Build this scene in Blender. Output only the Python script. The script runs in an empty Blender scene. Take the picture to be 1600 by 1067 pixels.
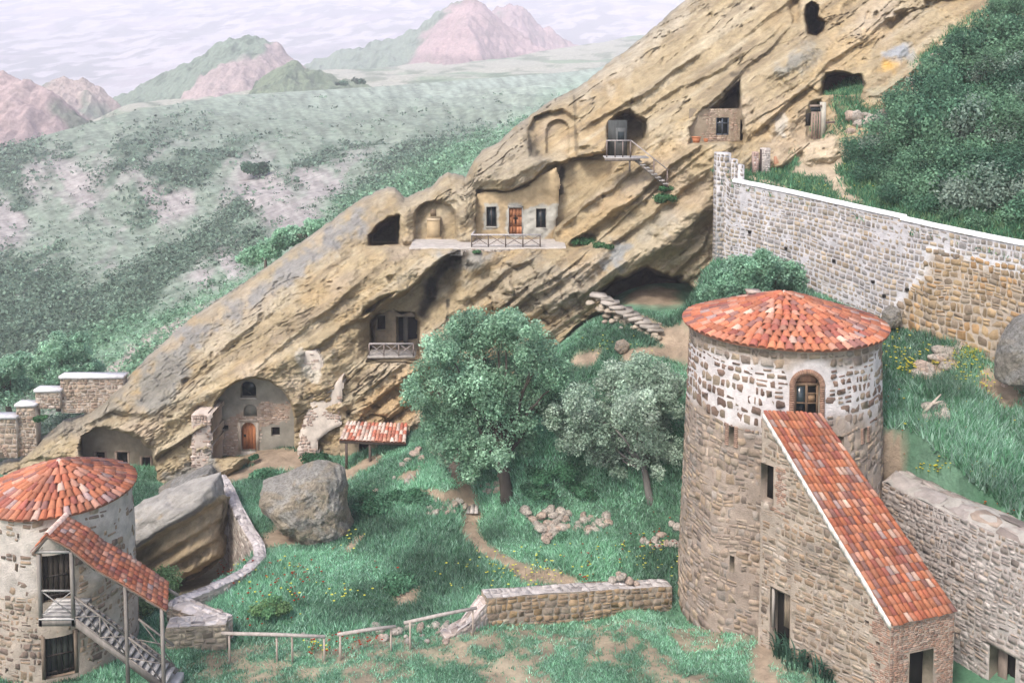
import bpy, math, random
import numpy as np
sc = bpy.context.scene
# ---------------- camera (slightly down-looking, lens shift as in an architectural photograph) -------------
F, PYC, H, PT = 1500.0, 220.0, 24.0, math.radians(4)
cam_d = bpy.data.cameras.new('camera'); cam = bpy.data.objects.new('camera', cam_d); sc.collection.objects.link(cam)
cam_d.sensor_width = 36; cam_d.lens = 36*F/1600; cam_d.shift_y = -(533.5-PYC)/1600
cam_d.clip_start = .5; cam_d.clip_end = 20000
cam.location = (0, 0, H); cam.rotation_euler = (math.pi/2-PT, 0, 0)
sc.camera = cam
# ---------------- light ----------------
SUN_EL, SUN_AZ = math.radians(52), math.radians(215)      # azimuth clockwise from +Y (behind the camera, to the left)
w = bpy.data.worlds.new('World'); sc.world = w; w.use_nodes = True
nt = w.node_tree; sky = nt.nodes.new('ShaderNodeTexSky'); sky.sky_type = 'NISHITA'; sky.sun_disc = False
sky.sun_elevation = SUN_EL; sky.sun_rotation = SUN_AZ; sky.air_density = 1.0; sky.dust_density = 4.0; sky.ozone_density = 1.0
bg = nt.nodes['Background']; nt.links.new(sky.outputs[0], bg.inputs[0]); bg.inputs[1].default_value = .13
sl = bpy.data.lights.new('sun', 'SUN'); sl.energy = 1.5; sl.angle = math.radians(11); sl.color = (1, .95, .88)
so = bpy.data.objects.new('sun', sl); sc.collection.objects.link(so)
so.rotation_euler = (math.pi/2-SUN_EL, 0, -SUN_AZ+math.pi)
vs_ = sc.view_settings; vs_.view_transform = 'Standard'; vs_.look = 'None'; vs_.gamma = 1; vs_.use_curve_mapping = False
vs_.exposure = 1.22
sc.cycles.use_denoising = True; sc.cycles.max_bounces = 5; sc.cycles.diffuse_bounces = 3; sc.cycles.volume_bounces = 2
sc.cycles.transparent_max_bounces = 4; sc.cycles.use_adaptive_sampling = True; sc.cycles.adaptive_threshold = .02

# ---------------- projection helpers ----------------
def U(px, py, Y):
    px, py, Y = np.broadcast_arrays(np.asarray(px, float), np.asarray(py, float), np.asarray(Y, float))
    v = -(py-PYC)/F
    dy = math.cos(PT)+v*math.sin(PT); dz = -math.sin(PT)+v*math.cos(PT); dx = (px-800)/F
    return np.stack([dx/dy*Y, Y, H+dz/dy*Y], -1)
def Uz(px, py, z):
    v = -(py-PYC)/F; dy = math.cos(PT)+v*math.sin(PT); dz = -math.sin(PT)+v*math.cos(PT)
    return U(px, py, (z-H)/(dz/dy))
def toP(x, y, z):     # world -> picture px (1600 wide), for checking only
    d = y*math.cos(PT)-(z-H)*math.sin(PT); u = y*math.sin(PT)+(z-H)*math.cos(PT)
    return 800+F*x/d, PYC-F*u/d
# ---------------- noise ----------------
_T = np.random.RandomState(7).rand(256, 256)
def vn(x, y, s=0):
    x = np.asarray(x, float)+s*17.31; y = np.asarray(y, float)+s*9.77
    xi = np.floor(x).astype(int); yi = np.floor(y).astype(int); fx = x-xi; fy = y-yi
    fx = fx*fx*(3-2*fx); fy = fy*fy*(3-2*fy)
    a = _T[xi & 255, yi & 255]; b = _T[(xi+1) & 255, yi & 255]; c = _T[xi & 255, (yi+1) & 255]; d = _T[(xi+1) & 255, (yi+1) & 255]
    return (a*(1-fx)+b*fx)*(1-fy)+(c*(1-fx)+d*fx)*fy
def fbm(x, y, o=4, s=0, g=.5):
    x = np.asarray(x, float); y = np.asarray(y, float)
    r = 0; a = 1; t = 0
    for k in range(o):
        r = r+a*(vn(x, y, s+k*3)-.5)*2; t += a; a *= g
        x, y = x*1.62+y*1.18, y*1.62-x*1.18
    return r/t
def sst(a, b, x): t = np.clip((x-a)/(b-a), 0, 1); return t*t*(3-2*t)
def polysd(P, x, y):      # signed distance, + inside
    P = np.asarray(P, float); d = np.full(np.shape(x), 1e9); ins = np.zeros(np.shape(x), bool)
    for i in range(len(P)):
        a = P[i]; b = P[(i+1) % len(P)]; e = b-a; L = max((e**2).sum(), 1e-9)
        t = np.clip(((x-a[0])*e[0]+(y-a[1])*e[1])/L, 0, 1)
        d = np.minimum(d, np.hypot(x-a[0]-t*e[0], y-a[1]-t*e[1]))
        c = (a[1] > y) != (b[1] > y)
        with np.errstate(divide='ignore', invalid='ignore'):
            xx = a[0]+(y-a[1])*e[0]/(e[1] if abs(e[1]) > 1e-9 else 1e-9)
        ins ^= c & (x < xx)
    return np.where(ins, d, -d)
def linedist(P, x, y):
    P = np.asarray(P, float); d = np.full(np.shape(x), 1e9)
    for i in range(len(P)-1):
        a = P[i]; e = P[i+1]-a; L = max((e**2).sum(), 1e-9)
        t = np.clip(((x-a[0])*e[0]+(y-a[1])*e[1])/L, 0, 1)
        d = np.minimum(d, np.hypot(x-a[0]-t*e[0], y-a[1]-t*e[1]))
    return d
class TPS:
    def __init__(s, P, v, lam=.0):
        P = np.asarray(P, float); n = len(P); s.P = P; s.sc = np.ptp(P, 0).max(); Q = P/s.sc
        K = s.k(np.hypot(Q[:, None, 0]-Q[None, :, 0], Q[:, None, 1]-Q[None, :, 1]))+lam*np.eye(n)
        A = np.zeros((n+3, n+3)); A[:n, :n] = K; A[:n, n] = 1; A[:n, n+1:] = Q; A[n, :n] = 1; A[n+1:, :n] = Q.T
        s.w = np.linalg.solve(A, np.r_[np.asarray(v, float), 0, 0, 0])
    def k(s, r): return r*r*np.log(r+1e-9)
    def __call__(s, x, y):
        x, y = np.broadcast_arrays(np.asarray(x, float), np.asarray(y, float)); sh = x.shape
        x = x.ravel()/s.sc; y = y.ravel()/s.sc; Q = s.P/s.sc; n = len(Q)
        r = s.w[n]+s.w[n+1]*x+s.w[n+2]*y
        for i in range(n): r = r+s.w[i]*s.k(np.hypot(x-Q[i, 0], y-Q[i, 1]))
        return r.reshape(sh)
# ---------------- mesh helpers ----------------
WL = {}
class MB:
    def __init__(s): s.V = []; s.I = []; s.T = []; s.C = []; s.n = 0
    def add(s, V, Fc, col=(.5, .5, .5)):
        V = np.asarray(V, float).reshape(-1, 3); n = len(V)
        if n == 0: return s
        if isinstance(Fc, np.ndarray):
            s.I.append((Fc+s.n).ravel()); s.T.append(np.full(len(Fc), Fc.shape[1]))
        else:
            s.I.append(np.array([i for f in Fc for i in f], int)+s.n); s.T.append(np.array([len(f) for f in Fc], int))
        col = np.asarray(col, float)
        if col.ndim == 1: col = np.tile(col[:3], (n, 1))
        s.V.append(V); s.C.append(col[:, :3] if col.shape[1] == 3 else col); s.n += n; return s
    def box(s, a, b, col=(.5, .5, .5)):
        (x0, y0, z0), (x1, y1, z1) = a, b
        V = [(x0, y0, z0), (x1, y0, z0), (x1, y1, z0), (x0, y1, z0), (x0, y0, z1), (x1, y0, z1), (x1, y1, z1), (x0, y1, z1)]
        return s.add(V, [(3, 2, 1, 0), (4, 5, 6, 7), (0, 1, 5, 4), (1, 2, 6, 5), (2, 3, 7, 6), (3, 0, 4, 7)], col)
    def bar(s, a, b, w, h=None, col=(.5, .5, .5), up=(0, 0, 1)):
        a = np.asarray(a, float); b = np.asarray(b, float); h = h or w
        d = b-a; d /= np.linalg.norm(d); up = np.asarray(up, float)
        if abs(d@up) > .98: up = np.array([1., 0, 0])
        x = np.cross(d, up); x /= np.linalg.norm(x); y = np.cross(x, d)
        V = [p+x*sx*w/2+y*sy*h/2 for p in (a, b) for sx, sy in ((-1, -1), (1, -1), (1, 1), (-1, 1))]
        return s.add(V, [(0, 1, 2, 3), (7, 6, 5, 4), (0, 4, 5, 1), (1, 5, 6, 2), (2, 6, 7, 3), (3, 7, 4, 0)], col)
    def tube(s, P, R, n=7, col=(.5, .5, .5)):
        P = np.asarray(P, float); m = len(P); R = np.broadcast_to(R, (m,)); V = []
        for i in range(m):
            d = P[min(i+1, m-1)]-P[max(i-1, 0)]; d = d/np.linalg.norm(d); up = np.array([0, 0, 1.]) if abs(d[2]) < .9 else np.array([1., 0, 0])
            x = np.cross(d, up); x /= np.linalg.norm(x); y = np.cross(x, d)
            for k in range(n):
                a = 2*math.pi*k/n; V.append(P[i]+(x*math.cos(a)+y*math.sin(a))*R[i])
        Fc = [(i*n+k, i*n+(k+1) % n, (i+1)*n+(k+1) % n, (i+1)*n+k) for i in range(m-1) for k in range(n)]
        Fc += [tuple(range(n))[::-1], tuple(range((m-1)*n, m*n))]
        return s.add(V, Fc, col)
    def poly(s, P, col=(.5, .5, .5)): return s.add(P, [tuple(range(len(P)))], col)
    def prism(s, P, d, col=(.5, .5, .5)):
        P = np.asarray(P, float); n = len(P); Q = P+np.asarray(d, float)
        return s.add(np.r_[P, Q], [tuple(range(n)), tuple(range(2*n-1, n-1, -1))]+[(i, n+i, n+(i+1) % n, (i+1) % n) for i in range(n)], col)
    def grid(s, G, col=(.5, .5, .5), flip=False):
        n, m = G.shape[:2]; i = np.arange(n*m).reshape(n, m)
        Fc = np.stack([i[:-1, :-1], i[:-1, 1:], i[1:, 1:], i[1:, :-1]], -1).reshape(-1, 4)
        if flip: Fc = Fc[:, ::-1]
        if isinstance(col, np.ndarray) and col.ndim == 3: col = col.reshape(n*m, -1)
        return s.add(G.reshape(-1, 3), Fc, col)
    def build(s, name, mat, parent=None, loc=None, smooth=False):
        V = np.concatenate(s.V); I = np.concatenate(s.I); T = np.concatenate(s.T); C = np.concatenate(s.C)
        if parent is not None: L = WL[parent.name]
        elif loc is not None: L = np.asarray(loc, float)
        else: L = np.array([(V[:, 0].min()+V[:, 0].max())/2, (V[:, 1].min()+V[:, 1].max())/2, V[:, 2].min()])
        V = V-L
        me = bpy.data.meshes.new(name); me.vertices.add(len(V)); me.vertices.foreach_set('co', V.ravel().astype(np.float32))
        me.loops.add(len(I)); me.loops.foreach_set('vertex_index', I.astype(np.int32))
        me.polygons.add(len(T)); me.polygons.foreach_set('loop_start', np.r_[0, np.cumsum(T)[:-1]].astype(np.int32))
        at = me.color_attributes.new('Col', 'FLOAT_COLOR', 'POINT')
        at.data.foreach_set('color', np.c_[C[:, :3], np.ones(len(C))].ravel().astype(np.float32))
        me.update(calc_edges=True)
        if smooth: me.polygons.foreach_set('use_smooth', np.ones(len(T), bool))
        me.materials.append(mat)
        o = bpy.data.objects.new(name, me); sc.collection.objects.link(o)
        if parent is not None: o.parent = parent
        else: o.location = L
        WL[o.name] = L
        return o
def tag(o, label=None, cat=None, group=None, kind=None):
    if label: o['label'] = label
    if cat: o['category'] = cat
    if group: o['group'] = group
    if kind: o['kind'] = kind
    return o
def thing(name, loc, label, cat, group=None):
    o = bpy.data.objects.new(name, None); sc.collection.objects.link(o); o.location = loc; o.empty_display_size = .3
    WL[o.name] = np.asarray(loc, float); return tag(o, label, cat, group)
# ---------------- materials ----------------
def newmat(name):
    m = bpy.data.materials.new(name); m.use_nodes = True; n = m.node_tree.nodes; b = n['Principled BSDF']
    b.inputs['Roughness'].default_value = .9; b.inputs['Specular IOR Level'].default_value = .15
    return m, m.node_tree, b
def N(t, typ, **k):
    n = t.nodes.new(typ)
    for a, v in k.items():
        if a in n.inputs.keys(): n.inputs[a].default_value = v
        else: setattr(n, a, v)
    return n
def noise(t, scale, detail=4, rough=.6, vec=None, dist=0):
    n = N(t, 'ShaderNodeTexNoise'); n.inputs['Scale'].default_value = scale; n.inputs['Detail'].default_value = detail
    n.inputs['Roughness'].default_value = rough; n.inputs['Distortion'].default_value = dist
    if vec is not None: t.links.new(vec, n.inputs['Vector'])
    return n.outputs['Fac']
def geo(t): return t.nodes.new('ShaderNodeNewGeometry').outputs['Position']
def mapping(t, vec, rot=(0, 0, 0), scale=(1, 1, 1)):
    m = t.nodes.new('ShaderNodeMapping'); m.inputs['Rotation'].default_value = rot; m.inputs['Scale'].default_value = scale
    t.links.new(vec, m.inputs['Vector']); return m.outputs[0]
def ramp(t, fac, stops):
    r = t.nodes.new('ShaderNodeValToRGB'); e = r.color_ramp.elements
    for i, (p, c) in enumerate(stops):
        q = e[i] if i < 2 else e.new(p)
        q.position = p; q.color = (*(c if isinstance(c, tuple) else (c, c, c)), 1)
    t.links.new(fac, r.inputs[0]); return r.outputs[0]
def mix(t, fac, a, b, mode='MIX'):
    m = t.nodes.new('ShaderNodeMix'); m.data_type = 'RGBA'; m.blend_type = mode
    for s, v in ((m.inputs[0], fac), (m.inputs[6], a), (m.inputs[7], b)):
        if isinstance(v, bpy.types.NodeSocket): t.links.new(v, s)
        elif isinstance(v, tuple): s.default_value = (*v, 1)
        else: s.default_value = v
    return m.outputs[2]
def mth(t, op, a, b=None):
    m = t.nodes.new('ShaderNodeMath'); m.operation = op
    for s, v in zip(m.inputs, (a, b)):
        if v is None: continue
        if isinstance(v, bpy.types.NodeSocket): t.links.new(v, s)
        else: s.default_value = v
    return m.outputs[0]
def bump(t, b, h, dist, strength=1):
    n = t.nodes.new('ShaderNodeBump'); n.inputs['Distance'].default_value = dist; n.inputs['Strength'].default_value = strength
    t.links.new(h, n.inputs['Height']); t.links.new(n.outputs[0], b.inputs['Normal'])
def attr(t): 
    a = t.nodes.new('ShaderNodeVertexColor'); a.layer_name = 'Col'; return a.outputs[0]
def colmat(name, sc1=3, var=.35, bd=.03, rough=.9, sc2=None, stretch=None, spec=.15):
    m, t, b = newmat(name); p = geo(t)
    if stretch: p = mapping(t, p, scale=stretch)
    f = noise(t, sc1, 6, .65, p)
    c = mix(t, 1, attr(t), ramp(t, f, [(.25, 1-var), (.75, 1+var*.35)]), 'MULTIPLY')
    t.links.new(c, b.inputs['Base Color']); b.inputs['Roughness'].default_value = rough; b.inputs['Specular IOR Level'].default_value = spec
    if bd: bump(t, b, noise(t, sc2 or sc1*4, 5, .7, p), bd)
    return m
M = {}
M['masonry'] = colmat('masonry', 2.2, .38, .06, sc2=14)
M['tile'] = colmat('roof_tile', 9, .3, .01, .75, spec=.3)
M['wood'] = colmat('weathered_wood', 6, .45, .01, .8, stretch=(1, 1, .25))
M['plain'] = colmat('plain', 4, .25, .015)
M['plaster'] = colmat('plaster', 1.6, .35, .03, sc2=9)
m, t, b = newmat('glass_dark'); b.inputs['Base Color'].default_value = (.02, .03, .035, 1); b.inputs['Roughness'].default_value = .15; b.inputs['Specular IOR Level'].default_value = .6; M['glass'] = m
m, t, b = newmat('dark_inside'); b.inputs['Base Color'].default_value = (.02, .018, .016, 1); M['dark'] = m
def leafmat(name, tr=.42):
    m = bpy.data.materials.new(name); m.use_nodes = True; t = m.node_tree; t.nodes.remove(t.nodes['Principled BSDF'])
    a = attr(t); d = t.nodes.new('ShaderNodeBsdfDiffuse'); r = t.nodes.new('ShaderNodeBsdfTranslucent'); x = t.nodes.new('ShaderNodeMixShader')
    x.inputs[0].default_value = tr; t.links.new(a, d.inputs[0]); t.links.new(a, r.inputs[0])
    t.links.new(d.outputs[0], x.inputs[1]); t.links.new(r.outputs[0], x.inputs[2]); t.links.new(x.outputs[0], t.nodes['Material Output'].inputs[0]); return m
M['leaf'] = leafmat('leaf'); M['grass'] = leafmat('grass', .3)
def rnd(s): return np.random.RandomState(s)
def pick(rng, pal, n):
    pal = np.asarray(pal, float); return pal[rng.randint(len(pal), size=n)]*(1+.18*rng.randn(n, 1)).clip(.6, 1.4)
# =====================================================================================================
# GROUND
# =====================================================================================================
def ctl(L):     # rows (px, py, z)
    P = np.array([Uz(px, py, z) for px, py, z in L]); return TPS(P[:, :2], P[:, 2])
A_ = [(-300, 1060, 0), (100, 1060, 0), (400, 1050, 0), (800, 1060, 0), (1100, 1050, 0), (1190, 975, 0), (1000, 965, 0), (800, 985, 0), (600, 1020, 0), (360, 1020, 0),
      (250, 1000, .2), (-200, 900, 0), (600, 940, -.1), (430, 960, .3), (650, 880, .2), (450, 880, .5), (900, 880, .3), (1000, 850, .6), (480, 840, .2), (740, 790, .5),
      (560, 790, .4), (390, 715, .3), (300, 770, 0), (200, 770, -.3), (0, 750, -.3), (-300, 720, -1), (480, 715, .3), (560, 725, .5), (640, 705, 1.9), (700, 700, 2.0), (610, 760, .9),
      (700, 760, 1.6), (790, 775, 1.2), (900, 775, 1.2), (1015, 785, 1.6), (980, 740, 3), (860, 700, 3.6), (720, 650, 3.0), (1040, 700, 4.4), (900, 620, 5.3), (860, 640, 4.3), (1060, 620, 6.2),
      (1000, 555, 8), (1060, 548, 8), (920, 520, 8.3), (1000, 495, 9.4), (1060, 500, 9.2), (1080, 478, 9.8), (900, 565, 6.8), (1150, 490, 9.8), (1200, 520, 9.5)]
def ctlw(L, W):
    P = np.array([Uz(px, py, z) for px, py, z in L]+[list(w_) for w_ in W]); return TPS(P[:, :2], P[:, 2])
A_ = [(a, b, z-1.2) for a, b, z in A_]+[(1058, 955, -2.4), (1100, 965, -2.0), (1030, 940, -2.2), (90, 1062, -.85), (200, 1062, -.9), (850, 975, -1.75), (950, 965, -2.0), (1010, 958, -2.2), (900, 1010, -1.3), (1050, 1000, -1.4)]
WBASE = [tuple(U(px, py, Y)) for px, py, Y in [(1125, 406, 60.4), (1185, 425, 58.6), (1250, 448, 56.8), (1330, 482, 54.6)]]
_W = [(-36, 66, -1), (-24, 66, -.6), (-18, 66, -.4), (-14, 66, 0), (-10, 66, 0), (-6.5, 66, .8), (-2, 68, 3.0), (4, 70, 6.4), (-24, 60, -1.2), (-21.5, 62, -1.4), (-28, 60, -1.1), (-33, 60, -1.0), (9, 70, 9.4), (14, 70, 10), (18, 68, 11), (16, 36, 0), (18.5, 38, 0), (20, 33, 0), (30, 30, 0), (14, 42, 0), (13, 46, .3), (17, 44, .3), (9, 46, .3), (8, 50, 1.5), (18, 30, 0)]
gA = ctlw(A_, [(a, b, z-1.2) for a, b, z in _W]+WBASE[:3])
B_ = [(1390, 505, 10.5), (1600, 560, 9.9), (1750, 600, 9.5), (1060, 500, 9.2), (1450, 600, 8.7), (1600, 640, 8.3), (1380, 640, 8.0), (1500, 720, 7.0),
      (1380, 720, 6.6), (1600, 760, 6.4), (1450, 770, 6.0), (1600, 835, 5.4), (1750, 900, 5.2), (1200, 520, 9.5), (1900, 800, 6.4), (1060, 620, 7)]
B_ = [(a, b, z-.4) for a, b, z in B_]
gB = ctlw(B_, WBASE)
WLN = [(18.6, 43.6), (20.2, 40.2), (22.0, 36.6), (26, 28.5)]            # centre line of the curtain wall
TC = (13.3, 46.0)                                                   # centre of the large tower
PITP = np.array([Uz(px, py, -.8)[:2] for px, py in [(205, 790), (340, 752), (372, 800), (400, 855), (385, 875), (318, 915), (262, 930), (225, 935), (195, 905)]])
def gz(x, y, detail=True):
    x, y = np.broadcast_arrays(np.asarray(x, float), np.asarray(y, float))
    a = np.clip(gA(x, y), -3.2, 16); b = np.clip(gB(x, y), 4, 14)
    P = [(60, 20), (26, 20)]+WLN[::-1]+[TC, (12.4, 53), (12, 60), (60, 66)]
    m = sst(-.55, .55, polysd(P, x, y))
    z = a*(1-m)+b*m
    z = z-sst(-.3, .5, polysd(PITP, x, y))*3.6
    z = z-np.clip(y-63, 0, 50)*np.clip((-4-x)/6, 0, 1)*.9
    if detail: z = z+fbm(x*.35, y*.35, 4, 5)*.22+fbm(x*1.7, y*1.7, 3, 9)*.05
    return z
def G(px, py):      # where the line of sight through a pixel meets the ground
    Ys = np.arange(33, 75, .1); Q = U(np.full(len(Ys), px), np.full(len(Ys), py), Ys); d = Q[:, 2]-gz(Q[:, 0], Q[:, 1], False)
    k = int(np.argmax(d < 0)) or len(Ys)-1; return Q[k]
_gx = np.arange(-48, 46.1, .25); _gy = np.r_[np.arange(-10, 34, 2), np.arange(34, 70, .25)]
GX, GY = np.meshgrid(_gx, _gy); GZ = gz(GX, GY)
GZ = np.where(GY < 34, GZ*sst(20, 34, GY)+(-1.2)*(1-sst(20, 34, GY)), GZ)
# bare earth mask: paths and worn patches
_pc = {}
def pth(L, z=None):
    k = str(L)
    if k not in _pc: _pc[k] = [G(px, py)[:2] for px, py, zz in L]
    return _pc[k]
PATHS = [([(705, 715, 2.4), (712, 745, 1.8), (735, 778, .8), (738, 800, .4), (732, 822, .3), (745, 850, .3), (775, 875, .3), (830, 898, .3), (890, 912, .2)], .52),
         ([(735, 782, .8), (690, 776, .8), (640, 775, .9)], .4),
         ([(360, 745, .2), (400, 735, .3), (440, 722, .3), (500, 735, .3), (545, 740, .5), (580, 720, .8)], .8), ([(400, 712, .3), (460, 722, .3)], 1.6),
         ([(560, 845, .3), (545, 862, .3)], .3), ([(1000, 498, 9.2), (1040, 528, 8.5), (1075, 545, 8.1), (1120, 550, 8)], .8), ([(980, 556, 8), (1040, 552, 8), (1080, 548, 8)], .45),
         ([(900, 566, 7.6), (930, 560, 7.8)], .4),
         ([(1212, 990, 0), (1195, 1015, 0), (1190, 1040, 0), (1205, 1070, 0), (1215, 1100, 0)], .42), ([(1366, 705, 6.4), (1385, 735, 6.1), (1400, 748, 6)], .3),
         ([(1480, 570, 9.2), (1440, 590, 8.9)], .7), ([(1540, 600, 8.8), (1580, 620, 8.6)], .6)]
def dirt(x, y):
    d = np.zeros(np.shape(x))
    for L, wd in PATHS:
        q = linedist(pth(L), x, y)+fbm(x*1.5, y*1.5, 3, 3)*.22
        d = np.maximum(d, 1-sst(wd*.6, wd*1.5, q))
    # worn turf in the fore court
    fc = sst(-.5, .5, polysd([Uz(px, py, -1.2)[:2] for px, py in [(230, 1060), (260, 1020), (360, 1010), (640, 990), (760, 985), (900, 975), (1060, 960), (1190, 985), (1230, 1010), (1300, 1090), (1200, 1300), (0, 1300)]], x, y))
    pt = sst(.02, .22, .6*fbm(x*.7, y*.7, 3, 21)+.5*fbm(x*2.6, y*2.6, 3, 4)+.02)
    d = np.maximum(d, fc*pt*.85)
    nb = 1-sst(.3, 1.6, linedist([Uz(px, py, -1.2)[:2] for px, py in [(340, 1035), (500, 1045), (760, 985), (1050, 960), (1180, 985)]], x, y)+fbm(x, y, 3, 8)*.7)
    d = np.maximum(d, nb*.8*sst(-.15, .2, fbm(x*2.2, y*2.2, 3, 33)+.1))
    for px, py, z, r in [(632, 926, .1, .75), (300, 765, 0, 1.5), (120, 770, 0, 3), (640, 745, 1.6, .6), (1565, 610, 8.8, 1.2), (450, 838, .2, 1.4), (1020, 466, 9, 2.0)]:
        p = G(px, py)[:2]; d = np.maximum(d, 1-sst(r*.6, r*1.3, np.hypot(x-p[0], (y-p[1])*.7)+fbm(x*1.3, y*1.3, 3, 2)*.5))
    d = np.maximum(d, sst(-.3, .3, polysd(PITP, x, y))*.8)
    return np.clip(d, 0, 1)
def lush(x, y): return np.clip(.5+1.5*fbm(x*.3, y*.3, 4, 31), 0, 1)
def terraincol(x, y):
    d = dirt(x, y)[..., None]; l = lush(x, y)[..., None]; q = np.clip(.5+fbm(x*1.1, y*1.1, 3, 41), 0, 1)[..., None]
    g = np.array([.085, .19, .11])*(1-l)+np.array([.17, .31, .21])*l
    g = g*(.75+.5*q)
    e = np.array([.40, .31, .225])*(.8+.35*q)
    return g*(1-d)+e*d
TCOL = terraincol(GX, GY)
M['ground'] = colmat('turf_and_earth', 1.3, .45, .12, sc2=6)
mb = MB(); mb.grid(np.stack([GX, GY, GZ], -1), TCOL)
tag(mb.build('ground', M['ground'], loc=(0, 0, 0), smooth=True), kind='structure')
mb = MB(); a = 12000; mb.grid(np.array([[(-a, -a, -60.), (a, -a, -60)], [(-a, a, -60), (a, a, -60)]]), (.14, .19, .13))
tag(mb.build('valley_floor', M['ground'], loc=(0, 0, -60)), kind='structure')

# ---------------- hillside beyond the ridge ----------------
def loft(rows, xs, nsub):
    """rows of (px,py,Y) control lists -> (n,m) arrays px,py,Y"""
    R = []
    for r in rows:
        r = np.array(r, float); R.append((np.interp(xs, r[:, 0], r[:, 1]), np.exp(np.interp(xs, r[:, 0], np.log(r[:, 2])))))
    k = np.ones(9)/9
    def sm(v): v2 = np.r_[np.full(4, v[0]), v, np.full(4, v[-1])]; return np.convolve(v2, k, 'valid')
    PYs = np.array([sm(sm(p)) for p, _ in R]); YS = np.array([sm(sm(y)) for _, y in R])
    t = np.linspace(0, len(rows)-1, (len(rows)-1)*nsub+1)
    def cr(A):
        out = []
        for tt in t:
            i = min(int(tt), len(A)-2); f = tt-i; p0 = A[max(i-1, 0)]; p1 = A[i]; p2 = A[i+1]; p3 = A[min(i+2, len(A)-1)]
            out.append(.5*((2*p1)+(-p0+p2)*f+(2*p0-5*p1+4*p2-p3)*f*f+(-p0+3*p1-3*p2+p3)*f**3))
        return np.array(out)
    PY = cr(PYs); YY = np.exp(cr(np.log(YS)))
    return np.broadcast_to(xs, PY.shape), PY, YY
HS_rows = [[(-400, 760, 75), (0, 700, 80), (300, 600, 85), (600, 430, 95), (900, 250, 110), (1250, 60, 130)],
           [(-400, 640, 105), (0, 580, 112), (200, 525, 115), (450, 405, 122), (700, 265, 150), (900, 165, 190), (1250, 40, 240)],
           [(-400, 520, 150), (0, 455, 160), (300, 385, 170), (550, 300, 185), (800, 195, 240), (1000, 112, 330), (1250, 20, 400)],
           [(-400, 360, 230), (0, 320, 240), (300, 270, 250), (600, 210, 290), (900, 145, 380), (1250, 60, 500)],
           [(-400, 250, 320), (0, 232, 330), (200, 175, 370), (350, 150, 420), (600, 135, 470), (900, 112, 560), (1250, 50, 800)]]
_xs = np.linspace(-400, 1250, 900)
hx, hy, hY = loft(HS_rows, _xs, 100)
HP = U(hx, hy, hY)
gul = np.abs(fbm(HP[..., 0]*.018+HP[..., 1]*.022, HP[..., 1]*.004-HP[..., 0]*.006, 4, 51))
dn = fbm(HP[..., 0]*.03, HP[..., 1]*.02, 5, 52)
fade = np.clip(1-np.abs(np.linspace(-1, 1, hx.shape[0]))**4, 0, 1)[:, None]
HP[..., 2] += (dn*.02-gul*.03)*hY*fade*.5
# back slope behind the crest
last = HP[-1]; back = [last+np.array([0, d, -d*.22-.004*d*d*.3]) for d in (15, 40, 80, 150)]
HPf = np.concatenate([HP, np.array(back)], 0)
# scree / shrub mask in hillside coordinates
qx, qy = hx, hy
sc1 = fbm(qx*.012+qy*.004, qy*.022-qx*.01, 4, 61)
streak = fbm((qx*.8+qy*.9)*.004, (qx*.62-qy*.5)*.03, 4, 62)
scree = np.zeros(qx.shape)
for P in [[(-100, 300), (60, 258), (200, 262), (250, 300), (120, 340), (0, 380), (-100, 400)], [(-60, 350), (60, 330), (150, 300), (190, 330), (60, 365), (-100, 420)], [(420, 330), (500, 270), (590, 245), (600, 262), (500, 320), (440, 360)],
          [(230, 440), (330, 400), (420, 320), (520, 290), (500, 340), (400, 400), (300, 440)], [(170, 370), (240, 310), (330, 280), (300, 300), (210, 360)], [(370, 290), (440, 262), (500, 270), (460, 310), (390, 320)]]:
    scree = np.maximum(scree, sst(-14, 16, polysd(P, qx, qy)+sc1*34))
scree = np.clip(scree*sst(-.2, .2, streak+.16)+.6*sst(.2, .4, fbm((qx*.82-qy*.57)*.01, (qx*.57+qy*.82)*.035, 4, 60))*sst(190, 260, qy), 0, 1)
ah = qx*.82-qy*.57; bh = qx*.57+qy*.82
shr = sst(.0, .22, fbm(ah*.006, bh*.024, 5, 63)+.06+.3*fbm(ah*.03, bh*.08, 3, 64))*sst(150, 250, qy)
shr = np.maximum(shr, sst(-20, 20, polysd([(-300, 420), (0, 400), (100, 395), (140, 430), (60, 520), (0, 560), (-300, 600)], qx, qy)+sc1*25))
bright = sst(-25, 25, polysd([(0, 660), (150, 505), (330, 440), (520, 330), (760, 200), (1000, 60), (1300, 0), (1300, 300), (600, 500)], qx, qy)+sc1*20)
g1 = np.array([.245, .295, .235]); g2 = np.array([.12, .17, .125]); g3 = np.array([.39, .355, .345]); g4 = np.array([.20, .33, .22])  # slope tones sun-bleached, and paler still with some haze put into the colour
c = g1*(1-shr[..., None])+g2*shr[..., None]
c = c*(1-bright[..., None]*.8)+g4*bright[..., None]*.8
c = c*(1-scree[..., None]*.9)+g3*scree[..., None]*.9
rk = sst(-6, 6, polysd([(120, 640), (150, 590), (190, 548), (250, 508), (320, 470), (400, 425), (440, 400), (440, 470), (300, 520), (200, 640)], qx, qy)+fbm(qx*.05, qy*.05, 4, 68)*16)*sst(-.3, .1, fbm(qx*.06, qy*.1, 3, 69)+.12)
c = c*(1-rk[..., None])+np.array([.44, .385, .35])*rk[..., None]
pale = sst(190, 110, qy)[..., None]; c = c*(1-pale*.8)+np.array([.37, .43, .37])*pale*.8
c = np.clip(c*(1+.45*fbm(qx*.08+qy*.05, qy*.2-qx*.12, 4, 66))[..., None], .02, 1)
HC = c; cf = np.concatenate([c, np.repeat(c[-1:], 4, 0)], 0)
M['hill'] = colmat('hill_ground', .35, .45, .9, sc2=.5)
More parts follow.
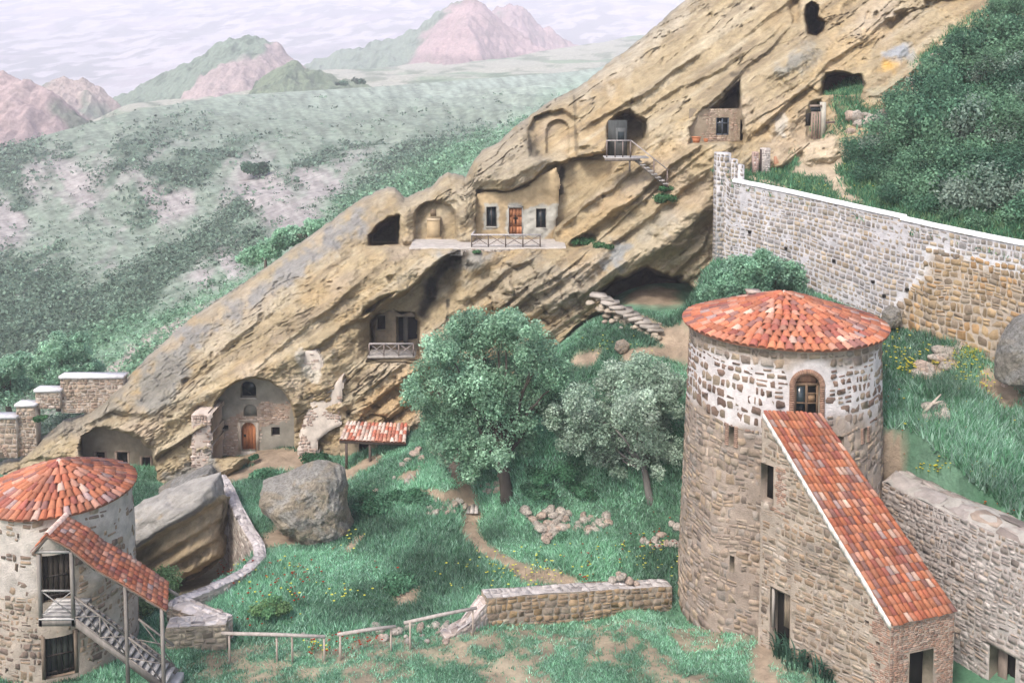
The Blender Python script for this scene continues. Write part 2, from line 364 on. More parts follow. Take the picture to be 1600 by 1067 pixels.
mb = MB(); mb.grid(HPf, cf, flip=False)
tag(mb.build('valley_hillside', M['hill'], loc=(0, 0, 0), smooth=True), kind='structure')
HSH = (HP, shr, scree, bright)

# ---------------- plateau and eroded hills beyond ----------------
def ridge(name, pts, Y, slope, col, mat, seed, rough=.05, wid=None, nx=420, ny=150, slopeb=None):
    """pts: crest as (px,py) seen at distance Y"""
    pts = np.array(pts, float); P = U(pts[:, 0], pts[:, 1], Y)
    xs = np.linspace(P[0, 0], P[-1, 0], nx); zc = np.interp(xs, P[:, 0], P[:, 2])
    k = np.ones(7)/7; zc = np.convolve(np.r_[[zc[0]]*3, zc, [zc[-1]]*3], k, 'valid')
    hgt = zc.max()+20; wd = wid or hgt/slope
    ys = np.linspace(-wd, wd*.8, ny); X, D = np.meshgrid(xs, ys)
    s = np.where(D < 0, slope, slopeb or slope)
    jag = fbm(X*.03, X*0+seed, 4, seed)*Y*rough*.07
    g = np.abs(fbm(X*34/Y+D*.3/Y*8, D*8/Y, 5, seed+1))*.75
    Z = zc[None, :]+jag*np.exp(-np.abs(D)/(.1*wd))-np.abs(D)*s*(1+.0*D)+(-g*Y*rough*.55)*sst(0, .25*wd, np.abs(D))+fbm(X*90/Y, D*90/Y, 4, seed+4)*Y*.007
    Z = np.maximum(Z, -58+0*Z)
    C = col(X, D, Z, xs, zc)
    mb = MB(); mb.grid(np.stack([X, Y+D, Z], -1), C)
    return tag(mb.build(name, mat, loc=(0, Y, 0), smooth=True), kind='structure')
def hc(green, soil, bias, seed, Y, dark=(.06, .10, .065)):
    def f(X, D, Z, xs, zc):
        q = fbm(X*14/Y, D*14/Y, 4, seed); band = fbm(Z*.12+q, X*2/Y, 3, seed+2)
        m = sst(-.12, .12, q+bias(X, D, Z)+.2*fbm(X*70/Y, D*70/Y, 3, seed+5))[..., None]
        b = (1+.35*band)[..., None]
        c = np.array(green)*(1-m)+np.array(soil)*b*m
        sh = sst(.12, .3, fbm(X*110/Y, D*110/Y, 3, seed+7))[..., None]*(1-m*.8)
        return np.clip(c*(1-sh*.55)+np.array(dark)*sh*.55, .01, 1)
    return f
GR, RED, PINK = (.20, .26, .20), (.42, .31, .31), (.42, .34, .33)
def pxof(X, Y): return 800+F*X/Y
# plateau: stepped pale grassland rows
pl_rows = [[(-150, 330, 430), (100, 230, 430), (200, 200, 430), (600, 165, 500), (900, 140, 600), (1400, 90, 850)], [(-150, 300, 620), (100, 215, 620), (200, 170, 620), (500, 135, 700), (800, 112, 800), (1100, 70, 1000), (1400, 60, 1100)],
           [(-150, 280, 850), (100, 210, 850), (200, 168, 850), (500, 112, 950), (800, 90, 1080), (1060, 48, 1300), (1400, 30, 1400)], [(-150, 280, 1100), (100, 215, 1100), (200, 175, 1100), (500, 125, 1250), (800, 100, 1400), (1060, 60, 1600), (1400, 45, 1700)]]
xs_ = np.linspace(-150, 1400, 400); px_, py_, pY = loft(pl_rows, xs_, 40); PP = U(px_, py_, pY); PP[..., 2] += fbm(PP[..., 0]*.012, PP[..., 1]*.02, 4, 71)*5
q = sst(.0, .25, fbm(px_*.01, py_*.16, 4, 72))[..., None]; q2 = sst(.1, .3, fbm(px_*.03, py_*.3, 4, 73))[..., None]
cc = np.array([.40, .40, .33])*(1-q)+np.array([.24, .31, .21])*q; cc = cc*(1-q2*.6)+np.array([.10, .15, .09])*q2*.6
mb = MB(); mb.grid(PP, cc); tag(mb.build('plateau', M['hill'], loc=(0, 0, 0), smooth=True), kind='structure')
ridge('red_hill', [(-400, 30), (-100, 70), (0, 112), (45, 128), (85, 145), (135, 192), (190, 250), (300, 330)], 460, .5, hc((.22, .24, .19), (.40, .31, .30), lambda X, D, Z: .5+0*X, 81, 460), M['hill'], 81, .014)
ridge('low_hill', [(20, 200), (60, 135), (95, 123), (130, 125), (160, 138), (185, 165), (230, 220)], 720, .5, hc(GR, (.38, .31, .28), lambda X, D, Z: sst(80, 140, pxof(X, 720))*.6-.3, 83, 720), M['hill'], 83, .016)
ridge('eroded_hill', [(90, 230), (130, 188), (165, 160), (200, 143), (255, 118), (300, 95), (345, 68), (375, 60), (400, 56), (425, 62), (445, 78), (475, 100), (510, 118), (560, 140), (620, 170)], 760, .42,
      hc(GR, PINK, lambda X, D, Z: sst(-60, 70, (pxof(X, 760)-395)-(D+40)*.5+(38-Z)*1.2)*1.3-.55, 85, 760), M['hill'], 85, .03)
ridge('green_hill', [(380, 180), (400, 130), (430, 108), (460, 100), (500, 112), (560, 130), (640, 160)], 640, .35, hc((.17, .22, .14), (.35, .3, .24), lambda X, D, Z: -.3+0*X, 87, 640), M['hill'], 87, .02)
ridge('peaked_hill', [(380, 130), (450, 112), (520, 88), (560, 72), (610, 58), (650, 42), (690, 16), (715, 6), (735, -4), (752, 0), (765, 14), (790, 38), (830, 62), (870, 82), (920, 100), (1000, 120)], 1150, .42,
      hc(GR, RED, lambda X, D, Z: sst(-90, 90, (pxof(X, 1150)-690)-D*.25+(70-Z)*1.0)*1.3-.6, 89, 1150), M['hill'], 89, .028)
ridge('far_hill', [(690, 90), (750, 30), (780, 12), (800, 8), (815, 12), (830, 30), (850, 46), (880, 60), (940, 90), (1000, 110)], 1500, .4, hc(GR, RED, lambda X, D, Z: sst(-50, 50, pxof(X, 1500)-810)*1.0-.4, 91, 1500), M['hill'], 91, .04)
# far mountain wall
xs = np.linspace(-3600, 3600, 1100); ys = np.linspace(0, 1, 300); X, T = np.meshgrid(xs, ys)
Yw = 1900+T*1900
Z = -40+T*420+(34*np.abs(fbm(X*.0022+T*1.3, T*3.2, 5, 95))-8*np.abs(fbm(X*.008+T*3.5, T*5, 4, 97)))*sst(0, .15, T)+5*fbm(X*.03, T*14, 4, 99)
mm = fbm(X*.005+T*7, T*11-X*.006, 5, 96); s1 = sst(-.05, .15, mm)[..., None]; s2 = sst(.04, .14, fbm(X*.013+T*16, T*30-X*.019, 5, 98))[..., None]
s3 = sst(.05, .12, fbm((X*.0016+T*2.2)*5, (T*9-X*.0018)*5, 4, 94))[..., None]
C = np.array([.17, .195, .19])*(1-s1)+np.array([.33, .305, .325])*s1; C = C*(1-s2*.85)+np.array([.52, .49, .51])*s2*.85; C = C*(1-s3*.35)+np.array([.22, .25, .24])*s3*.35
mb = MB(); mb.grid(np.stack([X, Yw, Z], -1), C); tag(mb.build('far_mountains', M['hill'], loc=(0, 0, 0), smooth=True), kind='structure')
# ---------------- haze ----------------
m = bpy.data.materials.new('haze'); m.use_nodes = True; t = m.node_tree; t.nodes.clear()
o_ = t.nodes.new('ShaderNodeOutputMaterial'); v_ = t.nodes.new('ShaderNodeVolumePrincipled'); v_.inputs['Color'].default_value = (.93, .90, 1, 1)
v_.inputs['Density'].default_value = .00045; v_.inputs['Anisotropy'].default_value = .0; t.links.new(v_.outputs[0], o_.inputs['Volume'])
mb = MB(); mb.box((-4000, -400, -62), (4000, 4200, 560)); ob = mb.build('haze', m, loc=(0, 0, 0)); tag(ob, 'pale lilac haze lying over the valley and the far hills', 'haze', kind='stuff')
# =====================================================================================================
# THE ROCK
# =====================================================================================================
TH = math.radians(35)
def ab(px, py): return px*math.cos(TH)-py*math.sin(TH), px*math.sin(TH)+py*math.cos(TH)
TOP = [(-60, 724), (0, 720), (30, 716), (50, 700), (72, 680), (100, 656), (130, 647), (160, 628), (190, 597), (230, 558), (300, 496), (350, 462), (400, 428), (450, 392), (500, 356), (560, 314), (590, 297), (606, 291), (617, 294), (632, 308), (650, 302), (675, 290), (688, 277), (700, 270), (715, 271),
       (728, 276), (740, 252), (752, 238), (780, 222), (812, 190), (840, 172), (870, 152), (900, 140), (918, 126), (960, 92), (1000, 62), (1050, 18), (1080, -6), (1130, -50), (1200, -110), (1260, -150), (1400, -150), (1520, -110), (1560, -40), (1640, 0), (1700, 20)]
BOT = [(-60, 800), (0, 800), (100, 800), (230, 812), (300, 800), (360, 775), (420, 745), (540, 750), (600, 735), (640, 705), (700, 670), (760, 640), (850, 600), (900, 575), (960, 545), (1020, 520), (1090, 510), (1140, 490), (1160, 440), (1200, 380), (1260, 330), (1300, 310), (1350, 280), (1400, 250), (1450, 220), (1540, 170), (1640, 140), (1700, 140)]
YC = [(0, 720, 62), (0, 760, 60.5), (100, 660, 62), (190, 600, 63), (750, 300, 70.2), (860, 300, 70.3), (110, 705, 60.8), (110, 730, 60.8), (240, 740, 59.5), (250, 640, 61.5), (330, 730, 59.8), (460, 715, 60.5), (390, 580, 61.5), (300, 500, 67), (400, 430, 69), (420, 520, 64), (540, 720, 61), (560, 620, 62),
      (520, 430, 67), (560, 560, 63.5), (500, 360, 72), (606, 295, 74), (620, 390, 69.5), (690, 385, 69.6), (760, 385, 69.8), (870, 385, 69.8), (700, 275, 73), (640, 480, 66.5), (620, 600, 63), (700, 600, 64), (740, 480, 66), (850, 420, 67.5), (850, 560, 64.5), (900, 520, 64.5),
      (745, 240, 75), (800, 300, 70.5), (860, 155, 79), (960, 95, 82), (1060, 5, 88), (960, 250, 71), (960, 180, 74), (1010, 430, 66), (1080, 380, 64.5), (1080, 470, 66), (1120, 250, 66), (1130, 150, 71), (1120, 330, 64), (1200, 230, 65), (1275, 210, 65.5), (1275, 130, 69), (1200, 60, 77),
      (1320, 130, 69), (1400, 120, 68), (1460, 110, 67), (1400, 40, 75), (1550, 20, 72), (1200, -60, 88), (1400, -100, 88), (1640, 40, 70), (900, 330, 69.5), (1160, 430, 64), (1000, 520, 64)]
YT = TPS([(a, b) for a, b, _ in YC], [c for *_, c in YC], .0005)
# strata profile
_r = rnd(11); _b = [-900]; _h = []
while _b[-1] < 1800: _b.append(_b[-1]+_r.choice([9, 14, 22, 34, 48])*(.7+.6*_r.rand())); _h.append(_r.randn()*.5)
_b = np.array(_b); _h = np.array(_h)
def strata(b):
    i = np.clip(np.searchsorted(_b, b)-1, 0, len(_h)-1); f = (b-_b[i])/(_b[i+1]-_b[i])
    # each bed bulges towards its lower edge and then undercuts
    nxt = _h[np.clip(i+1, 0, len(_h)-1)]
    return _h[i]+(nxt-_h[i])*sst(.9, 1, f)+.28*np.sin(np.clip(f, 0, 1)*math.pi)**.6
_b2 = np.cumsum(np.r_[-900, 3+rnd(5).rand(500)*8]); _h2 = rnd(6).randn(501)
def strata2(b):
    i = np.clip(np.searchsorted(_b2, b)-1, 0, len(_h2)-2); f = (b-_b2[i])/(_b2[i+1]-_b2[i]); return _h2[i]+(_h2[i+1]-_h2[i])*sst(.55, 1, f)
def arch(cx, yt, w, yb, k=.9, n=9):
    """round-headed opening"""
    h = w*k; P = [(cx-w, yb)]+[(cx-w*math.cos(a), yt+h-h*math.sin(a)) for a in np.linspace(0, math.pi, n)]+[(cx+w, yb)]; return P
CAVES = [ # polygon, depth m, edge px, noise px
    (arch(396, 590, 64, 716, .95), 3.2, 4, 1.5, 'n'),
    ([(122, 700), (126, 680), (150, 669), (180, 668), (215, 680), (240, 700), (246, 735), (244, 790), (140, 790), (135, 735)], 5.6, 6, 4, 'n'),
    ([(30, 722), (50, 715), (110, 715), (122, 728), (122, 752), (30, 752)], .9, 5, 5, 'n'),
    ([(38, 732), (45, 724), (56, 728), (58, 745), (36, 745)], .8, 3, 1, 'n'),
    (arch(680, 313, 34, 378, .8), 1.8, 3, .6, 'n'),
    ([(576, 384), (576, 366), (592, 350), (608, 339), (625, 336), (625, 384)], 6, 4, 2, 'd'),
    ([(745, 297), (762, 296), (790, 298), (812, 290), (835, 278), (852, 258), (905, 244), (950, 236), (975, 252), (940, 290), (900, 335), (868, 360), (868, 388), (740, 388)], 2.6, 5, 2.5, 'n'),
    ([(826, 246), (824, 205), (834, 182), (856, 172), (880, 172), (902, 186), (902, 246)], 1.5, 4, 3, 'n'),
    (arch(871, 185, 19, 242), 2.5, 3, 1, 'n'),
    ([(946, 252), (946, 196), (958, 180), (985, 172), (1010, 190), (1012, 218), (992, 236), (988, 254)], 6, 6, 4, 'd'),
    ([(1076, 226), (1077, 200), (1092, 184), (1120, 162), (1140, 140), (1156, 126), (1160, 150), (1158, 172), (1166, 196), (1164, 226)], 5, 6, 3, 'd'),
    ([(1257, 30), (1258, 8), (1268, 2), (1278, 10), (1280, 26), (1291, 34), (1286, 50), (1278, 62), (1262, 54)], 9, 5, 2, 'd'),
    ([(1231, 10), (1238, -4), (1256, -6), (1252, 20), (1248, 38), (1236, 42)], 1.2, 8, 3, 'n'),
    ([(1282, 150), (1281, 128), (1288, 112), (1308, 110), (1345, 118), (1352, 132), (1348, 148)], 6, 7, 3, 'd'),
    ([(1258, 200), (1258, 178), (1266, 160), (1282, 156), (1290, 172), (1288, 222), (1262, 222)], 1.4, 4, 2, 'n'),
    ([(1351, 32), (1352, 20), (1358, 15), (1361, 22), (1360, 33)], .7, 3, .5, 'n'), ([(1364, 31), (1365, 19), (1371, 15), (1374, 22), (1372, 31)], .8, 3, .5, 'n'),
    ([(1378, 62), (1380, 30), (1410, 14), (1450, 2), (1470, -20), (1560, -30), (1560, 6), (1470, 12), (1430, 26), (1400, 55)], 3, 16, 6, 'n'),
    ([(1440, 22), (1442, -2), (1462, -4), (1468, 16)], 1.5, 6, 2, 'n'),
    ([(926, 458), (952, 438), (985, 424), (1010, 410), (1030, 424), (1062, 432), (1086, 455), (1090, 492), (1000, 490), (960, 476)], 9, 8, 5, 'd'),
    ([(574, 566), (578, 505), (586, 492), (620, 486), (650, 490), (657, 505), (657, 566)], 4.5, 5, 3, 'n'),
    ([(562, 496), (566, 480), (590, 463), (622, 455), (600, 476), (585, 494)], 2.2, 8, 2, 'd'),
    ([(600, 486), (650, 440), (690, 402), (722, 392), (732, 402), (706, 432), (680, 462), (668, 492), (640, 492)], 1.9, 18, 4, 'n'),
    ([(900, 378), (914, 366), (930, 366), (934, 378)], 1.8, 5, 1, 'd'),
    ([(535, 735), (535, 690), (560, 672), (640, 668), (660, 700), (640, 735)], 1.8, 5, 2, 'n'),
    ([(664, 468), (668, 448), (678, 447), (682, 468)], .8, 6, 1, 'd'), ([(696, 506), (697, 480), (702, 480), (702, 506)], .5, 4, 0, 'd'),
    ([(740, 190), (776, 205), (790, 215), (800, 222), (796, 226), (770, 222)], 0.0, 8, 0, 'n'),
]
BUMPS = [ # protruding masses: polygon, metres towards the viewer, edge px
    ([(735, 292), (736, 255), (760, 225), (812, 188), (838, 210), (850, 250), (836, 266), (812, 282), (790, 291), (745, 292)], 1.3, 12),
    ([(560, 384), (540, 420), (480, 500), (560, 505), (640, 450), (715, 396), (722, 389), (570, 386)], 1.0, 16),
    ([(640, 392), (880, 386), (960, 398), (930, 440), (920, 470), (860, 500), (800, 470), (760, 430)], 1.0, 20),
    ([(890, 480), (925, 440), (1000, 370), (1100, 300), (1120, 330), (1060, 400), (1010, 408), (950, 436)], 1.3, 20),
    ([(1190, 118), (1245, 62), (1280, 70), (1275, 92), (1230, 116), (1200, 128)], 1.2, 18),
    ([(900, 180), (990, 100), (1090, 40), (1160, 40), (1100, 90), (1010, 165), (960, 172), (905, 215)], .9, 30),
    ([(1360, 150), (1400, 120), (1440, 90), (1448, 98), (1400, 140), (1370, 156)], .9, 10), ([(1375, 98), (1385, 72), (1415, 66), (1425, 78), (1410, 100)], 1.0, 14),
    ([(180, 745), (300, 650), (480, 560), (540, 520), (500, 520), (300, 590), (200, 640)], .7, 20),
    ([(285, 740), (400, 700), (360, 760), (250, 800), (210, 800)], 1.2, 20),
    ([(612, 318), (640, 312), (645, 382), (626, 384)], .7, 8), ([(712, 300), (738, 296), (742, 382), (716, 382)], .6, 8),
    ([(870, 380), (960, 300), (1100, 210), (1110, 230), (980, 330), (900, 390)], .5, 20),
    ([(1240, 262), (1262, 215), (1310, 212), (1330, 240), (1300, 262)], 1.6, 20), ([(1200, 262), (1250, 224), (1262, 206), (1278, 200), (1258, 240), (1222, 268)], 1.3, 12)]
def smooth1(a, n):
    k = np.ones(n)/n
    for ax in (0, 1): a = np.apply_along_axis(lambda v: np.convolve(np.pad(v, n//2, 'edge'), k, 'valid')[:len(v)], ax, a)
    return a
def relief(px, py):
    a, b = ab(px, py)
    w = fbm(a*.0035, b*.006, 3, 101)*34+fbm(a*.02, b*.03, 3, 102)*3
    bw = b+w
    amp = np.clip(.42+1.3*fbm(a*.005, b*.012, 3, 103), .08, 1.2)
    # smoother great slab at lower left, blocky beds at centre right
    slab = sst(-30, 40, polysd([(150, 640), (300, 500), (620, 300), (620, 390), (560, 500), (480, 560), (350, 640), (200, 760)], px, py))
    amp = amp*(1-.72*slab)
    blk = sst(-15, 25, polysd([(720, 480), (800, 400), (930, 420), (930, 480), (870, 540), (760, 560)], px, py))
    blk = np.maximum(blk, sst(-15, 25, polysd([(540, 700), (540, 640), (600, 590), (680, 540), (700, 640), (640, 660)], px, py)))
    blk = np.maximum(blk, sst(-15, 25, polysd([(1080, 250), (1180, 200), (1220, 110), (1280, 70), (1290, 150), (1240, 190), (1130, 260)], px, py))*.8)
    r = -strata(bw)*.25*amp*(1+.6*blk)
    r += -strata2(bw+fbm(a*.02, b*.05, 3, 105)*5)*.03*(.35+amp)*(1+2.2*blk)
    # joints across the beds
    ca = a+fbm(a*.01, b*.03, 3, 106)*26; cell = np.floor(ca/38+np.floor(bw/26)*.37)
    hh = _T[cell.astype(int) & 255, np.floor(bw/26).astype(int) & 255]-.5
    fr = ca/38+np.floor(bw/26)*.37-cell; edge = np.minimum(fr, 1-fr)*38
    r += blk*(-hh*.7+.35*np.exp(-(edge/2.2)**2))
    cr = np.abs(fbm(a*.008, bw*.05, 4, 107)); r += .55*np.exp(-(cr/.013)**2)*sst(.15, .4, fbm(a*.006, b*.012, 2, 108)+.05)*(1-.5*slab)
    r += fbm(px*.009, py*.012, 4, 109)*1.7*(1-.5*slab)+fbm(a*.01, b*.03, 3, 112)*.7*(1-.6*slab)
    r += fbm(px*.06, py*.06, 4, 110)*.32*(1-.3*slab)+np.abs(fbm(px*.16, py*.16, 3, 111))*.2
    # pits
    pt = vn(px*.09, py*.11, 120)*vn(px*.05, py*.05, 121); r += .45*sst(.62, .8, pt)
    return r
def cavemask(px, py):
    d = np.zeros(px.shape); dk = np.zeros(px.shape)
    nz = fbm(px*.07, py*.07, 3, 131)*1.3
    for P, dep, e, nn, kd in CAVES:
        Pa = np.array(P); x0, y0 = Pa.min(0)-40; x1, y1 = Pa.max(0)+40
        k = (px > x0) & (px < x1) & (py > y0) & (py < y1)
        if not k.any(): continue
        s = polysd(P, px[k], py[k])+nz[k]*nn
        mk = sst(-1, e, s); d[k] = np.maximum(d[k], dep*mk); dk[k] = np.maximum(dk[k], mk)
    return d, dk
xs = np.arange(-60, 1700.1, 2.0); ny = 400
tp = np.interp(xs, *np.array(TOP, float).T); bt = np.interp(xs, *np.array(BOT, float).T)
tp = tp+fbm(xs*.05, xs*0, 4, 133)*3.5+fbm(xs*.25, xs*0, 2, 134)*1.2
tt = np.linspace(0, 1, ny)[:, None]
PX = np.broadcast_to(xs, (ny, len(xs))).copy(); PY_ = tp[None]*(1-tt)+bt[None]*tt
base = YT(PX, PY_)
rl = relief(PX, PY_); cv, cm = cavemask(PX, PY_)
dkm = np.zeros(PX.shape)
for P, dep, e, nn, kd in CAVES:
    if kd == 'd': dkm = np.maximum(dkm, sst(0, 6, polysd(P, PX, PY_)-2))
bmp = np.zeros(PX.shape)
for P, hgt, e in BUMPS:
    bmp = bmp+hgt*sst(-e*.25, e, polysd(P, PX, PY_)+fbm(PX*.03, PY_*.03, 3, 140)*6)
dt = PY_-tp[None]; a_, b_ = ab(PX, PY_)
LIPS = [([(562, 502), (600, 472), (650, 440), (690, 405), (724, 390)], 2.4, 75), ([(1075, 190), (1120, 152), (1165, 105), (1240, 40)], 1.0, 34), ([(985, 190), (1040, 150), (1100, 118), (1170, 82), (1235, 30)], .8, 30),
        ([(875, 388), (930, 352), (1040, 268), (1112, 215)], 1.1, 36), ([(866, 362), (905, 330), (960, 292), (1015, 250)], .7, 22), ([(200, 752), (250, 712), (295, 680), (335, 655)], 1.1, 30), ([(545, 665), (600, 612), (690, 556)], .9, 24), ([(540, 636), (590, 596), (650, 552)], .6, 16),
        ([(556, 700), (620, 640), (700, 585)], .8, 20), ([(760, 524), (830, 462), (905, 418)], .8, 22), ([(730, 470), (790, 424), (850, 395)], .6, 18), ([(866, 545), (930, 488), (1000, 436), (1030, 410)], 1.5, 26), ([(1182, 202), (1240, 152), (1300, 92), (1420, 8)], .9, 26),
        ([(1290, 104), (1340, 70), (1450, 8)], .6, 20), ([(120, 668), (180, 640), (245, 652)], .6, 30), ([(400, 575), (500, 490), (600, 412)], .4, 30), ([(905, 205), (948, 176), (1020, 140), (1100, 76)], .8, 26), ([(836, 262), (880, 232), (945, 228)], .8, 20), ([(940, 395), (1010, 340), (1110, 268)], .6, 22), ([(1040, 440), (1100, 380), (1118, 330)], .8, 20),
        ([(470, 560), (540, 505), (570, 490)], .5, 22), ([(1120, 250), (1200, 190), (1260, 130)], .6, 20), ([(1160, 60), (1240, 0), (1300, -50)], .7, 26), ([(1000, 120), (1100, 40), (1180, -30)], .5, 26), ([(300, 590), (380, 520), (470, 450)], .25, 24)]
def lip(L, A, D):
    L = np.array(L, float); wx = fbm(PX*.02, PY_*.02, 3, 171)*7+fbm(PX*.08, PY_*.08, 2, 172)*2.5; x0, x1 = L[0, 0], L[-1, 0]
    yl = np.interp(PX, L[:, 0], L[:, 1])+wx; d = (PY_-yl)*.8; e = sst(x0-4, x0+26, PX)*sst(x1+4, x1-26, PX)
    return A*e*(sst(0, 4.5, d)*(1-sst(D*.25, D, d))-.45*np.exp(-(np.minimum(d, 0)/9)**2)*(d < 0))
lipd = sum(lip(q[0], q[1]*(.66 if i_ else 1.1), q[2]) for i_, q in enumerate(LIPS))
fine = fbm(PX*.3, PY_*.3, 3, 173)*.12+fbm(a_*.08, b_*.3, 3, 174)*.07+fbm(PX*.05, PY_*.06, 4, 175)*.35
YY = base+(rl+lipd+fine)*(1-.75*cm)+cv-bmp+2.6*np.exp(-np.maximum(dt, 0)/7.)+1.0*np.exp(-np.maximum(dt, 0)/30.)
# ledge below the terrace: rock under y=388 stands forward of the house wall
led = sst(384, 391, PY_+fbm(PX*.05, PX*0, 2, 141)*2)*sst(560, 600, PX)*sst(990, 900, PX)*sst(620, 420, PY_)
YY -= led*2.1
led2 = sst(246, 252, PY_)*sst(800, 830, PX)*sst(1080, 1000, PX)*sst(420, 250, PY_); YY -= led2*.7
led3 = sst(222, 227, PY_)*sst(1050, 1072, PX)*sst(1230, 1180, PX)*sst(330, 240, PY_); YY -= led3*1.0
led4 = sst(556, 563, PY_)*sst(560, 575, PX)*sst(700, 660, PX)*sst(680, 570, PY_); YY -= led4*.9
RP = U(PX, PY_, YY)
# ---- colour masks -> vertex colour
a, b = ab(PX, PY_)
n1 = fbm(PX*.015, PY_*.015, 4, 151); n2 = fbm(PX*.07, PY_*.07, 4, 152); n3 = fbm(a*.006, b*.06, 4, 153)
tan = np.array([.435, .345, .215]); ochre = np.array([.45, .325, .175]); pale = np.array([.52, .45, .335]); brown = np.array([.24, .185, .125])
C = tan+0*PX[..., None]
def bl(C, col, m): m = np.clip(m, 0, 1)[..., None]; return C*(1-m)+np.array(col)*m
C = bl(C, ochre, sst(0, .4, n1+.5*n3)*.7); C = bl(C, pale, sst(.0, .4, n3-.2*n1)*.6); C = bl(C, brown, sst(.1, .45, fbm(a*.012, b*.09, 4, 155))*.55)
C = bl(C, (.52, .42, .33), sst(.1, .4, fbm(a*.01, b*.014, 3, 158))*.45)
# lichen and grey weathering: crest skin, great slab, boulders
lm = np.exp(-np.maximum(dt, 0)/(9+6*n1))*1.0
lm = np.maximum(lm, sst(-30, 20, polysd([(190, 600), (330, 480), (560, 325), (600, 300), (590, 340), (480, 420), (380, 500), (270, 580), (215, 640), (180, 650)], PX, PY_)+n1*26+n2*22)*.5)
grey = (.29, .275, .25); blue = (.285, .275, .27)
C = bl(C, grey, lm*.95*sst(-.5, .1, n2+.15))
for P, st, cl in [([(280, 520), (330, 500), (460, 400), (530, 350), (560, 330), (570, 352), (500, 400), (430, 450), (330, 520), (285, 560)], 1.0, blue), ([(215, 590), (255, 560), (290, 540), (300, 575), (260, 640), (225, 650)], .9, (.26, .25, .23)),
              ([(40, 690), (100, 640), (190, 595), (190, 640), (170, 665), (110, 680)], .85, (.28, .25, .21)), ([(735, 290), (738, 250), (812, 190), (850, 250), (812, 290)], .55, (.36, .32, .26)),
              ([(1210, 110), (1250, 72), (1285, 80), (1265, 100), (1215, 124)], .8, (.3, .3, .28)), ([(1376, 92), (1390, 68), (1416, 66), (1420, 84), (1400, 98)], 1, (.36, .38, .42)), ([(690, 402), (740, 390), (760, 400), (735, 425)], .9, (.34, .33, .31)),
              ([(730, 440), (830, 400), (930, 430), (920, 480), (880, 500), (780, 470)], .45, (.36, .34, .29)), ([(935, 410), (965, 380), (985, 385), (965, 412), (942, 420)], 1, (.3, .31, .32)), ([(200, 800), (330, 690), (340, 740), (250, 790)], 1, (.30, .285, .26)),
              ([(990, 370), (1040, 330), (1060, 350), (1000, 380)], .6, (.34, .32, .28)), ([(1360, 150), (1440, 90), (1446, 100), (1372, 156)], .6, (.33, .32, .24)), ([(900, 140), (1080, 0), (1110, -10), (1060, 50), (960, 130), (905, 165)], .5, (.45, .40, .33)),
              ([(620, 300), (735, 275), (738, 330), (715, 380), (708, 320), (680, 300), (650, 318), (630, 330)], .45, (.36, .31, .24))]:
    C = bl(C, cl, st*sst(-10, 10, polysd(P, PX, PY_)+n2*22+n1*10))
for P, cl, st in [([(1370, 112), (1380, 92), (1405, 98), (1400, 116)], (.62, .38, .1), 1.0), ([(875, 370), (960, 300), (990, 310), (920, 370)], (.5, .34, .16), .5), ([(540, 700), (560, 640), (640, 560), (690, 580), (650, 660)], (.52, .33, .14), .5), ([(480, 600), (540, 590), (530, 640), (535, 700), (490, 700)], (.5, .36, .2), .6),
                  ([(1130, 230), (1260, 130), (1300, 60), (1420, 30), (1330, 110), (1200, 220)], (.52, .37, .18), .5), ([(1255, 225), (1300, 215), (1330, 238), (1300, 265), (1230, 270)], (.62, .5, .36), .9), ([(1080, 160), (1060, 220), (1180, 240), (1110, 260), (1020, 250)], (.48, .36, .2), .6)]:
    C = bl(C, cl, st*sst(-8, 10, polysd(P, PX, PY_)+n2*12))
# soot and seep streaks
for L, wd, st in [([(722, 394), (690, 420), (672, 450), (668, 470), (660, 490)], 13, .9), ([(675, 440), (670, 472)], 9, 1), ([(699, 470), (699, 498)], 2.5, .9), ([(878, 262), (874, 288), (868, 310)], 6, .85), ([(878, 262), (876, 300)], 3.5, .8), ([(1150, 130), (1135, 150)], 9, .7),
                  ([(822, 215), (836, 240)], 7, .55), ([(1145, 118), (1170, 110)], 5, .6), ([(897, 150), (900, 235)], 2.5, .5)]:
    C = bl(C, (.045, .042, .04), st*(1-sst(wd*.3, wd*1.2, linedist(L, PX, PY_)+n2*5)))
# whitewashed and plastered scraps
for P in [[(462, 552), (472, 546), (492, 550), (502, 562), (498, 600), (484, 600), (472, 578), (464, 566)], [(1208, 184), (1222, 180), (1230, 195), (1226, 215), (1208, 220)], [(850, 320), (872, 318), (866, 346), (852, 362)]]:
    C = bl(C, (.62, .57, .5), sst(-2, 3, polysd(P, PX, PY_)+n2*9)*.8)
C = bl(C, (.10, .085, .065), sst(.75, 1, dkm)*.75)  # deep cave interiors darkened: their shade is put into the colour
C = (C*.88+C.mean(-1, keepdims=True)*.12)*np.array([.93, .92, .865]); C = np.clip(C*(1+.16*n2+.06*n3)[..., None], .02, .9)
nb = 14; bk = []
for k in range(1, nb+1):
    d = 1.8*k**1.25; q = RP[0].copy(); q[:, 1] += d; q[:, 2] -= d*.95-.8*fbm(xs*.02+k, xs*0+k*.3, 3, 161); bk.append(q)
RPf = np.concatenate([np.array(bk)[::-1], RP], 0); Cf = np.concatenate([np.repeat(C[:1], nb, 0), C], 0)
m, t, bs = newmat('sandstone'); p = geo(t)
ps = mapping(t, mapping(t, p, rot=(0, -TH*-1, 0)), scale=(.35, .6, 1.9))      # bedding planes dip with the ridge
f1 = noise(t, 1.1, 8, .65, ps, .4); f2 = noise(t, 1.6, 8, .7, p); f3 = noise(t, 9, 5, .7, p)
c = mix(t, 1, attr(t), ramp(t, f1, [(.28, .78), (.5, 1.0), (.72, 1.13)]), 'MULTIPLY')
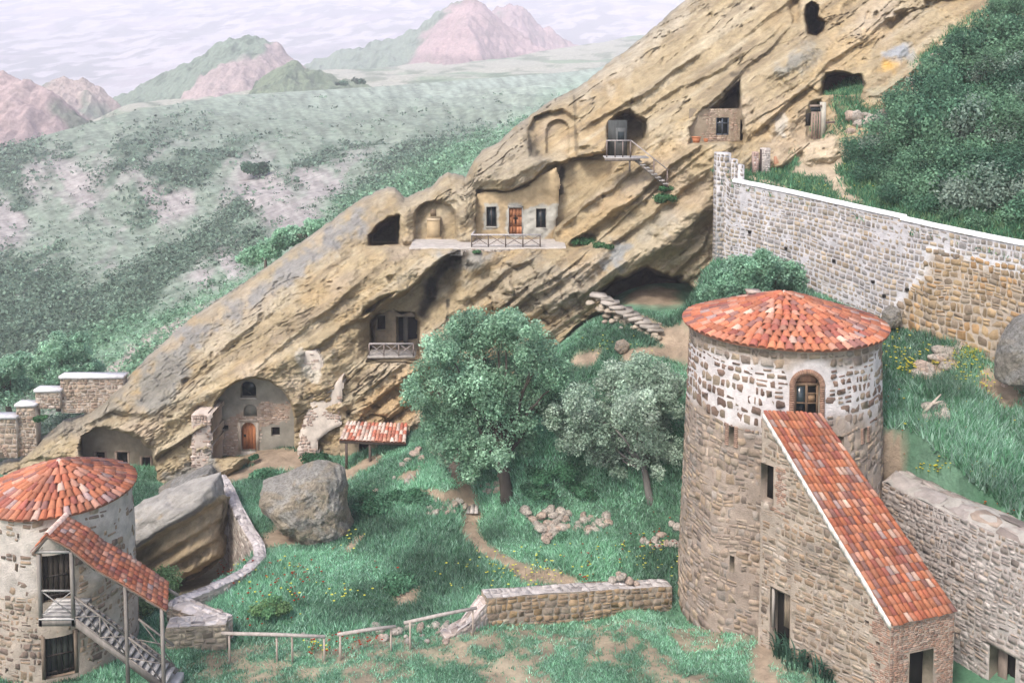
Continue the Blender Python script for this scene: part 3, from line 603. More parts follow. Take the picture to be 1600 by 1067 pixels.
c = mix(t, 1, c, ramp(t, f2, [(.3, .72), (.7, 1.15)]), 'MULTIPLY')
c = mix(t, ramp(t, f3, [(.58, 0.), (.7, .6)]), c, (.17, .135, .095))
t.links.new(c, bs.inputs['Base Color']); bs.inputs['Roughness'].default_value = .95
hh = mth(t, 'ADD', mth(t, 'MULTIPLY', f1, 1.2), mth(t, 'ADD', mth(t, 'MULTIPLY', f2, .8), mth(t, 'MULTIPLY', f3, .25)))
bump(t, bs, hh, .2, 1.0); M['rock'] = m
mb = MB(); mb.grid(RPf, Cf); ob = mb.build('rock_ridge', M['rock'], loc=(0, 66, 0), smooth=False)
tag(ob, kind='structure')
def rockY(px, py):      # distance of the rock face at a pixel (for seating things on it)
    i = np.clip(np.searchsorted(xs_rock, px), 0, len(xs_rock)-1); j = np.argmin(np.abs(PYr[:, i]-py)); return YYr[j, i]
xs_rock, PYr, YYr = xs.copy(), PY_.copy(), YY.copy()
# =====================================================================================================
# MASONRY / TILE / TREE GENERATORS
# =====================================================================================================
def jit(c, r, s): return np.clip(np.asarray(c)*(1+s*r.randn()), .01, .95)
def masonry(mb, mapf, U0, U1, V0, V1, h=.3, wr=(1, 2.2), joint=.035, proud=.045, pal=((.4, .3, .2),), seed=1, holes=(), keep=None, split=.3, wob=.06, jt=.13, colf=None, hv=.25, chf=(.08, .28)):
    r = rnd(seed); S = []; v = V0; pal = np.asarray(pal, float)
    while v < V1-.02:
        rh = h*(1+hv*r.uniform(-1, 1.3)); u = U0-r.rand()*h
        if v+rh > V1: rh = V1-v
        while u < U1:
            wd = h*r.uniform(*wr); cells = [(u, v, wd, rh)]
            if r.rand() < split:
                k = r.uniform(.35, .65); cells = [(u, v, wd, rh*k), (u, v+rh*k, wd, rh*(1-k))] if r.rand() < .7 else [(u, v, wd*k, rh), (u+wd*k, v, wd*(1-k), rh)]
            for cu, cv, cw, ch in cells:
                a = max(cu, U0)+joint/2; b = min(cu+cw, U1)-joint/2; c = cv+joint/2; d = cv+ch-joint/2
                if b-a < .05 or d-c < .04: continue
                if any(b > x0 and a < x1 and d > y0 and c < y1 for x0, x1, y0, y1, *_ in holes): continue
                kp = 0 if keep is None else keep((a+b)/2, (c+d)/2, r)
                if kp is False or kp is None: continue
                P = pal if not isinstance(kp, np.ndarray) else kp
                q = min(b-a, d-c)*r.uniform(*chf)
                O = np.array([(a+q, c), (b-q, c), (b, c+q), (b, d-q), (b-q, d), (a+q, d), (a, d-q), (a, c+q)])
                O += r.randn(8, 2)*jt*min(b-a, d-c)*.6
                ctr = O.mean(0); I = ctr+(O-ctr)*r.uniform(.80, .93); p = proud*.75*r.uniform(.3, 1.4); tl = r.randn(2)*.12
                nI = p+((I-ctr)@tl)*.5+r.randn(8)*p*.12
                S.append((O, I, nI, jit(P[r.randint(len(P))], r, .13)))
            u += wd
        v += rh
    if not S: return mb
    n = len(S); UV = np.zeros((n, 16, 3)); C = np.zeros((n, 16, 3))
    for i, (O, I, nI, c) in enumerate(S):
        UV[i, :8, :2] = O; UV[i, :8, 2] = -.012; UV[i, 8:, :2] = I; UV[i, 8:, 2] = nI; C[i] = c
    UV = UV.reshape(-1, 3)
    UV[:, 1] += wob*fbm(UV[:, 0]*.6, UV[:, 1]*.5, 2, seed+3)*2
    f = np.array([[k, (k+1) % 8, 8+(k+1) % 8, 8+k] for k in range(8)])
    g = np.arange(8, 16)[None]
    off = (np.arange(n)*16)[:, None, None]
    V = mapf(UV[:, 0], UV[:, 1], UV[:, 2])
    if colf is not None: C = colf(UV[:, 0], UV[:, 1], C.reshape(-1, 3))
    base = mb.n
    mb.add(V, (f[None]+off).reshape(-1, 4), C.reshape(-1, 3))
    mb.I.append((g+np.arange(n)[:, None]*16+base).ravel()); mb.T.append(np.full(n, 8)); return mb
def sheet(mb, mapf, us, vs, col, holes=(), depth=.4, amp=.02, seed=1, revcol=None, clip=None):
    us = np.unique(np.r_[us, [h[k] for h in holes for k in (0, 1)]]); vs = np.unique(np.r_[vs, [h[k] for h in holes for k in (2, 3)]])
    UU, VV = np.meshgrid(us, vs); nn = fbm(UU*1.3, VV*1.3, 4, seed)*amp*2; cl_ = clip(UU.ravel(), VV.ravel()).reshape(UU.shape)+fbm(UU*1.5, VV*1.5, 3, seed)*.12 if clip is not None else None; nn = nn-(.3*np.exp(-np.maximum(cl_, 0)/.15) if clip is not None else 0)
    X = mapf(UU.ravel(), VV.ravel(), nn.ravel()); m = len(us)
    uc = (us[:-1]+us[1:])/2; vc = (vs[:-1]+vs[1:])/2; Fc = []
    for j in range(len(vc)):
        for i in range(len(uc)):
            if any(h[0] < uc[i] < h[1] and h[2] < vc[j] < h[3] for h in holes) or (cl_ is not None and cl_[j:j+2, i:i+2].min() < 0): continue
            Fc.append((j*m+i, j*m+i+1, (j+1)*m+i+1, (j+1)*m+i))
    c = col(UU.ravel(), VV.ravel()) if callable(col) else col
    mb.add(X, np.array(Fc), c)
    for h in holes:
        a, b, c_, d = h[:4]; dp = h[4] if len(h) > 4 else depth
        uu = np.array([a, b, b, a]); vv = np.array([c_, c_, d, d])
        f = mapf(uu, vv, np.full(4, .02)); k = mapf(uu, vv, np.full(4, -dp))
        mb.add(np.r_[f, k], [(0, 4, 5, 1), (1, 5, 6, 2), (2, 6, 7, 3), (3, 7, 4, 0)], revcol if revcol is not None else (.33, .28, .22))
    return mb
def panel(mb, mapf, a, b, c, d, n, col, th=.03):
    uu = np.array([a, b, b, a]); vv = np.array([c, c, d, d]); f = mapf(uu, vv, np.full(4, n)); k = mapf(uu, vv, np.full(4, n-th))
    return mb.add(np.r_[f, k], [(0, 1, 2, 3), (7, 6, 5, 4), (0, 4, 5, 1), (1, 5, 6, 2), (2, 6, 7, 3), (3, 7, 4, 0)], col)
def planemap(o, ux, uv, nn=None):
    o, ux, uv = (np.asarray(v, float) for v in (o, ux, uv)); nn = np.cross(ux, uv) if nn is None else np.asarray(nn, float); nn = nn/np.linalg.norm(nn)
    return lambda u, v, n: o+np.asarray(u)[..., None]*ux+np.asarray(v)[..., None]*uv+np.asarray(n)[..., None]*nn
def cylmap(c, rf):
    def f(u, v, n):     # u = angle, v = z
        r = rf(v)+n; return np.stack([c[0]+r*np.sin(u), c[1]-r*np.cos(u), v+0*u], -1)
    return f
def scaleu(mf, R): return lambda u, v, n: mf(np.asarray(u)/R, v, n)
TPAL = [(.50, .165, .085), (.45, .14, .08), (.53, .20, .105), (.36, .115, .085), (.56, .22, .135), (.48, .16, .085), (.52, .185, .10), (.28, .13, .11), (.56, .28, .20), (.66, .44, .35), (.42, .29, .27)]
def tiles(mb, mapf, s0, s1, nx, ts, seed=1, hgt=.075, pal=None, over=.25, lift=.035, pale=.07, wfun=None):
    """barrel tiles in nx columns and rows given by ts (t from eave up)."""
    r = rnd(seed); pal = np.asarray(pal if pal is not None else TPAL); K = 6; A = np.linspace(0, math.pi, K)
    S = []; C = []
    for j in range(len(ts)-1):
        t0, t1 = ts[j], ts[j+1]; dt = t1-t0
        for i in range(nx):
            a = s0+(s1-s0)*i/nx; b = s0+(s1-s0)*(i+1)/nx; wj = (b-a)
            c = pal[r.randint(len(pal)-2)] if r.rand() > pale else pal[-1-r.randint(2)]
            wv = fbm((i+.5)*.35, j*.5+seed, 3, 91); c = c*(1-.3*max(0, wv)*2)+np.array([.30, .19, .15])*.3*max(0, wv)*2; c = np.clip(c*(1+.12*r.randn())*(1-.10*r.rand()), .02, .9); cx = (a+b)/2+wj*.03*r.randn(); sk = wj*.05*r.randn(); lf = lift*(.8+.5*r.rand()); td = dt*.03*r.randn()
            for tq, wq, lq in ((t0-dt*.02+td, .5, lf), (t1+dt*over, .40, 0)):
                for aa in A: S.append((cx-math.cos(aa)*wj*wq+(sk if lq == 0 else 0), tq, lq+math.sin(aa)*hgt+.012)); C.append(c*(.92 if lq == 0 else 1))
            # inner lip so that the edge has thickness
            for aa in A: S.append((cx-math.cos(aa)*wj*.40, t0-dt*.02+td, lf+math.sin(aa)*hgt*.72-.004)); C.append(c*.8)
    S = np.array(S); n = len(S)//(3*K); base = mb.n
    V = mapf(S[:, 0], S[:, 1], S[:, 2]); Fc = []
    f = [(k, k+1, K+k+1, K+k) for k in range(K-1)]+[(2*K+k, 2*K+k+1, k+1, k) for k in range(K-1)]
    Fc = (np.array(f)[None]+(np.arange(n)*3*K)[:, None, None]).reshape(-1, 4)
    return mb.add(V, Fc, np.array(C))
def cone_roof(c, z0, z1, R, rings, tw, seed, name, parent, label=None, sag=.0):
    """tiled cone: eave radius R at z0, apex z1"""
    mb = MB(); sl = math.hypot(R, z1-z0); nr, nz = (z1-z0)/sl, R/sl
    def mp(s, t, n):        # s angle, t 0 eave..1 apex
        rr = R*(1-t)+n*nr+.02; return np.stack([c[0]+rr*np.sin(s), c[1]-rr*np.cos(s), z0+(z1-z0)*(t+.03*np.sin(t*3.1))+n*nz+.035*fbm(s*3, t*6, 3, seed)], -1)
    for k in range(rings):
        t0, t1 = k/rings, (k+1)/rings; rm = R*(1-(t0+t1)/2); nn = max(7, int(round(2*math.pi*rm/tw)))
        if k == rings-1: t1 = .985
        tiles(mb, mp, -math.pi+rnd(seed+k).rand()*.2, math.pi+rnd(seed+k).rand()*0, nn, [t0, t1], seed*31+k, hgt=tw*.36, over=.22 if k < rings-2 else .0)
    # base cone
    A = np.linspace(0, 2*math.pi, 97); V = [mp(A, 0*A+tt, 0*A-.02) for tt in (.0, .25, .5, .75, .96)]+[np.stack([c[0]+(R-.5)*np.sin(A), c[1]-(R-.5)*np.cos(A), A*0+z0-.12], -1)]
    G = np.array([V[5], V[0], V[1], V[2], V[3], V[4]]); mb.grid(G, (.35, .15, .09))
    top = np.array([c[0], c[1], z1+.06]); a8 = np.linspace(0, 2*math.pi, 9)[:-1]
    mb.add(np.r_[[top+(0, 0, .1)], np.stack([c[0]+.26*np.sin(a8), c[1]-.26*np.cos(a8), 0*a8+z1-.06], -1)], [(0, 1+(k+1) % 8, 1+k) for k in range(8)], (.72, .50, .40))
    return mb.build(name, M['tile'], parent)
def patch_roof(mb, P, nx, ny, seed, pal=None, tw=None, hgt=None, und=.02, pale=.07, sagf=None, tb=.06):
    """P = eave-left, eave-right, ridge-right, ridge-left"""
    P = [np.asarray(p, float) for p in P]; e = P[1]-P[0]; q = P[3]-P[0]; nn = np.cross(e, q); nn /= np.linalg.norm(nn)
    if nn[2] < 0: nn = -nn
    def mp(s, t, n):
        s = np.asarray(s)[..., None]; t = np.asarray(t)[..., None]; b = P[0]*(1-s)*(1-t)+P[1]*s*(1-t)+P[2]*s*t+P[3]*(1-s)*t
        b = b+np.asarray(n)[..., None]*nn
        if sagf is not None: b[..., 2] += sagf(s[..., 0], t[..., 0])
        b[..., 2] += und*fbm(s[..., 0]*4, t[..., 0]*6, 3, seed)
        return b
    w_ = np.linalg.norm(e)/nx
    tiles(mb, mp, 0, 1, nx, np.linspace(0, 1, ny+1), seed, hgt=hgt or w_*.36, pal=pal, pale=pale, over=.2)
    ss = np.linspace(0, 1, 9); tt2 = np.linspace(0, 1, 13); S, T_ = np.meshgrid(ss, tt2)
    mb.grid(mp(S, T_, 0*S-.01), (.35, .15, .09)); mb.grid(mp(S, T_, 0*S-.01-tb), (.14, .11, .09), flip=True)
    for s_ in (0, 1):
        a_ = mp(tt2*0+s_, tt2, tt2*0-.01); b_ = mp(tt2*0+s_, tt2, tt2*0-.01-tb); mb.grid(np.array([a_, b_]), (.2, .13, .1))
    return mp
def arch_face(mb, mapf, cu, v0, vs, hw, k=1., n=10):   # fill list for arch polygon points in (u,v)
    return [(cu-hw, v0), (cu+hw, v0)]+[(cu+hw*math.cos(a), vs+hw*k*math.sin(a)) for a in np.linspace(0, math.pi, n)]
def wallline(L, zt, zb, name, mb, th, h, pal, mort, seed, top=None, both=True, wr=(1, 2.2), joint=.04, proud=.05, capcol=(.42, .37, .33), keep=None, holes=(), rough=.06, split=.3, topstones=True, colf=None, ends=True, capbulge=.12):
    """free-standing wall along plan polyline L with per-vertex top zt and bottom zb (lists); front face is on the right-hand side of travel"""
    L = np.array(L, float); seg = np.hypot(*np.diff(L, axis=0).T); S = np.r_[0, np.cumsum(seg)]; zt = np.array(zt, float); zb = np.array(zb, float)
    dirs = np.diff(L, axis=0)/seg[:, None]; nv = np.zeros_like(L); nv[:-1] += np.stack([dirs[:, 1], -dirs[:, 0]], 1); nv[1:] += np.stack([dirs[:, 1], -dirs[:, 0]], 1)
    nv /= np.linalg.norm(nv, axis=1)[:, None]
    def mk(sgn):
        def f(u, v, n):
            u = np.asarray(u, float); uu = u if sgn > 0 else S[-1]-u
            x = np.interp(uu, S, L[:, 0]); y = np.interp(uu, S, L[:, 1]); nx = np.interp(uu, S, nv[:, 0]); nyy = np.interp(uu, S, nv[:, 1])
            t = np.interp(uu, S, zt); b = np.interp(uu, S, zb); Hh = (zt-zb).mean()
            off = sgn*(th/2+n); z = b+(t-b)*np.asarray(v)/Hh
            return np.stack([x+nx*off, y+nyy*off, z], -1)
        return f
    Hh = (zt-zb).mean(); us = np.linspace(0, S[-1], max(2, int(S[-1]/.35)+1)); vs = np.linspace(0, Hh, max(2, int(Hh/.35)+1))
    for sgn in (1, -1) if both else (1,):
        mf = mk(sgn); hl = holes if sgn > 0 else ()
        sheet(mb, mf, us, vs, mort, hl, amp=.02, seed=seed)
        masonry(mb, mf, 0, S[-1], 0, Hh, h, wr, joint, proud, pal, seed+sgn+1, keep=keep if sgn > 0 else None, holes=[(a-.02, b+.02, c-.02, d+.02) for a, b, c, d, *_ in hl], split=split, colf=colf if sgn > 0 else None)
    if not both:
        mf = mk(-1); sheet(mb, mf, us, vs, mort, (), seed=seed)
    f1 = mk(1)
    def tm(u, v, n):    # v across thickness 0..th
        p = f1(u, Hh+0*np.asarray(u), 0*np.asarray(u)); q = mk(-1)(S[-1]-np.asarray(u), Hh+0*np.asarray(u), 0*np.asarray(u)); k = (np.asarray(v)/th)[..., None]
        w_ = p*(1-k)+q*k; w_[..., 2] += np.asarray(n)+capbulge*np.sin(np.clip(np.asarray(v)/th, 0, 1)*math.pi)*(1+fbm(np.asarray(u)*1.5, np.asarray(v)*2, 3, seed)); return w_
    UU, VV = np.meshgrid(us, np.linspace(0, th, 5)); mb.grid(tm(UU, VV, 0*UU+fbm(UU*2, VV*3, 3, seed+8)*rough), capcol)
    if topstones: masonry(mb, tm, 0, S[-1], 0, th, max(.2, th/2.4), (1, 2), joint*.8, .05, pal if topstones is True else topstones, seed+7, jt=.16)
    if ends:
        for u_, sg in ((0, -1), (S[-1], 1)):
            p0 = f1(np.array([u_]), np.array([0.]), np.array([0.]))[0]; p1 = f1(np.array([u_]), np.array([Hh]), np.array([0.]))[0]
            q0 = mk(-1)(np.array([S[-1]-u_]), np.array([0.]), np.array([0.]))[0]; q1 = mk(-1)(np.array([S[-1]-u_]), np.array([Hh]), np.array([0.]))[0]
            if sg > 0: o, ux = p0, q0-p0
            else: o, ux = q0, p0-q0
            wd = np.linalg.norm(ux); mf = planemap(o, ux/wd, (0, 0, 1)); hh_ = p1[2]-p0[2]
            sheet(mb, mf, np.linspace(0, wd, 4), np.linspace(0, hh_, 4), mort if not callable(mort) else (.42, .37, .32), amp=.01); masonry(mb, mf, 0, wd, 0, hh_, h, wr, joint, proud, pal, seed+11)
    return f1, S[-1], Hh
def stone(mb, c, r, seed, col, sq=(1, 1, .7), n=2):
    q = rnd(seed); t = (1+5**.5)/2
    V = np.array([(-1, t, 0), (1, t, 0), (-1, -t, 0), (1, -t, 0), (0, -1, t), (0, 1, t), (0, -1, -t), (0, 1, -t), (t, 0, -1), (t, 0, 1), (-t, 0, -1), (-t, 0, 1)], float)
    Fc = [(0, 11, 5), (0, 5, 1), (0, 1, 7), (0, 7, 10), (0, 10, 11), (1, 5, 9), (5, 11, 4), (11, 10, 2), (10, 7, 6), (7, 1, 8), (3, 9, 4), (3, 4, 2), (3, 2, 6), (3, 6, 8), (3, 8, 9), (4, 9, 5), (2, 4, 11), (6, 2, 10), (8, 6, 7), (9, 8, 1)]
    V /= np.linalg.norm(V[0])
    for _ in range(n-1):
        V = list(V); mid = {}; F2 = []
        def md(a, b):
            k = (min(a, b), max(a, b))
            if k not in mid: p = (np.asarray(V[a])+V[b]); mid[k] = len(V); V.append(p/np.linalg.norm(p))
            return mid[k]
        for a, b, d in Fc: x, y, z = md(a, b), md(b, d), md(d, a); F2 += [(a, x, z), (b, y, x), (d, z, y), (x, y, z)]
        V = np.array(V); Fc = F2
    A = q.rand()*6.28; R = np.array([[math.cos(A), -math.sin(A), 0], [math.sin(A), math.cos(A), 0], [0, 0, 1]])
    for _ in range(7):      # chop flat facets
        d = q.randn(3); d /= np.linalg.norm(d); h = q.uniform(.6, .9); k = V@d; V = V-np.outer(np.maximum(k-h, 0), d)
    V = V*(1+.06*q.randn(len(V), 1)) if n < 3 else V*(1+.07*fbm(V[:, 0]*2+V[:, 2]*1.7, V[:, 1]*2-V[:, 2]*1.3, 4, seed))[:, None]
    V = (V*np.array(sq)*(1, q.uniform(.7, 1.2), 1))@R.T*r+np.asarray(c, float); return mb.add(V, np.array(Fc), col)
# ---- foliage ----
def leafcloud(mb, cen, rad, n, size, pal, seed, fill=.55, flat=1., droop=0.):
    """n leaf faces spread through blobs; cen (k,3), rad (k,) or (k,3)"""
    r = rnd(seed); cen = np.asarray(cen, float); rad = np.asarray(rad, float)
    if rad.ndim == 1: rad = np.repeat(rad[:, None], 3, 1)*np.array([1, 1, flat])
    w_ = rad.prod(1)**.75; k = r.choice(len(cen), n, p=w_/w_.sum())
    d = r.randn(n, 3); d /= np.linalg.norm(d, axis=1)[:, None]; rr = np.maximum(r.rand(n)**(1/3.)*1.0, fill*r.rand(n)**.2)
    lump = 1+.35*(vn(d[:, 0]*3+k*1.7+7, d[:, 1]*3+d[:, 2]*2+k)-.5)*2
    P = cen[k]+d*rad[k]*(rr*lump)[:, None]
    nn = d+r.randn(n, 3)*.8; nn[:, 2] += .35; nn /= np.linalg.norm(nn, axis=1)[:, None]
    t1 = np.cross(nn, r.randn(n, 3)); t1 /= np.linalg.norm(t1, axis=1)[:, None]; t2 = np.cross(nn, t1)
    s = size*(.6+.8*r.rand(n))[:, None]
    V = np.stack([P-t1*s*.5, P-t2*s*.32+nn*s*.06, P+t1*s*.5, P+t2*s*.32+nn*s*.06], 1).reshape(-1, 3)
    cb = pick(r, pal, len(cen)); c = cb[k]*(1+.22*r.randn(n, 1)).clip(.5, 1.6)
    return mb.add(V, np.arange(4*n).reshape(n, 4), np.repeat(c, 4, 0))
def limb(mb, a, b, r0, r1, seed, n=6, wig=.12, col=(.2, .16, .13), sides=7):
    r = rnd(seed); a = np.asarray(a, float); b = np.asarray(b, float); L = np.linalg.norm(b-a); t = np.linspace(0, 1, n)[:, None]
    P = a*(1-t)+b*t+np.cumsum(r.randn(n, 3), 0)*wig*L/n*np.sin(t*math.pi)**.5; P[0] = a; mb.tube(P, np.linspace(r0, r1, n), sides, col); return P
def make_tree(name, base, blobs, rads, trunk_r, fork_z, nleaf, lsize, pal, seed, label, cat='tree', group=None, bark=(.17, .14, .115), lean=(0, 0), leafm='leaf', fill=.55, flat=.85, twigs=2):
    root = thing(name, base, label, cat, group); base = np.asarray(base, float); r = rnd(seed)
    tb = MB(); fk = base+np.array([lean[0], lean[1], fork_z]); limb(tb, base-(0, 0, .4), fk, trunk_r*1.25, trunk_r*.8, seed, 6, .1, bark, 10)
    big_ = np.max(rads)*.55
    for i, (c, q) in enumerate(zip(blobs, rads)):
        if q < big_: continue
        c = np.asarray(c, float); mid = fk+(c-fk)*.5+(0, 0, .1*np.linalg.norm(c-fk)*r.rand()); m0 = fk+(0, 0, -r.rand()*.2*fork_z)
        limb(tb, m0, mid, trunk_r*.42, trunk_r*.24, seed+i, 5, .2, bark, 6); limb(tb, mid, c, trunk_r*.24, trunk_r*.08, seed+i+50, 5, .25, bark, 5)
        qq = float(np.max(q))
        for k in range(twigs): d = r.randn(3); d /= np.linalg.norm(d); limb(tb, c-(c-mid)*.3*r.rand(), c+d*qq*.8, trunk_r*.09, .012, seed+i*7+k, 4, .3, bark, 4)
    tb.build('trunk', colmat_once('bark'), root)
    lb = MB(); leafcloud(lb, blobs, rads, nleaf, lsize, pal, seed+3, fill, flat); lb.build('crown', M[leafm], root); return root
_cm = {}
def colmat_once(n):
    if n not in _cm: _cm[n] = colmat(n, 5, .4, .02, stretch=(1, 1, .3))
    return _cm[n]
# =====================================================================================================
# UPPER HILL AND THE LIMEWASHED RETAINING WALL
# =====================================================================================================
WT = [(1122, 262, 60.6), (1140, 284, 60), (1250, 307, 57), (1330, 325, 54.8), (1412, 343, 52.4), (1500, 362, 50), (1600, 382, 47.3), (1700, 404, 44.6), (1850, 440, 41)]
WTP = np.array([U(*q) for q in WT])
WB = np.interp([q[0] for q in WT], [1122, 1250, 1390, 1500, 1600, 1700, 1850], [404, 446, 508, 548, 570, 590, 620])
WBz = np.array([U(q[0], b_, q[2])[2] for q, b_ in zip(WT, WB)])-.5
hc_ = [(1122, 262, 61.2), (1160, 285, 60.5), (1280, 316, 57), (1412, 348, 53.5), (1600, 388, 48.5), (1750, 415, 45), (1200, 272, 62.2), (1250, 268, 62.2), (1300, 270, 61.5), (1275, 230, 64.3), (1330, 230, 63.5), (1255, 245, 63.2), (1345, 192, 65.5), (1320, 160, 67.6), (1290, 152, 68.8), (1340, 150, 68.8),
       (1385, 165, 66.8), (1450, 112, 67.6), (1500, 75, 69), (1550, 20, 71), (1600, 0, 73), (1640, -60, 78), (1750, -60, 77), (1900, -40, 72), (1400, 260, 59), (1500, 200, 60), (1600, 200, 57), (1500, 300, 54), (1700, 250, 53), (1450, 320, 54), (1400, 200, 62.5), (1600, 100, 64), (1700, 120, 62), (1900, 200, 55)]
hcp = np.array([U(*q) for q in hc_]); hcp = np.r_[hcp, [(13.5, 65, 17.2), (15, 68, 17.4), (17.5, 66, 17.8), (18, 69, 18), (15, 75, 18), (20, 74, 19.5), (21, 69, 19.6), (23.5, 71, 22.0), (24, 75, 22.4), (28, 78, 24)]]
gC_ = TPS(hcp[:, :2], hcp[:, 2], .0003)
def gC(x, y): return np.clip(gC_(x, y), 12, 44)+fbm(x*.4, y*.4, 4, 201)*.3+fbm(x*1.8, y*1.8, 3, 202)*.06
un = np.linspace(0, 1, 240); lx = np.interp(un*(len(WTP)-1), np.arange(len(WTP)), WTP[:, 0]); ly = np.interp(un*(len(WTP)-1), np.arange(len(WTP)), WTP[:, 1])
vv = np.linspace(0, 1, 200)[:, None]**1.3*40
CX = lx[None]+.15+vv*.25; CY = ly[None]+.35+vv; CZ = gC(CX, CY); wz = np.interp(un*(len(WTP)-1), np.arange(len(WTP)), WTP[:, 2])
CZ = np.where(vv < 1.4, np.minimum(CZ, wz[None]-.25+vv*.3), CZ)
cpx, cpy = toP(CX, CY, CZ)
pm = np.zeros(CX.shape)
for P in [[(1240, 270), (1250, 240), (1262, 215), (1310, 212), (1332, 240), (1310, 265), (1330, 300), (1350, 318), (1310, 312), (1290, 285)], [(1170, 275), (1230, 290), (1250, 300), (1200, 290)], [(1385, 215), (1400, 150), (1470, 90), (1440, 150), (1400, 190)], [(1330, 215), (1340, 190), (1400, 200), (1380, 222)]]:
    pm = np.maximum(pm, sst(-4, 4, polysd(P, cpx, cpy)+fbm(CX*2, CY*2, 3, 203)*9))
dry = sst(-6, 10, polysd([(1300, 150), (1350, 150), (1400, 165), (1360, 200), (1320, 200)], cpx, cpy))[..., None]
l = lush(CX, CY)[..., None]; c = np.array([.045, .10, .055])*(1-l)+np.array([.085, .17, .10])*l; c = c*(1-dry*.6)+np.array([.24, .20, .12])*dry*.6
c = c*(1-pm[..., None])+np.array([.50, .41, .30])*pm[..., None]*(1+.2*fbm(CX*2, CY*2, 3, 205))[..., None]
mb = MB(); mb.grid(np.stack([CX, CY, CZ], -1), c); tag(mb.build('upper_hill', M['ground'], loc=(20, 60, 15), smooth=True), kind='structure')

root = thing('retaining_wall', (WTP[4][0], WTP[4][1], WBz[4]), 'long limewashed rubble retaining wall with a white sloping coping below the bushy hill', 'wall')
WP_NEW = [(.38, .33, .27), (.42, .37, .31), (.35, .31, .28), (.42, .34, .25), (.34, .32, .31), (.45, .40, .36)]
WP_OLD = [(.40, .29, .17), (.36, .27, .17), (.44, .32, .19), (.33, .27, .20), (.42, .27, .14), (.28, .22, .16)]
A0 = np.r_[0, np.cumsum(np.hypot(*np.diff(WTP[:, :2], axis=0).T))]; LW = A0[-1]
ztop = WTP[:, 2]; Hm = (ztop-WBz).mean()
def split_old(px, py): return polysd([(1452, 388), (1440, 430), (1405, 470), (1390, 505), (1380, 560), (1900, 760), (1900, 470), (1600, 425)], px, py)
def wmap(u, v, n):
    u = np.asarray(u, float); x = np.interp(u, A0, WTP[:, 0]); y = np.interp(u, A0, WTP[:, 1]); t = np.interp(u, A0, ztop); b = np.interp(u, A0, WBz)
    d = np.gradient(np.interp(np.linspace(0, LW, 50), A0, WTP[:, 0])); nx_, ny_ = -.86*.0-.45, -.89
    return np.stack([x+nx_*n, y+ny_*n, b+(t-b)*np.asarray(v)/Hm], -1)
def kw(old):
    def f(u, v, r):
        p = wmap(np.array([u]), np.array([v]), np.array([0.]))[0]; px, py = toP(*p); s = float(split_old(px, py)+r.randn()*4)
        return (s > 0) == old
    return f
def wmort(u, v):
    p = wmap(u, v, 0*u); px, py = toP(p[:, 0], p[:, 1], p[:, 2]); s = sst(-3, 6, split_old(px, py)); edge = np.exp(-(split_old(px, py)/9)**2)
    lo = sst(1.5, .0, v)*.2
    c = np.array([.60, .58, .60])*(1-s[:, None])+np.array([.52, .44, .36])*s[:, None]; c = c*(1-edge[:, None]*.7)+np.array([.78, .77, .78])*edge[:, None]*.7
    return c*(1+.12*fbm(u*.8, v*.8, 3, 210))[:, None]
mb = MB(); sheet(mb, wmap, np.linspace(0, LW, 150), np.linspace(0, Hm, 40), wmort, amp=.02, seed=31)
# thickness: top, back
us = np.linspace(0, LW, 60); f_ = wmap(us, 0*us+Hm, 0*us); k_ = wmap(us, 0*us+Hm, 0*us-.7); bk_ = wmap(us, 0*us, 0*us-.7); mb.grid(np.array([f_, k_, bk_]), (.6, .57, .54))
masonry(mb, wmap, 0, LW, 0, Hm, .31, (.75, 1.5), .06, .025, WP_NEW, 41, keep=kw(False), split=.12, wob=.07, jt=.06, hv=.22, chf=(.06, .22))
mb.build('new_masonry', M['masonry'], root)
mb = MB(); masonry(mb, wmap, 0, LW, 0, Hm, .33, (.7, 1.8), .04, .05, WP_OLD, 42, keep=kw(True), split=.35, wob=.12, jt=.15, hv=.4, chf=(.1, .3))
tag(mb.build('old_masonry', M['masonry'], root), 'rough brown old masonry right of the white repair line')
def coping(u0, u1, dz):
    m_ = MB(); us = np.linspace(u0, u1, 40); j = fbm(us*.8, us*0, 3, 220)*.03
    def q(n, z): p = wmap(us, us*0+Hm, us*0+n); p[:, 2] += z+dz+j; return p
    G = np.array([q(.08, -.02), q(.09, .05), q(.02, .14), q(-.35, .2), q(-.75, .1), q(-.75, -.3)]); m_.grid(G, (.86, .85, .86), flip=True)
    for k in (0, -1): m_.poly(G[:, k], (.8, .79, .8))
    return m_
us_ = A0[4]; coping(A0[1]+.2, us_+.15, .05).build('coping', M['plaster'], root); coping(us_-.2, LW, -.05).build('coping', M['plaster'], root)
# raised stepped end against the rock
m_ = MB(); o0 = WTP[0]
for k, (w0, w1, hh) in enumerate([(-.35, .55, .95), (.55, .95, .55), (.95, 1.35, .2)]):
    mf = planemap((o0[0]+w0+.2, o0[1]-.32-.3*w0*.45, WBz[0]), (1, -.12, 0), (0, 0, 1)); Hh_ = ztop[0]-WBz[0]+hh
    m_.box((o0[0]+w0+.2, o0[1]-.3-.1*k, WBz[0]), (o0[0]+w1+.2, o0[1]+.6-.05*k, WBz[0]+Hh_), (.60, .58, .59)); lf_ = planemap((o0[0]+w0+.2, o0[1]+.6-.05*k, WBz[0]), (0, -1, 0), (0, 0, 1)); masonry(m_, lf_, 0, .9+.05*k, 0 if k == 0 else Hh_-1, Hh_, .3, (.8, 1.4), .06, .03, WP_NEW, 60+k, split=.05, jt=.06)
    masonry(m_, mf, 0, w1-w0, 0, Hh_, .3, (.8, 1.4), .07, .04, WP_NEW, 50+k, split=.05, jt=.06)
m_.build('stepped_end', M['masonry'], root)
m_ = MB()
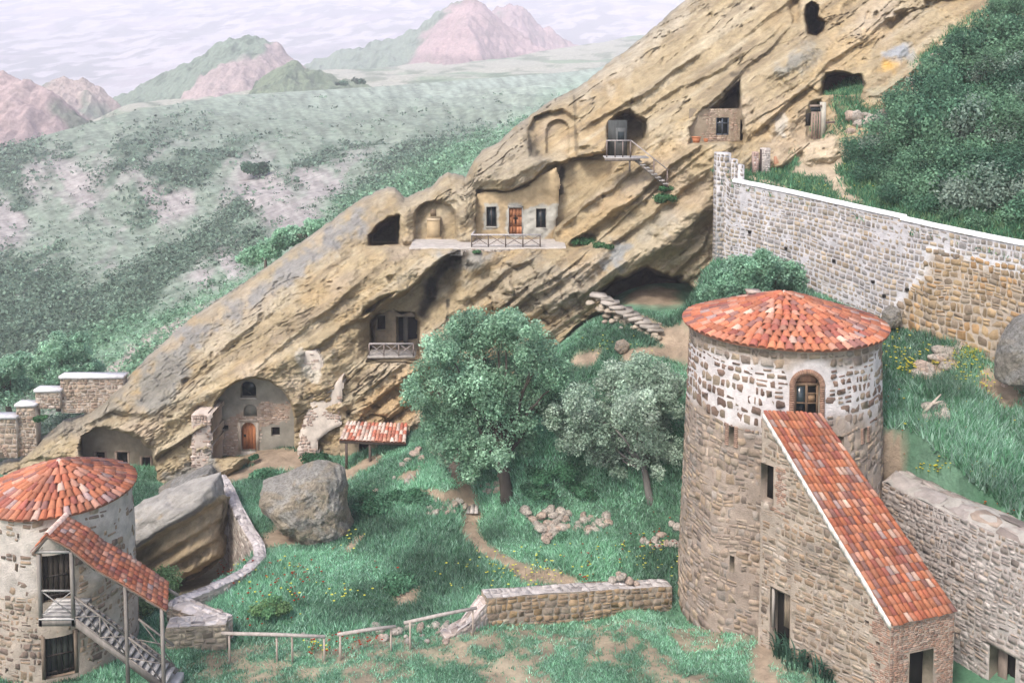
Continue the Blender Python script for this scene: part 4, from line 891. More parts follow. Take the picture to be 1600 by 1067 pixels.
for px, py in [(1173, 362), (1230, 388), (1305, 407), (1440-20, 452), (1367, 440), (1385, 462)]:
    i = np.interp(px, [q[0] for q in WT], A0); p = wmap(np.array([i]), np.array([0.]), np.array([0.]))[0]; z = U(px, py, p[1])[2]; m_.box((p[0]-.07, p[1]-.14, z-.08), (p[0]+.07, p[1]+.05, z+.08), (.02, .02, .02))
m_.build('weep_hole', M['dark'], root)

# =====================================================================================================
# LARGE TOWER
# =====================================================================================================
ap = U(1225, 458, 46.0); TC = (float(ap[0]), 46.0); zap = float(ap[2]); zev = float(U(1225, 505, 46.0)[2])
TR = lambda v: 4.86-.40*np.clip(v/zev, -.2, 1)
tw = thing('round_tower', (TC[0], TC[1], 0), 'tall round rubble stone tower with whitewashed upper band and red cone roof, arched window', 'tower')
RB = 4.6; tm_ = scaleu(cylmap(TC, TR), RB)
def th_px(px, Y=41.6): return math.asin(max(-1, min(1, (float(U(px, 600, Y)[0])-TC[0])/4.6)))
def zY(px, py):     # z on the tower surface
    Y = 41.6
    for _ in range(4): x = float(U(px, py, Y)[0]); dx = min(abs(x-TC[0]), 4.5); Y = TC[1]-math.sqrt(4.6**2-dx**2)
    return float(U(px, py, Y)[2]), math.asin(max(-1, min(1, (x-TC[0])/4.6)))
def hole(px, py, w, h, dp=.5): z, a = zY(px, py); return (a*RB-w/2, a*RB+w/2, z-h/2, z+h/2, dp)
wz_, wa_ = zY(1262, 619); win = (wa_*RB-.55, wa_*RB+.55, wz_-.95, wz_+.95, .45)
holes = [win, hole(1143, 681, .26, .95), hole(1147, 878, .22, .75), hole(1352, 680, .25, .7), hole(1313, 690, .35, .5)]
zw0, _ = zY(1150, 655); zw1, _ = zY(1150, 566)
wband = lambda u, v: sst(-.35, .25, v-(zw0+.1)+fbm(u*.8, v*.8, 3, 301)*.8)*sst(.5, .1, v-(zev-1.05)+fbm(u, v, 3, 303)*.5)
def tmort(u, v):
    m = wband(u, v)[:, None]; n = fbm(u*.7, v*.7, 4, 302)[:, None]
    return (np.array([.39, .315, .26])*(1+.35*n))*(1-m)+np.array([.74, .68, .67])*m
TP = [(.38, .295, .23), (.33, .26, .205), (.42, .34, .27), (.29, .23, .19), (.40, .30, .215), (.35, .30, .26), (.44, .345, .25)]
TPD = np.array([(.25, .17, .13), (.29, .21, .16), (.34, .27, .2), (.22, .15, .12)])
def tkeep(u, v, r):
    m = float(wband(np.array([u]), np.array([v]))[0])
    if v > zev-.8: return np.array(TP)*.92
    if m > .5: return TPD if r.rand() < .85 else None
    return np.array(TP) if r.rand() > .12 else None
mb = MB(); sheet(mb, tm_, np.linspace(-math.pi*RB, math.pi*RB, 150), np.linspace(-4.5, zev+.1, 66), tmort, holes, amp=.03, seed=301)
hm = [(a-.06, b+.06, c-.06, d+.06) for a, b, c, d, _ in holes]; hm[0] = (win[0]-.28, win[1]+.28, win[2]-.05, win[3]+.38)
masonry(mb, tm_, -2.3*RB, 2.3*RB, -3.6, zw0-.1, .29, (.8, 2.0), .045, .04, TP, 302, hm, tkeep, split=.4, wob=.16, jt=.15, hv=.45)
masonry(mb, tm_, -2.3*RB, 2.3*RB, zw0-.1, zev-.9, .42, (.6, 1.5), .10, .04, TP, 303, hm, tkeep, split=.2, wob=.1, jt=.16, hv=.4)
masonry(mb, tm_, -2.3*RB, 2.3*RB, zev-.9, zev+.05, .42, (.7, 1.6), .08, .04, TP, 304, hm, tkeep, split=.15, wob=.05, jt=.14, hv=.3)
mb.build('wall', M['masonry'], tw)
cone_roof(TC, zev, zap, 4.78, 11, .385, 401, 'roof', tw)
# arched window
wn = MB(); wc = (win[0]+win[1])/2; hw = .55
panel(wn, tm_, win[0], win[1], win[2], win[3], -.30, (.10, .075, .06)); wo = wn.build('window', M['dark'], tw)
# spandrels with arch cut
sp = MB(); spr = win[3]-hw*.95; N_ = 12
for sg in (-1, 1):
    for k in range(N_):
        a0, a1 = math.pi/2*k/N_, math.pi/2*(k+1)/N_
        q = [(wc+sg*hw*math.cos(a0), spr+hw*.95*math.sin(a0)), (wc+sg*hw*math.cos(a1), spr+hw*.95*math.sin(a1))]
        pts = [q[0], (wc+sg*(hw+.02), q[0][1]), (wc+sg*(hw+.02), q[1][1]) if k < N_-1 else (wc+sg*(hw+.02), win[3]+.02), q[1]]
        u_, v_ = np.array(pts).T; sp.add(np.r_[tm_(u_, v_, u_*0+.03), tm_(u_, v_, u_*0-.3)], [(0, 1, 2, 3), (0, 4, 7, 3), (0, 3, 7, 4)], (.40, .28, .21))
# brick ring
for k in range(26):
    a = math.pi*(k+.5)/26; c_, s_ = math.cos(a), math.sin(a); da = math.pi/26*.42
    pts = [(wc+r_*math.cos(b_), spr+r_*.95*math.sin(b_)) for r_, b_ in ((hw, a-da), (hw+.24, a-da), (hw+.24, a+da), (hw, a+da))]
    u_, v_ = np.array(pts).T; sp.add(np.r_[tm_(u_, v_, u_*0+.07), tm_(u_, v_, u_*0-.1)], [(0, 1, 2, 3), (0, 4, 5, 1), (1, 5, 6, 2), (2, 6, 7, 3), (3, 7, 4, 0)], jit((.40, .24, .17), rnd(k), .12))
for sg in (-1, 1):
    for k in range(14):
        v0 = win[2]+k*.1; 
        if v0 > spr-.05: break
        panel(sp, tm_, wc+sg*(hw+.12)-.11, wc+sg*(hw+.12)+.11, v0, v0+.08, .06, jit((.40, .24, .17), rnd(k+40), .12), .15)
sp.build('brick_surround', M['masonry'], wo)
fr = MB(); fc = (.20, .13, .085)
for a, b, c, d in [(win[0], win[0]+.09, win[2], spr), (win[1]-.09, win[1], win[2], spr), (wc-.05, wc+.05, win[2], spr), (win[0], win[1], win[2], win[2]+.09), (win[0], win[1], spr-.05, spr+.08), (win[0]+.1, wc, win[2]+.55, win[2]+.6), (wc, win[1]-.1, win[2]+.55, win[2]+.6), (wc, win[1]-.1, win[2]+.98, win[2]+1.03)]:
    panel(fr, tm_, a, b, c, d, -.12, fc, .08)
panel(fr, tm_, wc-.47, wc+.47, spr+.1, win[3]-.02, -.2, (.42, .22, .15), .03)
panel(fr, tm_, wc+.08, win[1]-.14, win[2]+.62, win[2]+.95, -.2, (.40, .25, .15), .03)
fr.build('window_frame', M['wood'], wo)
gl = MB(); panel(gl, tm_, win[0]+.08, wc-.04, win[2]+.09, spr-.05, -.16, (.05, .07, .08), .02); gl.build('pane', M['glass'], wo)
for h_ in holes[1:]: sh = MB(); panel(sh, tm_, h_[0], h_[1], h_[2], h_[3], -.42, (.02, .02, .02)); sh.build('slit_window', M['dark'], tw)
# brick linings of slits
for h_ in (holes[1], holes[3]):
    sb = MB()
    for sg, uu in ((-1, h_[0]), (1, h_[1])):
        sb = MB()
        for k in range(int((h_[3]-h_[2]+.1)/.09)): panel(sb, tm_, uu+sg*.1-.09, uu+sg*.1+.09, h_[2]+k*.09, h_[2]+k*.09+.07, .05, jit((.38, .25, .19), rnd(k), .12), .1)
        sb.build('brick_lining', M['masonry'], tw)
ch = MB(); cc_ = U(1177, 458, 47.5); ch.box((cc_[0]-.28, 47.2, cc_[2]-.6), (cc_[0]+.28, 47.8, cc_[2]+.05), (.45, .26, .2)); ch.box((cc_[0]-.34, 47.14, cc_[2]+.05), (cc_[0]+.34, 47.86, cc_[2]+.14), (.5, .4, .34))
ch.build('chimney', M['masonry'], tw)

# =====================================================================================================
# STAIR ANNEX
# =====================================================================================================
ca = U(1392, 975, 36.3); z_e = float(ca[2]); A1 = np.array([ca[0], 36.3, 0]); A2 = U(1193, 646, 40.9); A3 = U(1284, 650, 41.0); A4 = U(1492, 952, 37.2)
an = thing('stair_annex', (A1[0], A1[1], 0), 'stone annex under a long steep red tiled roof leaning on the large round tower', 'building')
d1 = np.array([A1[0]-A2[0], A1[1]-A2[1], 0]); Ls = np.linalg.norm(d1); d1 /= Ls
zr = float(A2[2]); z_e4 = float(A4[2])
smap = planemap((A2[0], A2[1], 0), d1, (0, 0, 1)); nrm_s = np.cross(d1, (0, 0, 1))
def slope_z(u): return zr+(z_e-zr)*u/Ls-.1
def uz_side(px, py):      # intersect pixel ray with the side wall plane
    p0 = np.array([0, 0, H]); dr = U(px, py, 10.)-p0; t = ((np.array([A2[0], A2[1], 0])-p0)@nrm_s)/(dr@nrm_s); P = p0+dr*t; return float((P-np.array([A2[0], A2[1], 0]))@d1), float(P[2])
wl = uz_side(1199, 755); dl = uz_side(1219, 955)
s_holes = [(wl[0]-.32, wl[0]+.32, wl[1]-.85, wl[1]+.85, .5), (dl[0]-.5, dl[0]+.5, -1.3, dl[1]+.95, .6)]
for px, py in [(1355, 972), (1372, 1005), (1372, 1038)]: u_, z_ = uz_side(px, py); s_holes.append((u_-.09, u_+.09, z_-.09, z_+.09, .25))
SP_ = [(.36, .275, .20), (.31, .24, .18), (.40, .31, .23), (.28, .22, .175), (.38, .27, .185), (.43, .35, .27), (.46, .39, .33)]
def amort(u, v): return np.array([.44, .365, .30])*(1+.3*fbm(u*.7, v*.7, 4, 311))[:, None]
# a sheet whose top follows the roof slope
def smap2(u, v, n): u = np.asarray(u, float); v = np.asarray(v, float); return smap(u, v, n)
mb = MB(); us = np.unique(np.r_[np.linspace(0, Ls, 36), [h_[k] for h_ in s_holes for k in (0, 1)]]); vs_l = np.unique(np.r_[np.linspace(-2.6, zr, 44), [h_[k] for h_ in s_holes for k in (2, 3)]])
def side_sheet(mb, mapf, us, vl, topf, col, holes):
    m = len(us); UU, VV = np.meshgrid(us, vl); T_ = topf(UU); VV2 = np.minimum(VV, T_); Fc = []
    for j in range(len(vl)-1):
        for i in range(m-1):
            uc, vc = (us[i]+us[i+1])/2, (vl[j]+vl[j+1])/2
            if vl[j] >= max(topf(us[i]), topf(us[i+1])): continue
            if any(h_[0] < uc < h_[1] and h_[2] < vc < h_[3] for h_ in holes): continue
            Fc.append((j*m+i, j*m+i+1, (j+1)*m+i+1, (j+1)*m+i))
    mb.add(mapf(UU.ravel(), VV2.ravel(), (fbm(UU*1.3, VV2*1.3, 3, 5)*.03).ravel()), np.array(Fc), col(UU.ravel(), VV2.ravel()))
    for a, b, c_, d, dp in holes:
        uu = np.array([a, b, b, a]); v4 = np.array([c_, c_, d, d]); f = mapf(uu, v4, np.full(4, .03)); k = mapf(uu, v4, np.full(4, -dp)); mb.add(np.r_[f, k], [(0, 4, 5, 1), (1, 5, 6, 2), (2, 6, 7, 3), (3, 7, 4, 0)], (.40, .33, .27))
side_sheet(mb, smap, us, vs_l, slope_z, amort, s_holes)
bq = lambda u, v: (u > Ls-.75-.15*math.sin(v*7)) or (abs(u-s_holes[0][1]-.25) < .3 and abs(v-wl[1]+.1) < 1.0) or (abs(u-s_holes[0][0]+.12) < .14 and abs(v-wl[1]) < .9)
masonry(mb, smap, .05, Ls, -2.2, zr, .24, (.8, 2.3), .05, .035, SP_, 321, [(a-.04, b+.04, c_-.04, d+.04) for a, b, c_, d, _ in s_holes], lambda u, v, r: None if (v > slope_z(u)-.12 or bq(u, v) or r.rand() < .06) else 0, split=.45, wob=.1, jt=.15, hv=.45)
BP = [(.42, .26, .19), (.38, .23, .17), (.46, .31, .24), (.34, .22, .17), (.44, .33, .27)]
masonry(mb, smap, .05, Ls, -2.2, zr, .085, (2.2, 3.4), .02, .03, BP, 322, [(a-.01, b+.01, c_-.01, d+.01) for a, b, c_, d, _ in s_holes], lambda u, v, r: 0 if (bq(u, v) and v < slope_z(u)-.06) else None, split=0, wob=0, jt=.05, hv=.1)
mb.build('wall', M['masonry'], an)
# white verge of mortar along the roof
vg = MB()
for k in range(24):
    u0, u1 = Ls*k/24, Ls*(k+1)/24; j = .02*rnd(k).randn(); vg.add(smap(np.array([u0, u1, u1, u0, u0, u1, u1, u0]), np.array([slope_z(u0)-.13+j, slope_z(u1)-.13+j, slope_z(u1)+.13, slope_z(u0)+.13]*2), np.array([.07]*4+[-.1]*4)), [(0, 1, 2, 3), (4, 5, 1, 0), (3, 2, 6, 7), (0, 3, 7, 4), (1, 5, 6, 2)], (.74, .68, .63))
vg.build('verge', M['plaster'], an)
# end wall
e = np.array([A4[0]-A1[0], A4[1]-A1[1], 0]); Le = np.linalg.norm(e); e /= Le; emap = planemap((A1[0], A1[1], 0), e, (0, 0, 1)); nrm_e = np.cross(e, (0, 0, 1))
def uz_end(px, py):
    p0 = np.array([0, 0, H]); dr = U(px, py, 10.)-p0; t = ((np.array([A1[0], A1[1], 0])-p0)@nrm_e)/(dr@nrm_e); P = p0+dr*t; return float((P-np.array([A1[0], A1[1], 0]))@e), float(P[2])
d0 = uz_end(1421, 1020); d1_ = uz_end(1458, 1020); eh = [(d0[0], d1_[0], -1.5, d0[1], .6)]
mb = MB(); sheet(mb, emap, np.linspace(0, Le, 10), np.linspace(-2.5, z_e-.05, 14), (.45, .36, .30), eh, amp=.01)
masonry(mb, emap, 0, Le, -2, z_e-.05, .085, (2.2, 3.4), .022, .03, BP, 323, [(a-.01, b+.01, c_-.01, d+.01) for a, b, c_, d, _ in eh], None, split=0, wob=.01, jt=.05, hv=.1)
mb.build('brick_end_wall', M['masonry'], an)
# far side wall (towards the curtain wall)
mb = MB(); q0 = np.array([A3[0], A3[1], 0]); dd = np.array([A4[0]-A3[0], A4[1]-A3[1], 0]); L3 = np.linalg.norm(dd); fm = planemap(np.array([A4[0], A4[1], 0]), -dd/L3, (0, 0, 1))
side_sheet(mb, fm, np.linspace(0, L3, 20), np.linspace(-2.5, zr, 30), lambda u: z_e4+(zr-z_e4)*u/L3-.1, amort, []); mb.build('rear_wall', M['masonry'], an)
rf = MB(); ov = .22
P0 = np.array([A1[0], A1[1], z_e])-d1*0; P3 = A2.copy(); P1 = A4.copy(); P2 = A3.copy(); ex = (P0-P3)/np.linalg.norm(P0-P3)*ov
patch_roof(rf, [P0+ex*.6+(0, 0, .06), P1+ex*.6+(0, 0, .06), P2+(0, 0, .06), P3+(0, 0, .06)], 13, 25, 331, und=.06, hgt=.075)
rf.build('roof', M['tile'], an)
for nm, mp_, hh_ in [('window', smap, s_holes[0]), ('doorway', smap, s_holes[1]), ('putlog_hole', smap, s_holes[2]), ('putlog_hole', smap, s_holes[3]), ('putlog_hole', smap, s_holes[4]), ('doorway', emap, eh[0])]:
    dk = MB(); panel(dk, mp_, hh_[0], hh_[1], hh_[2], hh_[3], -hh_[4]+.03, (.02, .02, .02)); dk.build(nm, M['dark'], an)
dr_ = MB(); h_ = s_holes[1]
for k in range(4): panel(dr_, smap, h_[0]+.42+k*.13, h_[0]+.54+k*.13, -.1, h_[3], -.42, jit((.30, .24, .18), rnd(k), .1))
do = dr_.build('door', M['wood'], an)
fr = MB(); panel(fr, smap, h_[0]-.02, h_[0]+.1, -.2, h_[3], -.1, (.42, .38, .34), .12); panel(fr, smap, h_[0], h_[1], h_[3]-.12, h_[3], -.08, (.36, .3, .25), .12); fr.build('door_frame', M['wood'], do)
st = MB(); p = G(1216, 1000); st.box((p[0]-.5, p[1]-.35, p[2]-.2), (p[0]+.55, p[1]+.3, p[2]+.09), (.55, .52, .5)); tag(st.build('door_slab', M['plaster']), 'flat grey stone slab on the ground at the annex doorway', 'slab')
# =====================================================================================================
# SMALL TOWER WITH THE COVERED STAIR
# =====================================================================================================
ap2 = U(92, 721, 41.0); SC = (float(ap2[0]), 41.0); za2 = float(ap2[2]); ze2 = float(U(92, 763, 41.0)[2]); SR = 2.95
st_ = thing('small_round_tower', (SC[0], SC[1], 0), 'short round stone tower with patchy cream plaster, tiled cone roof and dark wooden doors', 'tower')
cm_ = scaleu(cylmap(SC, lambda v: SR+.12*(1-np.clip(v/ze2, 0, 1))), SR)
def s_at(px, py):
    Y = SC[1]-SR
    for _ in range(4): x = float(U(px, py, Y)[0]); dx = np.clip(x-SC[0], -2.9, 2.9); Y = SC[1]-math.sqrt(SR**2-dx**2)
    return SR*math.asin(np.clip((x-SC[0])/SR, -1, 1)), float(U(px, py, Y)[2])
l0, l1 = s_at(71, 1058), s_at(117, 986); u0, u1 = s_at(66, 940), s_at(110, 861)
sholes = [(l0[0], l1[0], l0[1], l1[1], .4), (u0[0], u1[0], u0[1], u1[1], .35)]
def pl(u, v): return fbm(u*.55, v*.7, 4, 401)+.25*sst(2.5, 5.5, v)-.12*sst(3.2, 1, v)+.35*np.exp(-((v-3.0)/.35)**2)
def smort(u, v): m = sst(-.15, .25, pl(u, v))[:, None]; return np.array([.50, .42, .35])*(1-m)+np.array([.60, .535, .485])*m*(1+.25*fbm(u*1.5, v*1.5, 4, 409))[:, None]
SPAL = [(.38, .28, .20), (.30, .22, .165), (.43, .34, .26), (.25, .19, .155)]
mb = MB(); sheet(mb, cm_, np.linspace(-math.pi*SR, math.pi*SR, 120), np.linspace(-2, ze2+.1, 44), smort, sholes, amp=.04, seed=402, revcol=(.25, .19, .14))
masonry(mb, cm_, -2.2*SR, 2.2*SR, -1.5, ze2, .24, (.8, 2.1), .06, .025, SPAL, 403, [(a-.1, b+.1, c-.05, d+.1) for a, b, c, d, _ in sholes], lambda u, v, r: 0 if r.rand() < .88-.62*sst(-.15, .3, float(pl(u, v))) else None, split=.4, wob=.12, jt=.18, hv=.4)
mb.build('wall', M['masonry'], st_)
cone_roof(SC, ze2, za2, 3.1, 7, .29, 411, 'roof', st_)
for k, (a, b, c, d, _) in enumerate(sholes):
    w_ = MB(); n = 5
    for i in range(n): panel(w_, cm_, a+(b-a)*i/n+.012, a+(b-a)*(i+1)/n-.012, c, d, -.2, jit((.055, .045, .038) if k else (.03, .035, .03), rnd(i), .2))
    for vv_ in ((c+d)/2, c+.15): panel(w_, cm_, a+.06, b-.06, vv_-.04, vv_+.04, -.16, (.06, .05, .045))
    dd_ = w_.build('door', M['wood'], st_)
    f = MB()
    for aa, bb, c1, d1x in [(a-.08, a+.05, c, d+.1), (b-.05, b+.08, c, d+.1), (a-.15, b+.15, d, d+.13)]: panel(f, cm_, aa, bb, c1, d1x, .04, (.22, .17, .13), .15)
    f.build('door_frame', M['wood'], dd_)
p = s_at(143, 833); q = MB(); c0 = cm_(np.array([p[0]]), np.array([p[1]]), np.array([0.]))[0]; q.tube([c0-(.1, -.2, 0), c0+(.2, -.35, 0)], .09, 10, (.05, .05, .05)); q.build('drain_pipe', M['plain'], st_)
# ---- covered stair
YF, YB = 36.75, 37.95
P = lambda px, py, Y=YF: U(px, py, Y)
cs = thing('covered_staircase', (float(P(150, 1000)[0]), 37.3, 0), 'weathered wooden staircase with landing and sagging tiled canopy against the small round tower', 'staircase')
WC = (.23, .205, .185); WL_ = (.36, .34, .325)
zd = float(P(90, 966)[2]); xl, xr = float(P(64, 966)[0]), float(P(115, 966)[0]); x2 = float(P(198, 990)[0]); x3 = float(P(254, 990)[0]); xe = float(P(262, 1045)[0])
zg = -.78
def stair_z(x): return zd-.05+(x-xr)*(zg+.25-zd)/(x3+.15-xr)
posts = [(xl, YF, zd-.3, 1.0), (xr, YF, zd-.3, 1), (x2, YF, -1.2, 1), (x3, YF, -1.2, 1), (x3-.5, YB+.1, -1.2, 1)]
zr_ = {0: float(P(62, 866)[2]), 1: float(P(113, 862)[2]), 2: float(P(197, 905)[2]), 3: float(P(254, 950)[2]), 4: float(P(254, 950)[2])+.1}
for k, (x, y, z0, _) in enumerate(posts): q = MB(); q.bar((x, y, z0), (x, y, zr_[k]), .12, .12, jit(WC, rnd(k), .08)); q.build('post', M['wood'], cs)
q = MB(); q.box((xl-.08, YF-.06, zd-.28), (xr+.08, YF+.06, zd-.02), WC); q.box((xl-.05, YF+.06, zd-.22), (xl+.07, 38.3, zd-.06), WC); q.box((xr-.07, YF+.06, zd-.22), (xr+.05, 38.3, zd-.06), WC)
for i in range(6): q.box((xl-.06, YF-.08+i*.26, zd-.02), (xr+.04, YF+.16+i*.26, zd+.03), jit((.48, .46, .44), rnd(i), .06))
q.build('landing', M['wood'], cs)
for y in (YF, YB): q = MB(); q.bar((xr, y, zd-.12), (x3+.1, y, stair_z(x3+.1)-.05), .07, .24, WC); q.build('stringer', M['wood'], cs)
ns = 15
for i in range(ns):
    x = xr+(x3-xr)*(i+.5)/ns; z = float(stair_z(x)); q = MB(); q.box((x-.15, YF+.04, z-.03), (x+.16, YB-.04, z+.02), jit((.46, .44, .42), rnd(i), .08)); q.box((x-.15, YF+.05, z), (x-.13, YB-.05, z+.2), jit((.36, .34, .32), rnd(i), .1)); q.build('step', M['wood'], cs)
def railing(name, a, b, hgt, nb, parent, y, zf, col=WC, braces=True, th=.05):
    q = MB(); q.bar((a, y, zf(a)+hgt), (b, y, zf(b)+hgt), th*1.3, th*1.3, col); q.build(name, M['wood'], parent); q = MB(); q.bar((a, y, zf(a)+.12), (b, y, zf(b)+.12), th, th, col); q.build('bottom_rail', M['wood'], parent)
    for i in range(nb):
        u_, v_ = a+(b-a)*i/nb, a+(b-a)*(i+1)/nb
        q = MB(); q.bar((u_, y-.02, zf(u_)+.12), (v_, y-.02, zf(v_)+hgt), th*.8, th*.6, jit(col, rnd(i), .1)); q.bar((u_, y+.03, zf(u_)+hgt), (v_, y+.03, zf(v_)+.12), th*.8, th*.6, jit(col, rnd(i+9), .1)); q.build('cross_brace', M['wood'], parent)
        if i: q = MB(); q.bar((u_, y, zf(u_)), (u_, y, zf(u_)+hgt), th*1.1, th*1.1, col); q.build('baluster', M['wood'], parent)
railing('handrail', xl, xr, 1.15, 1, cs, YF, lambda x: zd, WL_); railing('handrail', xr, x2, 1.0, 2, cs, YF, lambda x: stair_z(x), WC); railing('handrail', x2, x3, 1.0, 1, cs, YF, lambda x: stair_z(x), WC); railing('handrail', x2, x3, 1.0, 1, cs, YB, lambda x: stair_z(x), WC)
# canopy: small west slope, ridge and long east slope following the stair
zrd = float(P(84, 822, 37.4)[2]); xr0 = float(P(85, 822, 37.3)[0]); xw = float(P(52, 862)[0])-.02; zw = float(P(52, 862)[2])
CP = [(112, 856), (150, 886), (195, 912), (228, 932), (262, 952)]; q = MB()
yf, yb = YF-.12, YB+.35
patch_roof(q, [(xw, yb, zw), (xw, yf, zw), (xr0, yf, zrd), (xr0, yb, zrd)], 6, 3, 421, hgt=.06, und=.02)
pts = [np.array([xr0, zrd])]+[np.array([float(P(a, b)[0]), float(P(a, b)[2])+.03]) for a, b in CP]
for i in range(len(pts)-1):
    (xa, za_), (xb, zb_) = pts[i], pts[i+1]; L_ = math.hypot(xb-xa, zb_-za_); lf = .28 if i > 0 else .0
    patch_roof(q, [(xb, yf, zb_), (xb-.11*(i+1), yb, zb_+.25*min(1, i*.4+.2)), (xa-.11*i, yb, za_+.25*min(1, i*.4)), (xa, yf, za_)], 6, max(2, int(round(L_/.27))), 422+i, hgt=.06, und=.02, tb=.05)
K = [];
for i in range(6): y = yf+(yb-yf)*i/6; q.add(np.array([(xr0+dx, yy, zrd+dz) for yy in (y-.02, y+(yb-yf)/6+.03) for dx, dz in ((-.13, .02), (-.08, .11), (0, .15), (.08, .11), (.13, .02))]), [(k, k+1, 6+k, 5+k) for k in range(4)], jit((.74, .52, .43), rnd(i), .1))
q.build('canopy_roof', M['tile'], cs)
q = MB(); ms = [pts[0]+(-.0, -.1)]+[p_+(0, -.12) for p_ in pts[1:]]
for y in (YF, YB):
    q = MB()
    for a_, b_ in zip(ms[:-1], ms[1:]): q.bar((a_[0], y, a_[1]), (b_[0], y, b_[1]), .09, .11, WC)
    q.build('rafter', M['wood'], cs)
q = MB(); q.bar((xw+.08, YF, zw-.02), (xr0, YF, zrd-.1), .08, .1, WC); q.bar((xw+.1, YF, zw), (pts[1][0], YF, zw), .09, .1, WL_)
q.build('gable_beam', M['wood'], cs)
q = MB(); q.box((x3-.25, YF-.25, -1.05), (xe+.15, YB+.2, -.72), (.52, .50, .48)); q.build('foot_slab', M['plaster'], cs)

# =====================================================================================================
# CURTAIN WALL (lower right), COURT WALLS
# =====================================================================================================
CWP = [(.42, .37, .34), (.36, .31, .28), (.46, .41, .38), (.33, .28, .25), (.40, .32, .26), (.5, .45, .42)]
cwt = thing('curtain_wall', (20, 39, 0), 'massive grey rubble wall with a weathered broken top and a doorway, behind the steep tiled annex', 'wall')
Lc = [(17.2, 43.4), (18.2, 40.9), (19.4, 38.6), (21.1, 36.0), (23.8, 32.6)]
ztc = [5.1, 5.2, 5.3, 5.25, 5.2]; mb = MB()
offc = .95; Lcen = []
for i, p in enumerate(Lc):
    a = np.array(Lc[max(i-1, 0)]); b = np.array(Lc[min(i+1, 4)]); d = (b-a)/np.linalg.norm(b-a); n = np.array([-d[1], d[0]]); Lcen.append(np.array(p)+n*offc)
Lcr = Lcen
# doorway position in u
fz, SL, HH = None, None, None
_tmp = MB(); f1, SL, HH = wallline(Lcr, ztc, [-2.2]*5, 'x', _tmp, 1.9, .4, CWP, (.45, .4, .37), 5, both=False, topstones=False, ends=False)
best = min(((abs(toP(*f1(np.array([u]), np.array([2.5]), np.array([0.]))[0])[0]-1566), u) for u in np.linspace(0, SL, 400)))[1]
_py = f1(np.array([best]), np.array([2.]), np.array([0.]))[0]; dh = [(best-.5, best+.55, .2, (float(U(1566, 1016, _py[1])[2])+2.2)*HH/(5.2+2.2), .7)]
mb = MB(); f1, SL, HH = wallline(Lcr, ztc, [-2.2]*5, 'curtain', mb, 1.9, .24, CWP, lambda u, v: np.array([.50, .45, .425])*(1+.35*fbm(u*.8, v*.8, 4, 431))[:, None], 432, both=False, wr=(.7, 1.9), joint=.06, proud=.06, capcol=(.44, .41, .37), holes=dh, rough=.16, split=.45, topstones=CWP, capbulge=.28)
mb.build('wall', M['masonry'], cwt)
q = MB(); a, b, c, d, _ = dh[0]; panel(q, f1, a, b, c, d, -.66, (.02, .02, .02)); q.build('doorway', M['dark'], cwt)
q = MB(); panel(q, f1, a+.12, a+.5, c, d-.1, -.4, (.25, .2, .17)); dq = q.build('door', M['wood'], cwt); q = MB(); panel(q, f1, a-.15, b+.2, d-.02, d+.16, .05, (.34, .30, .27), .3); q.build('lintel', M['wood'], dq)

def zof(px, py, Y): return float(U(px, py, Y)[2])
BRP = [(.40, .29, .19), (.34, .25, .17), (.45, .32, .20), (.30, .23, .17), (.42, .34, .26), (.36, .25, .14)]
# low court wall, middle
pa, pb = G(756, 980), G(1045, 953)
mb = MB(); za_, zb_ = zof(756, 930, pa[1]), zof(1045, 915, pb[1])
L = [pa[:2]+(0, .3), (pa[:2]+pb[:2])/2+(0, .3), pb[:2]+(0, .3)]
wallline(L, [za_-.1, (za_+zb_)/2, zb_], [pa[2]-.5, (pa[2]+pb[2])/2-.5, pb[2]-.5], 'w', mb, .75, .27, BRP, (.42, .35, .28), 441, wr=(.9, 2.2), joint=.035, proud=.05, capcol=(.56, .51, .48), topstones=[(.52, .48, .46), (.46, .42, .40)], capbulge=.03)
lw = mb.build('low_wall', M['masonry']); tag(lw, 'straight low rubble wall with a pale flat top in the middle of the courtyard', 'wall')
# broken stub stepping down at its left end
mb = MB(); L = [G(690, 1002)[:2], G(725, 991)[:2], pa[:2]]
wallline([np.array(p)+(0, .3) for p in L], [pa[2]+.15, pa[2]+.4, za_-.3], [pa[2]-.6]*3, 'w', mb, .7, .22, [(.56, .47, .43), (.5, .41, .36), (.6, .53, .5)], (.5, .43, .38), 443, wr=(.9, 1.6), capcol=(.6, .54, .5), capbulge=.05, rough=.15)
tag(mb.build('wall_stub', M['masonry']), 'crumbled pinkish stub stepping down at the left end of the straight low wall', 'wall')
# curved wall at the pit and its return
CW = [(345, 743, .2), (357, 762, 0), (372, 795, -.25), (388, 825, -.4), (404, 850, -.5), (407, 868, -.5), (385, 890, -.45), (350, 908, -.4), (318, 922, -.3), (280, 936, -.2)]
Lp = [Uz(*q)[:2] for q in CW]
mb = MB(); Rv = Lp[::-1]; ztp = [q[2] for q in CW][::-1]
wallline(Lp, [q[2] for q in CW], [-4.2]*len(CW), 'w', mb, .6, .26, [(.50, .43, .37), (.44, .37, .32), (.55, .49, .43)], (.50, .44, .39), 445, wr=(.8, 2.2), joint=.035, proud=.03, capcol=(.60, .55, .54), topstones=[(.6, .55, .54), (.52, .47, .46)], capbulge=.05, rough=.1)
tag(mb.build('curved_wall', M['masonry']), 'curved pale stone wall sweeping from the boulder down round the rocky pit', 'wall')

